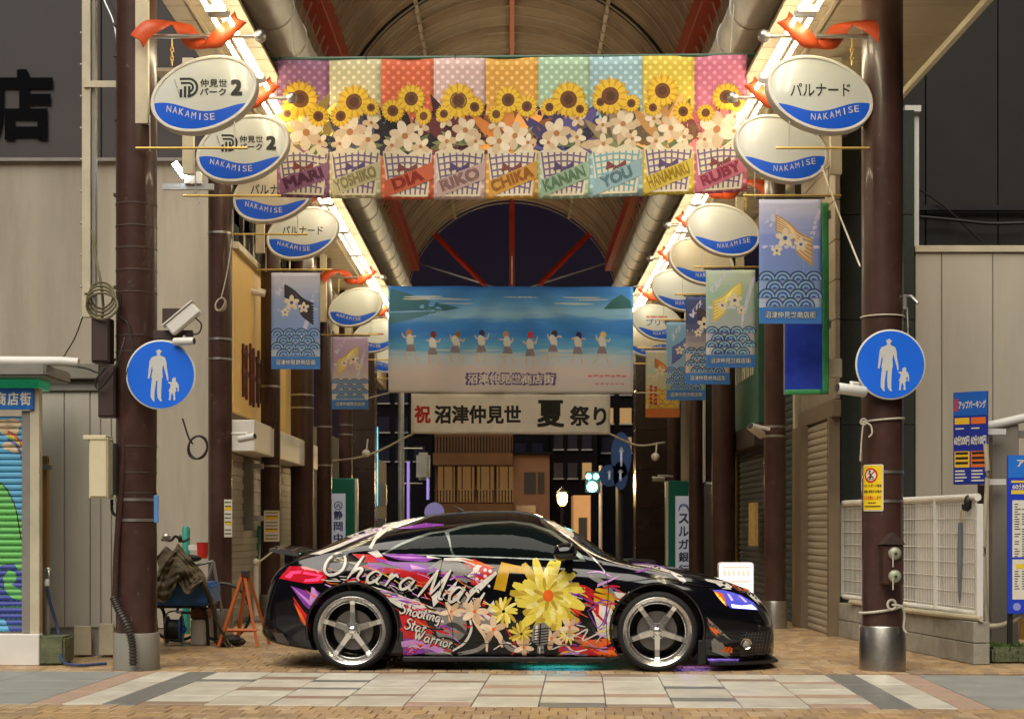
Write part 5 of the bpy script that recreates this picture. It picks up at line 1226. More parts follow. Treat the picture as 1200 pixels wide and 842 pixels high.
MB().tube([P(1153,500,D), P(1172,496,D), P(1215,486,D)], .045, 10).build('top_rail', M_white, sf, True)
MB().box((XX(1150,D), D+.03, ZZ(512,D)), (XX(1215,D), D+.15, ZZ(504,D))).build('under_rail', M_grey, sf)
o = MB().tube(cr([P(1155,520,14.2), P(1157,560,14.2), P(1153,640,14.2), P(1155,700,14.2), P(1157,735,14.2)], 6), .022, 8).tube(cr([P(1150,733,14.0), P(1170,733,13.9), P(1185,728,13.8), P(1200,718,13.75)], 6), .026, 8).build('conduit', M_cream, None, True); tag(o, 'cream conduit dropping behind the fence end and bending right', 'conduit')
D = 13.7
p2 = thing('parking_sign', P(1200,757,D), 'blue parking rules board on a black leg at the mossy planter', 'sign')
Mx = FRONT((XX(1226,D), D, ZZ(626,D))); w, h = XX(1271,D)-XX(1181,D), ZZ(533,D)-ZZ(719,D)
pl = MB().box((-w/2,-h/2,-.03), (w/2,h/2,0), Mx, bev=.004).build('board', mat('parking_blue2', srgb(40,66,200), .35, var=.05), p2); fm = flat(Mx)
Print(fm,.6).poly(rect(-w/2+.004,h/2-.20,w/2-.004,h/2-.004)).build('header', ink(40,120,220,.4), pl, .0015)
Print(fm,.6).text('アップパーキング', .02, h/2-.07, w=.56, h=.075, bold=.03).text('駐車場', .12, h/2-.15, w=.20, h=.06, bold=.02).build('lettering', M_paper, pl, .003)
Print(fm,.6).poly(rect(-w/2+.03,h/2-.245,w/2-.03,h/2-.225)).poly(rect(-w/2+.03,h/2-.345,w/2-.03,h/2-.31)).build('yellow_bar', ink(236,206,60), pl, .002)
Print(fm,.6).text('60分200円', -w/2+.16, h/2-.28, w=.24, h=.05, bold=.03).build('lettering', M_paper, pl, .003)
Print(fm,.6).poly(rect(-w/2+.04,-.20,w/2-.04,h/2-.40)).poly(rect(-w/2+.04,-h/2+.13,w/2-.04,-.22)).build('white_panel', M_paper, pl, .002)
q = Print(fm,.6)
for k in range(22):
    for j in range(9):
        if r.random() < .85: q.poly(rect(-w/2+.06+j*.065, h/2-.44-k*.022, -w/2+.06+j*.065+r.uniform(.025,.055), h/2-.432-k*.022))
for k in range(8):
    for j in range(9): q.poly(rect(-w/2+.06+j*.065, -.33-k*.022, -w/2+.06+j*.065+r.uniform(.02,.055), -.322-k*.022))
q.build('fine_print', M_ink, pl, .003)['kind'] = 'stuff'
Print(fm,.6).poly(rect(-w/2+.07,-.30,-w/2+.30,-.26)).build('yellow_bar', ink(236,206,60), pl, .004)
Print(fm,.6).poly(ell(-w/2+.08,-h/2+.065,.035)).build('logo', ink(140,150,220), pl, .003)
MB().box((XX(1183,D), D+.03, 0), (XX(1188,D), D+.07, ZZ(533,D))).build('leg', M_black, p2); MB().box((XX(1264,D), D+.03, 0), (XX(1269,D), D+.07, ZZ(533,D))).build('leg', M_black, p2)
o = MB().box((XX(1158,13.75), 13.62, 0), (5.6, 13.95, ZZ(757,13.75)), bev=.02).build('planter_kerb', M_moss); tag(o, 'mossy concrete kerb at the foot of the parking rules board', 'kerb')
M_gr = mat('moss_green', (.07,.12,.025), .95, var=.4, scale=20)
v, f = [], []
for k in range(1400):
    x, y = rnd.uniform(XX(1160,13.75), 5.4), rnd.uniform(13.6,13.9); z = ZZ(757,13.75)-(.0 if y > 13.66 else rnd.uniform(0,.12)); h = rnd.uniform(.015,.05); a = rnd.uniform(0,6.3); dx, dy = .006*math.cos(a), .006*math.sin(a); i = len(v)
    v += [(x-dx,y-dy,z-.005),(x+dx,y+dy,z-.005),(x+rnd.gauss(0,.015),y+rnd.gauss(0,.015)-(.02 if y < 13.66 else 0),z+h)]; f.append((i,i+1,i+2))
o = mesh_obj('moss_tufts', v, f, M_gr); tag(o, 'green moss and grass tufts growing over the concrete kerb', 'moss', kind='stuff')
o = MB().box((XX(1196,15.2), 15.2, .1), (6, 15.25, .5)).build('orange_board', mat('orange_board', (.40,.22,.06), .6)); tag(o, 'orange board behind the parking rules board leg', 'board')

# ================================================================ the car
CY = R(-3.0)
car = thing('coupe_car', (-.02, 13.86, 0), 'black two door coupe wrapped in red, purple and yellow street graphics', 'car', rz=CY)
CM = wmat(car)
M_paint = mat('gloss_black_paint', (.004,.004,.006), .10, var=0, coat=.35, spec=.4)
M_trim = mat('satin_black_trim', (.012,.012,.013), .4, var=.1)
def interp(tab, x):
    'monotone-ish cubic through a table'
    n = len(tab)
    if x <= tab[0][0]: return tab[0][1]
    if x >= tab[-1][0]: return tab[-1][1]
    for i in range(n-1):
        if tab[i][0] <= x <= tab[i+1][0]: break
    x0, y0 = tab[i]; x1, y1 = tab[i+1]; h = x1-x0; t = (x-x0)/h
    def sl(k):
        if k <= 0: return (tab[1][1]-tab[0][1])/(tab[1][0]-tab[0][0])
        if k >= n-1: return (tab[-1][1]-tab[-2][1])/(tab[-1][0]-tab[-2][0])
        a = (tab[k][1]-tab[k-1][1])/(tab[k][0]-tab[k-1][0]); b = (tab[k+1][1]-tab[k][1])/(tab[k+1][0]-tab[k][0])
        return 0 if a*b <= 0 else 2*a*b/(a+b)
    m0, m1 = sl(i)*h, sl(i+1)*h
    return (2*t**3-3*t*t+1)*y0+(t**3-2*t*t+t)*m0+(-2*t**3+3*t*t)*y1+(t**3-t*t)*m1
ZT = [(-2.20,.40),(-2.17,.60),(-2.10,.80),(-2.02,.89),(-1.88,.945),(-1.60,1.055),(-1.29,1.185),(-1.0,1.262),(-.61,1.330),(-.30,1.352),(0,1.355),(.22,1.325),(.38,1.262),(.60,1.155),(.90,.96),(1.02,.905),(1.12,.888),(1.36,.862),(1.66,.806),(1.92,.735),(2.10,.662),(2.20,.588),(2.26,.50),(2.30,.40)]
ZBT = [(-2.20,.33),(-2.17,.52),(-2.10,.72),(-2.0,.83),(-1.85,.90),(-1.5,.955),(-1.1,.98),(-.5,.965),(.4,.93),(.8,.905),(1.05,.868),(1.36,.800),(1.66,.735),(1.92,.655),(2.10,.58),(2.20,.51),(2.26,.43),(2.30,.34)]
WT = [(-2.20,.62),(-2.17,.68),(-2.10,.755),(-2.0,.815),(-1.8,.875),(-1.5,.915),(-1.15,.92),(-.8,.905),(-.2,.895),(.5,.895),(.9,.91),(1.3,.92),(1.6,.91),(1.85,.86),(2.05,.775),(2.2,.66),(2.26,.58),(2.30,.48)]
ZLO = [(-2.20,.26),(-2.1,.21),(-1.8,.17),(-1.5,.14),(-1.2,.11),(.9,.11),(1.5,.11),(1.9,.10),(2.3,.10)]
YB = [(-2.2,.06),(-2.0,.06),(-1.6,.09),(-1.1,.13),(-.5,.12),(.5,.12),(.9,.12),(1.1,.10),(1.5,.09),(2.3,.06)]
NE = [(-2.2,3.0),(-1.95,2.8),(-1.6,2.2),(-1.0,2.15),(0,2.2),(.5,2.2),(.95,2.4),(1.15,3.0),(2.3,3.0)]
def pull(t): return [((x+.085*min(1, max(0, (-1.55-x)/.45))), v) for x, v in t]
ZT, ZBT, WT, ZLO, YB, NE = [pull(t) for t in (ZT, ZBT, WT, ZLO, YB, NE)]
XR = ZT[0][0]
def section(X):
    zt, zb, w, zl = interp(ZT,X), interp(ZBT,X), interp(WT,X), interp(ZLO,X); yb = w-interp(YB,X); n = interp(NE,X)
    ctrl = [(w-.16, zl), (w-.045, zl+.012), (w-.028, zl+.07), (w-.004, zl+.30*(zb-zl)), (w, zl+.52*(zb-zl)), (w-.006, zl+.72*(zb-zl)), (w-.028, zl+.88*(zb-zl)), (yb, zb)]
    c = cr([(a, b, 0) for a, b in ctrl], 4); out = [(p.x, p.y) for p in c]
    for k in range(1, 19):
        t = math.pi/2*k/18; y = yb*math.cos(t)**(2/n); z = zb+(zt-zb)*math.sin(t)**(2/n); out.append((max(0,y), z))
    return out
xs = [XR,XR+.012,XR+.028,XR+.055,XR+.09,XR+.13]+[-1.95+.0625*k for k in range(66)]+[2.2,2.23,2.255,2.275,2.29,2.30]
xs = sorted(set(round(x,4) for x in xs if XR-.001 <= x <= 2.3)); secs = [section(x) for x in xs]; m_ = len(secs[0]); V, Fc = [], []
ring = 2*m_-1
for x, sct in zip(xs, secs):
    V += [(x, -y, z) for y, z in sct]+[(x, y, z) for y, z in sct[-2::-1]]
for i in range(len(xs)-1):
    for k in range(ring-1): Fc.append((i*ring+k, (i+1)*ring+k, (i+1)*ring+k+1, i*ring+k+1))
    Fc.append((i*ring+ring-1, (i+1)*ring+ring-1, (i+1)*ring, i*ring))
Fc.append(tuple(range(ring))); Fc.append(tuple((len(xs)-1)*ring+k for k in range(ring))[::-1])
me = bpy.data.meshes.new('body'); me.from_pydata(V, [], Fc); me.update()
bm = bmesh.new(); bm.from_mesh(me); bmesh.ops.recalc_face_normals(bm, faces=bm.faces[:]); bm.to_mesh(me); bm.free()
body = bpy.data.objects.new('body', me); COL.objects.link(body); me.materials.append(M_paint); me.materials.append(M_trim)
WX, WZ, WR = 1.284, .334, .334
cut = MB()
for wx in (-WX, WX):
    for sy in (-1, 1): cut.lathe([(.383,0),(.383,.5)], Matrix.Translation((wx, sy*.62 if sy > 0 else -1.12, WZ+.008)) @ Matrix.Rotation(R(-90),4,'X'), 56)
co = cut.build('cutter', M_trim)
md = body.modifiers.new('b', 'BOOLEAN'); md.operation = 'DIFFERENCE'; md.object = co; md.solver = 'EXACT'
dg = bpy.context.evaluated_depsgraph_get(); nm = bpy.data.meshes.new_from_object(body.evaluated_get(dg)); body.modifiers.clear(); body.data = nm
bpy.data.objects.remove(co); nm.shade_smooth(); nm.set_sharp_from_angle(angle=R(35)); nm.name = 'body'
for p in nm.polygons:       # inside of the wheel wells is bare trim
    c = p.center
    for wx in (-WX, WX):
        if abs(math.hypot(c.x-wx, c.z-WZ-.008)-.383) < .02 and abs(p.normal.y) < .4 or (abs(abs(c.y)-.62) < .004 and math.hypot(c.x-wx, c.z-WZ) < .39): p.material_index = 1
body.parent = car
bvh = BVHTree.FromPolygons([CM @ v.co for v in nm.vertices], [tuple(p.vertices) for p in nm.polygons])
EYE = Vector((0,0,CAMZ))
def on_car(px, py, off):
    d = P(px, py, 13)-EYE; d.normalize(); h = bvh.ray_cast(EYE, d, 40)
    if h[0] is None or h[0].y > 14.7: return None
    n = h[1] if h[1].y < 0 else -h[1]
    return h[0]+n*off
def dec(name, polys, m, layer, parent=body, L=5.0, joined=None):
    'artwork on the bodywork; separate patches become separate objects unless they are strokes made of quads'
    if joined is None: joined = len(polys) > 12 or L > 7
    if joined:
        q = Print(on_car, L); q.polys(polys); bmesh.ops.remove_doubles(q.bm, verts=q.bm.verts[:], dist=.01); return q.build(name, m, parent, .0012+.0006*layer)
    for p in polys: o = Print(on_car, L).poly(p).build(name, m, parent, .0012+.0006*layer)
    return o
def soft(pts, n=5): return [(p.x, p.y) for p in cr([(a_, b_, 0) for a_, b_ in pts], n, True)]
z1 = lambda *a: [(300+x/3.827, 580+y/3.827) for x, y in a]
z2 = lambda *a: [(500+x/3.827, 580+y/3.827) for x, y in a]
z3 = lambda *a: [(700+x/3.827, 580+y/3.827) for x, y in a]
def vin(r, g, b, rough=.28): return mat(f'vinyl_{r}_{g}_{b}', srgb(r,g,b), rough, var=.2, scale=6, coat=.12, spec=.3)
V_wh, V_gr, V_dk, V_red, V_pur, V_lil, V_or, V_gold, V_yel, V_yel2, V_pe, V_bl, V_pe2, V_pe3 = vin(214,208,200), vin(128,124,120), vin(64,60,60), vin(190,34,40), vin(132,60,160), vin(196,140,206), vin(226,104,38), vin(196,152,34), vin(226,206,84), vin(190,160,56), vin(222,192,160), vin(12,11,12), vin(200,164,132), vin(236,212,184)
# rear quarter: shards of red and purple
dec('livery_shard', [z1((430,262),(560,268),(600,300),(480,300)), z1((600,330),(700,320),(780,360),(760,420),(660,380)), z1((600,490),(640,520),(660,600),(660,712),(720,712),(800,640),(760,560),(680,540)), z1((165,450),(215,520),(255,560),(240,610),(200,560)), z1((640,600),(700,560),(780,590),(700,640))], V_red, 1)
dec('livery_shard', [z1((155,405),(230,430),(280,470),(245,410),(335,465),(295,500),(270,540),(215,490)), z1((560,265),(700,262),(800,285),(760,300),(640,290)), z1((640,300),(760,310),(790,350),(690,340),(650,330)), z1((660,640),(760,650),(830,700),(660,716)), z1((500,300),(580,320),(560,380),(520,340))], V_pur, 2)
dec('livery_streak', [z1((160,408),(240,470),(280,500),(250,410),(262,415),(300,478),(330,464),(300,490),(240,492)), z1((650,655),(740,640),(842,690),(842,700),(740,670),(655,680)), z1((565,268),(720,278),(790,283),(660,283)), z1((690,310),(770,330),(700,332))], V_lil, 3)
dec('livery_streak', [z1((170,480),(205,530),(240,600),(232,602),(195,540)), z1((220,420),(290,470),(300,490),(240,440)), z1((445,330),(470,350),(600,360),(470,360)), z2((140,283),(240,300),(320,330),(220,310))], V_or, 4)
dec('livery_streak', [z1((330,372),(420,376),(600,430),(842,520),(842,540),(640,480),(500,425),(420,392)), z1((330,420),(412,378),(428,378),(428,430),(414,430),(408,396)), z1((470,395),(842,560),(842,572),(640,500)), z1((500,255),(545,245),(570,275),(540,280))], V_wh, 3)
dec('livery_streak', [z1((395,190),(560,130),(700,100),(720,106),(600,150),(540,200),(520,240),(505,235),(545,165),(470,190)), z1((240,265),(350,228),(480,175),(500,178),(380,232),(290,265))], V_wh, 2)
dec('livery_streak', [z1((380,215),(500,160),(600,135),(560,160),(420,215)), z1((620,150),(760,125),(842,130),(842,136),(700,150))], V_pur, 1)
# door: polka patch, grey mass, gold blocks, flowing yellow ribbons, cream shapes
dec('livery_patch', [z2((170,300),(210,285),(290,320),(300,360),(260,410),(200,400)), z2((230,470),(262,465),(266,495),(240,500))], V_red, 2)
dots = [[(500+p[0]/3.827, 580+p[1]/3.827) for p in ell(x,y,8,n=10)] for x, y in ((215,330),(240,315),(262,335),(232,350),(262,362),(225,375),(248,385),(206,352),(285,340))]
dec('livery_dots', dots, V_wh, 3, L=9)
dec('livery_mass', [soft(z2((30,600),(60,500),(110,470),(150,450),(200,470),(260,520),(300,580),(380,620),(470,650),(480,725),(40,722))), soft(z2((540,560),(640,560),(720,620),(842,640),(842,740),(480,735),(480,640)))], V_bl, 1)
dec('livery_mass', [soft(z2((60,530),(110,490),(160,520),(180,600),(140,650),(70,650),(40,600))), soft(z2((115,470),(150,445),(185,465),(180,500),(140,510))), soft(z2((0,660),(60,650),(110,690),(100,722),(0,720))), soft(z2((210,505),(260,520),(300,600),(250,590)))], V_gr, 2)
dec('livery_block', [z2((335,300),(450,325),(440,352),(370,345),(352,430),(300,420),(318,350)), z2((752,430),(842,460),(842,512),(750,480))], V_gold, 3)
dec('livery_streak', [z2((60,290),(150,300),(210,340),(180,395),(110,360),(130,340),(60,330),(0,360),(0,330)), z2((110,310),(200,310),(220,340),(215,390),(130,380))], V_gr, 2)
dec('livery_streak', [z2((20,440),(60,380),(110,350),(70,400),(45,470),(140,380),(105,470),(180,400),(160,440),(90,500),(100,430),(30,500))], V_wh, 4)
dec('livery_streak', [z2((250,540),(300,470),(310,500),(280,560)), z2((0,270),(70,285),(0,282)), z2((200,420),(310,340),(316,352),(230,440))], V_wh, 3)
# plain flowing ribbon bouquet where the portrait is in the photograph
rq = random.Random(5)
def sunburst(cx_, cy_, n_, r0, sx, sy, tone, lay):
    'a great shaggy flower of curling petals'
    for k in range(n_):
        a_ = 2*math.pi*k/n_+rq.gauss(0,.05); ln = r0*rq.uniform(.82,1.12); cu_ = rq.uniform(.10,.32)
        pts_ = [(cx_+sx*ln*f_*math.cos(a_+cu_*f_), cy_+sy*ln*f_*math.sin(a_+cu_*f_)) for f_ in (.12,.4,.72,1)]
        dec('livery_petal', stroke(z2(*pts_), rq.uniform(7.5,9.5)*r0/140, 6), tone[k % len(tone)], lay+.012*k, L=9)
Y2 = vin(240,226,140)
sunburst(545, 455, 28, 168, .92, 1.05, [V_yel, V_yel, V_yel2], 4); sunburst(545, 450, 20, 112, .92, 1.05, [Y2, V_yel], 4.5); sunburst(545, 450, 15, 74, .92, 1.05, [V_yel2, V_yel], 4.9)
dec('livery_petal', [[(500+p[0]/3.827, 580+p[1]/3.827) for p in ell(545,450,24,27,n=18)]], V_or, 5.4)
sunburst(345, 520, 16, 66, 1, 1, [V_yel, V_yel2, Y2], 4.2); sunburst(425, 620, 14, 58, 1, 1, [V_yel2, V_yel], 4.1); sunburst(630, 620, 13, 48, 1, 1, [V_yel, Y2], 4.3)
for pts_, m_i, w_ in (([(110,700),(170,660),(200,600),(190,540)], V_wh, 3), ([(140,710),(230,690),(290,640)], V_gr, 5), ([(330,640),(380,690),(460,700)], V_gr, 5), ([(360,600),(400,680),(380,715)], V_red, 2.5), ([(300,690),(360,660),(420,690),(470,660)], V_wh, 2), ([(560,690),(620,670),(660,700),(720,690)], V_wh, 2.2), ([(60,600),(120,580),(180,620)], V_dk, 6), ([(580,720),(640,700),(700,720)], V_gold, 3)): dec('livery_swash', stroke(z2(*pts_), w_, 7), m_i, 3.4, L=9)
pt = []
for cx_, cy_, rr_, n_, ph_ in ((640,590,44,5,.3), (300,600,58,5,.9), (215,520,60,5,0.), (560,640,50,5,.5), (435,680,44,5,.2), (110,520,46,5,.4)):
    for k in range(n_):
        aa = ph_+2*math.pi*k/n_; dec('livery_petal', [[(500+p[0]/3.827, 580+p[1]/3.827) for p in ell(cx_+rr_*.55*math.cos(aa), cy_+rr_*.55*math.sin(aa), rr_*.52, rr_*.25, aa, 16)]], [V_pe, V_pe2, V_pe3][k % 3], 6+.35*k)
    dec('livery_petal', [[(500+p[0]/3.827, 580+p[1]/3.827) for p in ell(cx_, cy_, rr_*.14, n=12)]], V_or, 8.4)
for pts_ in ([(160,410),(195,470),(215,560),(265,640),(270,700)], [(60,530),(140,515),(210,530),(260,560)], [(250,610),(310,620),(340,680)]): dec('livery_stem', stroke(z2(*pts_), 4.2, 6), V_pe, 5.6, L=9)
# studio microphone drawn over the ribbons
dec('livery_microphone', [z2((478,590),(500,572),(530,570),(552,590),(545,660),(520,672),(490,668),(470,650)), z2((498,668),(525,672),(528,735),(492,735))], V_gr, 8)
dec('livery_microphone', [z2((480,600+12*k),(546,592+12*k),(545,597+12*k),(480,605+12*k)) for k in range(6)]+[z2((508,575),(514,574),(510,668),(502,668)), z2((500,690),(524,688),(524,694),(500,696))], V_bl, 9)
dec('livery_microphone', [z2((488,585),(500,577),(496,650),(484,645)), z2((504,680),(510,680),(510,735),(504,735))], V_wh, 9)
dec('livery_ring', stroke(z2((165,575),(185,590),(205,580)), 2.2), V_red, 8, L=9)
# right of the door: petals in red on black, white flourishes, flames
dec('livery_mass', [z2((655,390),(720,420),(750,470),(730,570),(640,600),(620,560),(650,500))], V_bl, 1)
dec('livery_petal', [z2((660,405),(700,415),(740,460),(745,490),(700,450)), z2((640,560),(650,480),(675,440),(670,500),(690,560),(655,590)), z2((600,660),(690,680),(800,690),(842,670),(842,700),(800,740),(640,735),(700,720),(590,700))], V_red, 3)
dec('livery_petal', [z2((640,640),(720,650),(800,640),(842,655),(760,690),(700,670)), z3((0,700),(60,690),(90,700),(80,740),(0,740))], V_or, 4)
dec('livery_streak', [z2((740,520),(780,480),(830,500),(842,560),(800,600),(750,580)), z3((0,560),(60,570),(100,590),(90,640),(40,640),(0,620)), z3((40,425),(130,440),(220,435),(290,445),(240,452),(160,475),(110,520),(100,480),(60,450))], V_wh, 2)
dec('livery_streak', stroke(z2((720,520),(790,470),(842,485)), 1.6)+stroke(z2((725,525),(780,600),(830,480)), 1.6)+stroke(z3((0,480),(40,490),(30,560),(0,600)), 1.6), V_pur, 5, L=9)
dec('livery_streak', stroke(z2((600,660),(650,600),(640,640),(720,600),(700,650),(790,610),(760,660)), 1.8)+stroke(z3((0,600),(50,580),(80,600),(40,640)), 1.8), V_wh, 6, L=9)
dec('livery_streak', stroke(z3((0,605),(30,610),(60,590),(75,610),(50,640),(85,650)), 2.2), V_yel, 7, L=9)
dec('livery_streak', [z3((0,398),(60,375),(105,358),(60,385),(20,402),(0,412))], V_lil, 4)
dec('livery_flame', [z3((75,560),(85,500),(105,485),(150,500),(130,540),(120,570)), z3((490,570),(530,580),(570,620),(540,640),(510,620)), z3((610,405),(660,415),(680,440),(640,435))], V_dk, 3)
dec('livery_flame', [z3((80,550),(100,520),(105,540),(115,515),(118,540),(130,520),(120,560),(100,570)), z3((500,585),(530,600),(525,590),(555,620),(535,615),(540,632),(510,605)), z3((520,430),(560,440),(575,470),(580,500),(560,470))], V_or, 5)
dec('livery_streak', [z3((510,650),(560,660),(610,735),(515,700)), z3((490,545),(560,610),(600,650),(520,600))], V_gr, 3)
dec('livery_badge', [z3((552,700),(572,678),(584,678),(566,702)), z3((570,702),(588,678),(598,678),(584,704)), z3((587,704),(600,680),(606,684),(604,706))], V_or, 6)
# bonnet graphics
dec('livery_streak', [z3((150,310),(260,312),(380,360),(400,385),(385,395),(330,350),(220,320)), z3((480,375),(570,385),(605,410),(600,422),(560,418),(530,395),(490,385)), z3((640,400),(700,440),(735,480),(725,490),(680,450))], V_wh, 2)
dec('livery_streak', [z3((165,345),(240,320),(250,326),(190,346)), z3((140,303),(250,308),(330,330),(250,318))], V_pur, 3)
dec('livery_flame', [z3((600,400),(650,412),(672,432),(625,425))], V_or, 4)
dec('roof_strip', [z2((540,122),(558,112),(665,160),(655,192))], mat('silver_film', (.55,.52,.45), .35, .2, var=.1), 2)
# broad swashes behind the sparks: quarter panel and the space before the front wheel
for m_i, pts_, w_ in ((V_red,[(432,672),(455,668),(480,676),(505,690)],7), (V_pur,[(440,655),(470,662),(500,664),(530,676)],5), (V_wh,[(520,655),(545,656),(560,664),(548,676)],5), (V_gr,[(515,668),(535,664),(556,672)],8), (V_red,[(553,662),(566,668),(575,680)],8),
                      (V_red,[(668,690),(684,688),(698,700),(700,722)],6), (V_red,[(664,740),(676,718),(690,706),(708,704)],5), (V_bl,[(670,700),(690,715),(700,740)],5), (V_red,[(655,752),(676,744),(700,756),(722,748)],7), (V_or,[(660,764),(684,757),(706,766),(721,760)],4), (V_wh,[(700,700),(712,716),(704,738),(716,748)],5), (V_gr,[(690,674),(708,684),(722,700)],6), (V_gold,[(698,690),(712,694),(724,702)],6), (V_red,[(474,716),(490,726),(498,744),(482,766)],9), (V_lil,[(476,770),(492,756),(512,760),(520,770)],7), (V_red,[(476,762),(494,748),(506,740)],4),
                      (V_or,[(862,682),(868,686),(876,692)],2.5), (V_gr,[(836,748),(846,760),(858,772)],6), (V_or,[(830,726),(838,736),(846,742)],3)):
    dec('livery_swash', stroke(pts_, w_, 7), m_i, 2.6+.05*len(pts_), L=9)
# fine sparks of colour scattered along the flank, following the wrap's flow
rs_ = random.Random(11)
for m_i, cnt, wd_ in ((V_or, 26, 1.0), (V_lil, 28, 1.3), (V_red, 28, 2.2), (V_wh, 26, .9), (V_gr, 22, 2.0), (V_pur, 22, 1.8), (V_yel, 8, .9), (V_bl, 26, 1.8)):
    for k in range(cnt):
        zone = rs_.random()
        if zone < .55: x, y = rs_.uniform(372, 560), rs_.uniform(655, 700)+max(0, 0); y += (x-372)*.10
        elif zone < .85: x, y = rs_.uniform(655, 722), rs_.uniform(668, 768)
        else: x, y = rs_.uniform(474, 520), rs_.uniform(712, 768)
        ln = rs_.uniform(10, 34); an = rs_.gauss(.32, .22); bend = rs_.uniform(-4, 4)
        dec('livery_spark', stroke([(x, y), (x+ln*.5*math.cos(an)-bend*math.sin(an), y+ln*.5*math.sin(an)+bend), (x+ln*math.cos(an), y+ln*math.sin(an))], wd_*rs_.uniform(.6,1.5), 5), m_i, 3.2+rs_.random()*1.6, L=9)
# script lettering
GL = {'O': ([[(.62,.95),(.3,1.0),(.08,.6),(.12,.15),(.4,.0),(.7,.3),(.68,.75),(.45,1.0),(.2,.85)]], .82), 'h': ([[(.30,1.1),(.2,.6),(.08,.0)],[(.12,.2),(.3,.52),(.45,.5),(.4,.15),(.52,.0)]], .58),
 'a': ([[(.48,.5),(.25,.55),(.08,.25),(.2,.0),(.42,.2),(.5,.52),(.44,.12),(.58,.02)]], .6), 'r': ([[(.1,.45),(.2,.55),(.12,.0)],[(.15,.25),(.3,.55),(.45,.48)]], .46), 'M': ([[(-.05,.0),(.12,.5),(.28,1.05)],[(.28,1.05),(.32,.5),(.36,.15)],[(.36,.15),(.6,.7),(.75,1.1)],[(.75,1.1),(.7,.5),(.72,.1),(.9,.05)]], .95),
 'i': ([[(.16,.52),(.1,.15),(.22,.0)],[(.2,.74),(.24,.80)]], .28), 'S': ([[(.6,.92),(.35,1.03),(.16,.78),(.45,.5),(.48,.18),(.2,.0),(.0,.18)]], .62), 'o': ([[(.3,.55),(.08,.35),(.15,.02),(.4,.1),(.45,.4),(.28,.55)]], .5), 't': ([[(.24,.95),(.12,.15),(.26,.0)],[(.0,.62),(.36,.66)]], .36),
 'n': ([[(.14,.52),(.06,.0)],[(.1,.25),(.3,.55),(.42,.45),(.36,.12),(.5,.0)]], .54), 'g': ([[(.45,.5),(.2,.55),(.08,.25),(.22,.05),(.4,.2),(.46,.5),(.38,-.3),(.1,-.32)]], .52), 'W': ([[(.0,1.0),(.06,.4),(.12,.02)],[(.12,.02),(.35,.75)],[(.35,.75),(.4,.02)],[(.4,.02),(.6,.5),(.8,1.05)]], .85)}
def script(s, x, y, size, slope, w, shear=.25, up=1., sp=1.):
    out = []; cx = 0
    for ch in s:
        if ch == ' ': cx += .3; continue
        st, adv = GL[ch]
        for q in st:
            pts = []
            for a, b in q:
                u = (cx*sp+a*(1+(sp-1)*.6)+b*shear)*size; pts.append((x+u, y+u*slope-b*size*up))
            out += stroke(pts, w, 5)
        cx += adv
    return out
dec('livery_lettering', script('Ohara', 376, 672, 25, .20, 5.6, .45, 1.1, 1.45), V_bl, 6, L=8); dec('livery_lettering', script('Ohara', 375, 671, 25, .20, 3.2, .45, 1.1, 1.45), V_wh, 7, L=8)
dec('livery_lettering', script('Mari', 492, 700, 27, .16, 5.8, .5, 1.25, 1.2), V_bl, 6, L=8); dec('livery_lettering', script('Mari', 491, 699, 27, .16, 3.3, .5, 1.25, 1.2), V_wh, 7, L=8)
for t, x, y in (('Shooting', 468, 718, ), ('Star', 474, 736), ('Warrior', 486, 749)):
    dec('livery_lettering', script(t, x, y, 12.2, .24, 3.4), V_bl, 6, L=8); dec('livery_lettering', script(t, x-.5, y-.5, 12.2, .24, 1.9), V_wh, 7, L=8)
# glass
M_glass = mat('tinted_glass', (.005,.008,.008), .05, var=0, spec=.16)
M_wtrim = mat('window_trim', (.16,.18,.165), .3, .6, var=.05)
side = z1((560,264),(640,218),(700,192),(780,166))+z2((80,158),(150,138),(250,121),(380,115),(470,126),(560,158),(630,206),(690,262),(715,297),(600,293),(330,282),(120,276))
dec('window_trim', [side], M_wtrim, 1)
wd = dec('side_window', [z2((100,166),(160,148),(260,131),(380,124),(460,136),(545,166),(615,214),(672,270),(690,289),(600,285),(330,275),(128,269),(112,240))], M_glass, 3)
dec('quarter_window', [z1((578,262),(650,224),(720,196),(790,174),(845,166))+z2((82,170),(98,205),(112,268))], M_glass, 3)
dec('windscreen', [z2((665,165),(705,180),(842,262))+z3((60,255),(128,296),(100,300))+z2((842,292),(770,262),(690,210))], M_glass, 3)
dec('chrome_pillar', stroke(z2((640,190),(700,240),(760,295),(800,345)), 1.6, taper=False), mat('pillar_shine', (.4,.38,.34), .25, .8), 4, L=8)
# shut lines
lines = [stroke(z2((78,275),(62,340),(70,450),(110,560),(118,650),(110,722)), .7, taper=False), stroke(z2((800,340),(815,420),(806,560),(812,690)), .7, taper=False), stroke(z2((110,655),(400,668),(640,672),(812,690)), .7, taper=False), stroke(z3((30,400),(160,384),(300,372),(440,405),(560,412)), .8, taper=False)]
for l in lines: dec('shut_line', l, V_bl, 9, L=8)
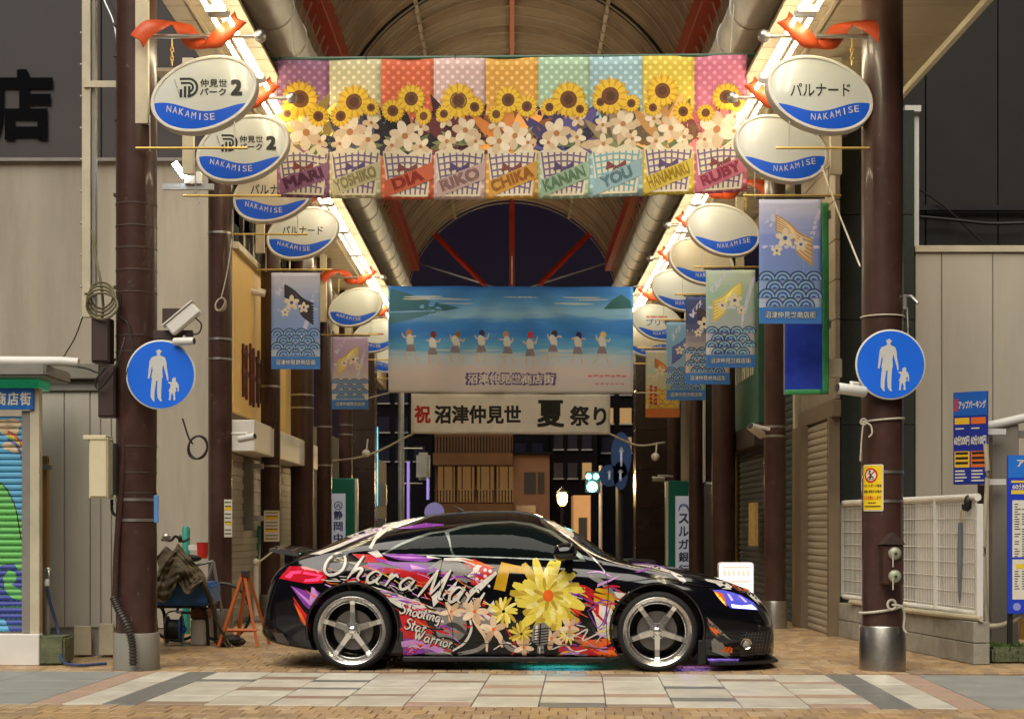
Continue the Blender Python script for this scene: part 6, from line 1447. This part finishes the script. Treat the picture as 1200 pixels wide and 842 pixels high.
# lamps
M_tail = mat('tail_lamp_red', (.30,.006,.012), .12, var=.3, scale=30, coat=1., emit=(1,.02,.05), estr=.13)
tl = dec('tail_lamp', [z1((105,372),(150,318),(215,318),(335,352),(298,392),(230,396),(150,382))], M_tail, 3)
dec('lamp_bar', [z1((130,366),(160,340),(205,338),(200,350),(170,352),(155,372)), z1((215,342),(300,358),(280,384),(215,388),(222,376),(268,372),(280,362),(210,352))], mat('tail_lamp_bar', (.6,.02,.05), .15, var=0, emit=(1,.03,.09), estr=1.0), 5, tl)
hl = dec('head_lamp', [z3((515,425),(560,424),(640,445),(700,480),(722,515),(600,506),(580,490),(550,450))], mat('lamp_lens', (.03,.035,.16), .08, var=.6, scale=30, coat=1., emit=(.12,.12,.8), estr=.35), 3)
dec('daytime_strip', [z3((600,488),(645,495),(690,490),(706,504),(714,512),(604,503))], glow('drl', (.50,.48,1), 2.2), 5, hl)
dec('lamp_bar', [z3((580,440),(592,444),(610,470),(600,474)), z3((630,448),(650,458),(672,478),(662,480))], glow('drl2', (.42,.30,1), .9), 5, hl)
dec('indicator', [z3((522,430),(545,448),(572,480),(578,496),(560,480),(535,450))], glow('amber', (1,.35,.05), 1.2), 5, hl)
# front bumper details
M_mesh = mat('grille_mesh', (.01,.01,.01), .5, var=0)
gr = dec('side_grille', [z3((655,640),(690,612),(770,605),(776,700),(760,722),(640,722),(634,700))], M_trim, 3)
gl = []
for k in range(9): gl += [z3((645+k*14,722),(648+k*14,722),(668+k*14,612),(665+k*14,612))]
for k in range(7): gl += [z3((640,625+k*15),(640,627+k*15),(772,618+k*15),(772,616+k*15))]
dec('grille_bars', gl, mat('grille_bar', (.09,.09,.095), .35), 5, gr, 9)
fo = on_car(*z3((665,664))[0], .004)
fg = MB().lathe([(.024,0),(.045,.0),(.050,.012),(.046,.022),(.036,.016),(.030,.004)], FRONT(fo), 26, False).build('fog_lamp', mat('polished', (.75,.72,.66), .15, 1., var=0), body, True)
MB().lathe([(.0,.012),(.022,.009),(.03,.003)], FRONT(fo), 20).build('lens', mat('fog_lens', (.35,.33,.28), .1, var=0, coat=1), fg, True)
dec('lower_valance', [z1((75,612),(120,618),(155,672),(230,684),(228,694),(95,655))], mat('grey_valance', (.10,.09,.085), .35, .4, var=.2), 2)
# front lip, skirts, rear wing
def car_mb(): return MB()
def wcar(p): return CM @ Vector(p)
lip = []; 
for sgn, xsq in ((-1, [1.70,1.85,2.0,2.12,2.22,2.30]), (1, [2.30,2.22,2.12,2.0,1.85,1.70])):
    for x in xsq: lip.append((x+.03, sgn*(interp(WT, min(x,2.28))+.005)))
MB().prism(lip, .052, .074, CM).build('front_lip', M_trim, body)
for sgn in (-1, 1):
    MB().box((-.86, sgn*.80, .075), (.86, sgn*.90, .115), CM, bev=.008).build('side_skirt', M_trim, body)
    MB().box((1.62, sgn*.78, .06), (1.69, sgn*.895, .26), CM, bev=.006).build('splash_guard', M_trim, body)
v, f = [], []
for i in range(15):
    y = -.66+1.32*i/14; c = 1-abs(y/.66)**4; xo = -2.01-.05*c; zo = .975+.02*c
    v += [(xo-.03, y, zo+.035), (xo+.0, y, zo+.045), (xo+.10, y, zo+.03), (xo+.22, y, zo-.005), (xo+.22, y, zo-.025), (xo+.08, y, zo+.0), (xo-.03, y, zo+.018)]
for i in range(14):
    for k in range(7): f.append((i*7+k, i*7+(k+1) % 7, (i+1)*7+(k+1) % 7, (i+1)*7+k))
f += [tuple(range(7)), tuple(98+k for k in range(7))[::-1]]
MB().add(v, f, CM).build('rear_wing', mat('carbon', (.10,.10,.10), .18, .3, var=.2, scale=60, coat=1.), body, True)
for y in (-.5,.5): MB().box((-1.94, y-.02, .88), (-1.86, y+.02, .985), CM).build('wing_stay', M_trim, body)
# mirror
for sgn in (-1, 1):
    c = Vector((.515, sgn*1.005, .985)); mr = MB(); v, f = [], []
    for i in range(13):
        t = i/12; x = -.10+.20*t; r = (1-abs(2*t-1)**3.2)**.5*.080+.004
        for k in range(16):
            a = 2*math.pi*k/16; v.append((c.x+x, c.y+1.35*r*math.cos(a)*.9, c.z+r*math.sin(a)*(1 if math.sin(a) > 0 else .8)+.012*t))
    for i in range(12): f += [(i*16+k, i*16+(k+1) % 16, (i+1)*16+(k+1) % 16, (i+1)*16+k) for k in range(16)]
    f += [tuple(range(16)), tuple(192+k for k in range(16))[::-1]]
    mh = mr.add(v, f, CM).build('door_mirror', M_paint, body, True)
    MB().box((.50, sgn*.86, .875), (.57, sgn*1.0, .93), CM, bev=.015).build('mirror_stalk', M_paint, mh)
    MB().box((.515, sgn*.95, .82), (.58, sgn*1.0, .95), CM, bev=.015).build('mirror_foot', M_paint, mh)
MB().tube([wcar((-.42,-.02,1.35)), wcar((-.50,-.02,1.395))], [.014,.005], 8).build('roof_antenna', M_trim, body)
for k in range(2): MB().tube([wcar((1.06+.05*k,-.45+.5*k,.915)), wcar((1.30,-.1+.5*k,.895))], .012, 6).build('wiper', M_trim, body)
# arch lips
for wx in (-WX, WX):
    pts = []
    for k in range(33):
        a = R(-14+208*k/32); x = wx+.392*math.cos(a); z = WZ+.008+.392*math.sin(a)
        h = bvh.ray_cast(wcar((x, -2, z)), CM.to_3x3() @ Vector((0,1,0)), 3)
        if h[0] is not None: pts.append(h[0])
    MB().tube(pts, .012, 6).build('arch_lip', M_paint, body, True)
# wheels
def wheel_local():
    T = Matrix.Identity(4)
    rt = bpy.data.objects.new('wheel', None); COL.objects.link(rt); rt.empty_display_size = .1
    A0 = Matrix.Rotation(R(90), 4, 'X')     # local z -> -y (outwards)
    AX = A0 @ Matrix.Diagonal((1.085, 1.085, 1, 1))
    MB().lathe([(.284,-.11),(.31,-.125),(.327,-.11),(.334,-.08),(.334,.08),(.329,.104),(.316,.117),(.302,.120),(.290,.113),(.284,.10)], A0, 64, False).build('tyre', mat('tyre_rubber', (.008,.008,.008), .8, var=.2, bump=.2, bscale=60), rt, True)
    pol = mat('polished_alloy', (.82,.80,.77), .2, .94, var=.05, scale=20)
    rim = MB().lathe([(.264,.098),(.270,.112),(.262,.120),(.252,.112),(.240,.095),(.232,.088),(.226,.055),(.215,.045)], AX, 64, False).build('rim', pol, rt, True)
    MB().lathe([(.222,.05),(.215,.0),(.205,-.10)], AX, 48, False).build('barrel', mat('barrel_dark', (.06,.055,.05), .4, .7, var=.1), rt, True)
    for k in range(30):
        a = 2*math.pi*k/30; MB().sphere((.258*math.cos(a), -.096, .258*math.sin(a)), .005, 6).build('rim_bolt', mat('bolt_dark', (.2,.19,.18), .3, .8, var=0), rim)
    for k in range(5):
        a = R(90+72*k); Mx = AX @ ROT(a); v = []
        for r, hw_, zt, zb_ in ((.03,.030,.072,.03),(.08,.028,.066,.025),(.14,.025,.060,.025),(.20,.024,.062,.03),(.236,.027,.078,.04)): v += [(r,-hw_,zb_),(r,-hw_*.72,zt),(r,hw_*.72,zt),(r,hw_,zb_)]
        f = []
        for i in range(4): f += [(i*4+q, i*4+(q+1) % 4, (i+1)*4+(q+1) % 4, (i+1)*4+q) for q in range(4)]
        f += [(0,1,2,3),(16,19,18,17)]; MB().add(v, f, Mx).build('spoke', pol, rt)
    hb = MB().lathe([(.0,.09),(.026,.088),(.032,.082),(.034,.070),(.062,.068),(.066,.060),(.066,.03)], AX, 30).build('hub', pol, rt, True)
    for k in range(5):
        a = R(54+72*k); MB().lathe([(.0,.088),(.009,.086),(.009,.066)], AX @ Matrix.Translation((.05*math.cos(a), .05*math.sin(a), 0)), 8).build('lug_nut', mat('bolt_dark', (.2,.19,.18)), hb, True)
    MB().lathe([(.07,.0),(.155,.0),(.155,-.02),(.07,-.02)], AX, 40).build('brake_disc', mat('brake_disc', (.20,.185,.17), .35, .9, var=.2), rt, True)
    return rt
whl = wheel_local(); whl.parent = car
ks = [(-WX,-.83,0),(WX,-.83,36),(-WX,.83,0),(WX,.83,0)]
for i, (x, y, a) in enumerate(ks):
    o = whl if i == 0 else copy_tree(whl, car); o.location = (x, y, WZ); o.rotation_euler = (0, R(-a), 0 if y < 0 else R(180))
for i, (x, y) in enumerate(((-WX,-.70),(WX,-.70))):
    MB().box((x+(.08 if i else -.15), y-.03, WZ-.02), (x+(.15 if i else -.08), y+.05, WZ+.11), CM, bev=.012).build('brake_caliper', M_grey, car)

# under-car light strips, cyan below the sill and violet below the nose
for x, c_, w_, nm_ in ((.45, (.05,.75,1), 5, 'cyan'), (1.75, (.45,.25,1), 4, 'violet')):
    MB().box((x-.25, -.50, .10), (x+.25, -.47, .112), CM).build('underglow_strip', glow('underglow_'+nm_, c_, 7), body)

# ================================================================ passage depth and the street beyond
def bank_sign(px0, px1, py0, py1, D, label, chars, edge, logo):
    c = (XX((px0+px1)/2, D), D, ZZ(py1, D)); rt = thing('bank_sign', (c[0], D, 0), label, 'sign')
    x0, x1 = XX(px0,D), XX(px1,D); zt, zb = ZZ(py0,D), .15
    bd = MB().box((x0, D, zb), (x1, D+.18, zt), bev=.01).build('cabinet', mat('teal_cabinet', (.02,.22,.165), .35, var=.05), rt)
    MB().box((x1-.05 if edge > 0 else x0, D-.006, zb), (x1 if edge > 0 else x0+.05, D-.001, zt-.01)).build('white_edge', M_white, bd)
    a0, a1 = (x0+.0, x1-.22) if edge > 0 else (x0+.18, x1-.01)
    MB().box((a0, D-.012, zb+.02), (a1, D-.002, zt-.28), bev=.003).build('panel', mat('bank_panel', (.52,.54,.56), .35, var=.04, emit=(.8,.85,1), estr=.08), bd)
    w = (a1-a0)*.62; z = zt-.50
    logo(FRONT(((a0+a1)/2, D-.014, z)), w, bd)
    z -= w*1.05
    for ch in chars:
        mb = MB(); mb.text(ch, FRONT(((a0+a1)/2, D-.014, z)), w=w, h=w*1.0, bold=.025, z=.003); mb.build('lettering', ink(34,52,120) if edge > 0 else ink(40,44,60), bd); z -= w*1.28
def logo_ring(Mx, w, p):
    q = Print(flat(Mx), .5); a, b = ell(0,0,w*.48,n=24), ell(0,0,w*.38,n=24)
    for k in range(24): q.poly([a[k], a[(k+1) % 24], b[(k+1) % 24], b[k]])
    q.poly([(0,w*.3),(-w*.12,0),(w*.12,0)]).poly([(-w*.28,-w*.2),(-w*.05,-w*.2),(-w*.16,.02)]).poly([(w*.28,-w*.2),(w*.05,-w*.2),(w*.16,.02)]); q.build('logo', ink(34,52,120), p, .003)
def logo_hill(Mx, w, p):
    q = Print(flat(Mx), .5)
    for k in range(4): q.polys(stroke([(-w*.5,-w*.35+k*w*.1),(-w*.3,w*.1+k*w*.08),(0,w*.22+k*w*.07),(w*.3,w*.1+k*w*.08),(w*.5,-w*.35+k*w*.1)], w*.05, taper=False))
    q.build('logo', ink(96,110,170), p, .003)
bank_sign(388, 419, 560, 700, 28.2, 'teal edged bank sign with blue characters and a round emblem', '静岡中央銀行', 1, logo_ring)
bank_sign(780, 811, 563, 720, 28.2, 'teal edged bank sign with dark katakana and a mountain emblem', 'スルガ銀行', -1, logo_hill)
# lit standing sign behind the car bonnet
D = 16.4
ls = thing('lit_sign', (XX(862,D), D, 0), 'glowing white and pink standing signboard behind the car bonnet', 'sign')
MB().prism(rrect(-.185,-.40,.185,.18,.03), -.05, .05, FRONT((XX(862,D), D, ZZ(678,D)))).build('case', M_white, ls)
Print(flat(FRONT((XX(862,D), D-.052, ZZ(678,D)))), .6).poly(rrect(-.175,-.39,.175,.17,.03)).build('lit_face', glow('sign_glow', (1,.93,.88), 1.5), ls, .001)
q = Print(flat(FRONT((XX(862,D), D-.054, ZZ(678,D)))), .6).poly(rect(-.15,.11,.15,.14)).poly(rect(-.15,-.04,.15,-.01)).poly(rect(-.15,-.3,.15,-.09)); q.build('pink_lines', mat('sign_pink', (.75,.35,.28), .5, var=.1, emit=(1,.5,.4), estr=.5), ls, .001)
q = Print(flat(FRONT((XX(862,D), D-.054, ZZ(678,D)))), .6)
for k in range(6): q.poly(rrect(-.145+k*.05,.03,-.105+k*.05,.095,.01))
q.build('worn_letters', mat('sign_tan', (.6,.42,.33), .5, emit=(1,.7,.55), estr=.35), ls, .001)
for px in (843, 881): MB().box((XX(px,D)-.015, D-.02, 0), (XX(px,D)+.015, D+.02, ZZ(668,D))).build('leg', M_galv, ls)
# spotlights on ropes
for px, py, D, lab in ((768,535,25.8,'small white spotlight hanging from the festival rope'), (429,531,25.8,'small white globe lamp on the dark pillar')):
    o = thing('spotlight', P(px,py,D), lab, 'lamp'); MB().sphere(P(px,py,D), .07, 12).build('head', M_white, o, True); MB().tube([P(px,py,D), P(px+2,py-17,D)], .015, 6).build('stem', M_white, o)
# dark pillars of the shops deep in the passage
for px0, px1, D, lab in ((413,439,31.5,'dark brown stone pillar beside the cyan light strip'), (745,790,31.5,'dark brown stone pillar behind the small spotlight')):
    x0, x1 = XX(px0,D), XX(px1,D); rt = thing('pillar', ((x0+x1)/2, D, 0), lab, 'pillar')
    for k in range(7): MB().box((x0, D, k*.8), (x1, D+.6, k*.8+.795), bev=.005).build('stone_slab', mat('brown_stone', (.055,.038,.032), .25, var=.2, scale=3), rt)
D = 34
for px, y0_, y1_, c, lab in ((441,500,592,(.05,.75,1),'cyan light strip on the edge of the dark pillar'), (478,540,610,(.45,.3,1),'violet neon tube in the dark shop entrance'), (501,560,585,(.45,.35,1),'short violet neon tube beside the white hanging box'), (758,560,590,(.05,.6,.8),'dim cyan strip at the edge of the stone pillar')):
    rt = thing('light_strip', P(px,y1_,D), lab, 'light')
    MB().box((XX(px,D)-.02, D, ZZ(y1_,D)), (XX(px,D)+.04, D+.08, ZZ(y0_,D))).build('channel', M_grey, rt); MB().box((XX(px,D)-.02, D-.03, ZZ(y1_,D)), (XX(px,D)+.03, D-.002, ZZ(y0_,D))).build('tube', glow('strip_'+str(px), c, 1.2 if px == 441 else .35), rt)
D = 36
gp_ = MB().tube([(XX(470,D), D, 0), (XX(470,D), D, ZZ(460,D))], .07, 10).build('grey_pole', M_galv, None, True); tag(gp_, 'tall grey utility pole below the seaside banner', 'pole')
wb = thing('hanging_box', P(497,560,D), 'rounded white hanging box sign on two thin arms', 'sign')
MB().box((XX(488,D), D-.1, ZZ(562,D)), (XX(504,D), D+.1, ZZ(530,D)), bev=.06).build('case', mat('pale_case', (.5,.52,.5), .4), wb, True)
for y in (525, 566): MB().tube([P(470,y,D), P(495,y,D)], .015, 6).build('arm', M_galv, wb)
for px0, px1, y0_, y1_, lab in ((443,453,567,592,'grey meter cabinet on the wall beside the cyan strip'), (442,452,607,622,'lower small grey meter cabinet beside the cyan strip')):
    o = MB().box((XX(px0,34.5), 34.4, ZZ(y1_,34.5)), (XX(px1,34.5), 34.6, ZZ(y0_,34.5)), bev=.02).build('meter_cabinet', M_galv); tag(o, lab, 'cabinet')
o = MB().lathe([(.0,.03),(.24,.03),(.26,0)], FRONT(P(509,600,40)), 24).build('round_sign', glow('round_violet', (.6,.5,1), .12)); tag(o, 'pale violet round lit sign at the street corner', 'sign')

# ---- buildings across the far street
M_amber = mat('ochre_render', (.07,.034,.013), .8, var=.2, spec=.1, scale=1.2, dirt=.3)
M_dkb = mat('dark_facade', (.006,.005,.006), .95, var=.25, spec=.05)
M_warm = glow('warm_window', (1,.55,.18), .16); M_warm2 = glow('bright_soffit', (1,.68,.25), 2.2)
D = 55
fb = thing('far_building', (XX(560,D), D, 0), 'ochre lattice fronted building lit warm across the far street', 'building')
x0, x1 = XX(508,D), XX(601,D)
MB().box((x0, D+.3, 0), (x1, D+6, 9)).build('wall', M_amber, fb)
for z0_, z1_ in ((ZZ(545,D),ZZ(531,D)), (ZZ(604,D),ZZ(590,D))): MB().box((x0, D-.4, z0_), (x1, D+.3, z1_)).build('balcony_band', M_amber, fb)
for k in range(4):
    a = x0+.15+k*.7; wdo = MB().box((a, D+.2, ZZ(588,D)), (a+.6, D+.28, ZZ(546,D))).build('window', mat('far_pane', (.02,.013,.008), .4, emit=(1,.50,.16), estr=.055, spec=.1), fb)
sl_ = None
for z0_, z1_ in ((ZZ(590,D),ZZ(574,D)), (ZZ(531,D),ZZ(512,D)), (ZZ(573,D),ZZ(546,D))):
    for k in range(26):
        x = x0+.05+k*(x1-x0-.1)/25
        if z0_ > ZZ(575,D) and z0_ < ZZ(570,D) and k % 3: continue
        MB().box((x-.02, D-.36, z0_), (x+.02, D-.32, z1_)).build('lattice_bar', M_dkb, fb)
MB().box((x0+.1, D+.0, ZZ(591.5,D)), (x1-.1, D+.25, ZZ(590,D))).build('lit_strip', M_warm2, fb)
fb2 = thing('far_building', (XX(625,D), D, 0), 'low flat orange building beside the lattice front', 'building')
x0, x1 = XX(601.5,D), XX(644,D)
MB().box((x0, D, 0), (x1, D+5, ZZ(531,D))).build('wall', mat('orange_render', (.095,.038,.012), .8, var=.15), fb2)
MB().box((x0-.05, D-.1, ZZ(533,D)), (x1+.1, D+5.1, ZZ(529,D))).build('parapet', M_dkb, fb2)
for a, b in ((614,628),(630,638)): MB().box((XX(a,D), D-.02, ZZ(578,D)), (XX(b,D), D-.004, ZZ(553,D))).build('window', mat('black_pane', (.006,.006,.008), .5, var=0, spec=.2), fb2)
MB().box((x0+.1, D-.12, 0), (x0+.8, D-.01, ZZ(592,D))).build('shop_window', mat('shop_dim', (.06,.03,.02), .3), fb2)
def darkb(px0, px1, py, D, lab, wins):
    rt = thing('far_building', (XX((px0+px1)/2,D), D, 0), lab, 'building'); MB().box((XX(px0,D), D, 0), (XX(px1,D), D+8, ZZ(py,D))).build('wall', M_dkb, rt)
    r = random.Random(int(px0)); k = 0
    for j in range(3):
        for i in range(wins):
            a = px0+3+i*(px1-px0-4)/wins; y = py+14+j*34
            if y > 600: continue
            w_ = MB().box((XX(a,D), D-.05, ZZ(y+18,D)), (XX(a+(px1-px0)/wins*.6,D), D-.005, ZZ(y,D))).build('window', mat('far_dark_pane', (.012,.012,.022), .3, var=0, spec=.2) if r.random() < .8 else M_warm, rt); k += 1
            MB().box((XX(a,D)-.03, D-.08, ZZ(y+19.5,D)), (XX(a+(px1-px0)/wins*.6,D)+.03, D-.04, ZZ(y+18,D))).build('sill', M_grey, w_)
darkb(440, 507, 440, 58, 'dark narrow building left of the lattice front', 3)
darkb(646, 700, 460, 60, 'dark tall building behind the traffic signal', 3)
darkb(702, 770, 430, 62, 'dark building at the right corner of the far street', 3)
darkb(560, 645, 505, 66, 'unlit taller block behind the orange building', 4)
D = 56
tz = thing('corner_shop', (XX(682,D), D, 0), 'small orange lit shop bay under the traffic signal', 'building')
MB().box((XX(672,D), D, 0), (XX(692,D), D+2, ZZ(580,D))).build('wall', mat('lit_bay', (.4,.2,.08), .7, emit=(1,.5,.15), estr=.10), tz); MB().box((XX(678,D), D-.05, 0), (XX(688,D), D-.003, ZZ(606,D))).build('doorway', M_dark, tz)
# street lamp with its own light
D = 47
sl2 = thing('street_lamp', (XX(659,D), D, 0), 'old style street lamp with a glowing lantern at the far corner', 'street lamp')
MB().tube([(XX(659,D), D, 0), (XX(659,D), D, ZZ(592,D))], .05, 10).build('post', M_dark, sl2, True)
MB().lathe([(.07,0),(.14,.10),(.16,.32),(.10,.40)], Matrix.Translation((XX(659,D), D, ZZ(592,D))), 14).build('lantern', glow('lantern_glow', (1,.60,.16), 5), sl2, True)
MB().lathe([(.19,.40),(.05,.52),(.0,.6)], Matrix.Translation((XX(659,D), D, ZZ(592,D))), 14).build('cap', M_dark, sl2, True)
ld = bpy.data.lights.new('lantern_light', 'POINT'); ld.energy = 260; ld.color = (1,.62,.24); ld.shadow_soft_size = .25
lo = bpy.data.objects.new('lantern_light', ld); COL.objects.link(lo); lo.parent = sl2; lo.location = (-.4, 1.2, 2.6)
# traffic signal
D = 50
ts = thing('traffic_signal', (XX(697,D), D, 0), 'traffic signal glowing cyan green above the far crossing', 'traffic signal')
MB().tube([(XX(704,D), D+.1, 0), (XX(704,D), D+.1, ZZ(545,D))], .06, 8).build('pole', M_grey, ts, True)
MB().box((XX(686,D), D, ZZ(577,D)), (XX(703,D), D+.2, ZZ(552,D)), bev=.02).build('head', M_dark, ts)
for px, py, r_, s_ in ((694,570,.16,26),(690,558,.085,16),(698.5,558,.085,16)): MB().lathe([(.0,.05),(r_,.03),(r_,0)], FRONT((XX(px,D), D-.005, ZZ(py,D))), 20).build('lens', glow(f'signal_{s_}', (.06,.85,.80), s_), ts, True)
for px, py, w_, h_, D, lab in ((728,533,.20,.55,48,'tall oval blue arrow sign on the far pole'), (714,557,.20,.20,48,'round blue pedestrian sign left of the arrow sign'), (727,557,.14,.26,48,'small blue oval sign under the arrow sign')):
    rt = thing('road_sign', P(px,py,D), lab, 'road sign'); MB().prism(ell(0,0,w_*1.6,h_*1.3 if h_ > .3 else h_*1.7,n=28), -.02, 0, FRONT(P(px,py,D))).build('plate', mat('far_sign_blue', (.02,.05,.14), .4), rt)
    q = Print(flat(FRONT(P(px,py,D))), .6).poly([(-.03,-.25*h_/.55*1.4),(.03,-.25*h_/.55*1.4),(.03,.1),(.09,.1),(0,.28*min(1,h_*2+.2)),(-.09,.1),(-.03,.1)]); q.build('arrow', mat('far_arrow', (.25,.28,.34), .5), rt, .004)
o = MB().tube([(XX(726,48.2), 48.2, 0), (XX(726,48.2), 48.2, ZZ(512,48.2))], .12, 10).build('sign_pole', M_dark, None, True); tag(o, 'dark pole carrying the blue arrow signs', 'pole')

# ---- low shop row on the opposite side of the street, behind the viewer (seen only mirrored in the paintwork)
ob = thing('opposite_row', (0, -12, 0), 'low dark shop row across the street behind the viewer', 'building')
for k in range(9):
    x = -22.5+k*5; hh_ = 3.6+(k*37 % 5)*.35
    w_ = MB().box((x, -13, 0), (x+4.9, -12, hh_)).build('facade', M_dkb if k % 3 else M_grey, ob)
    MB().box((x+.5, -11.99, .3), (x+4.3, -11.95, 2.4)).build('shop_window', mat('opposite_pane', (.02,.02,.025), .1, var=0), w_)
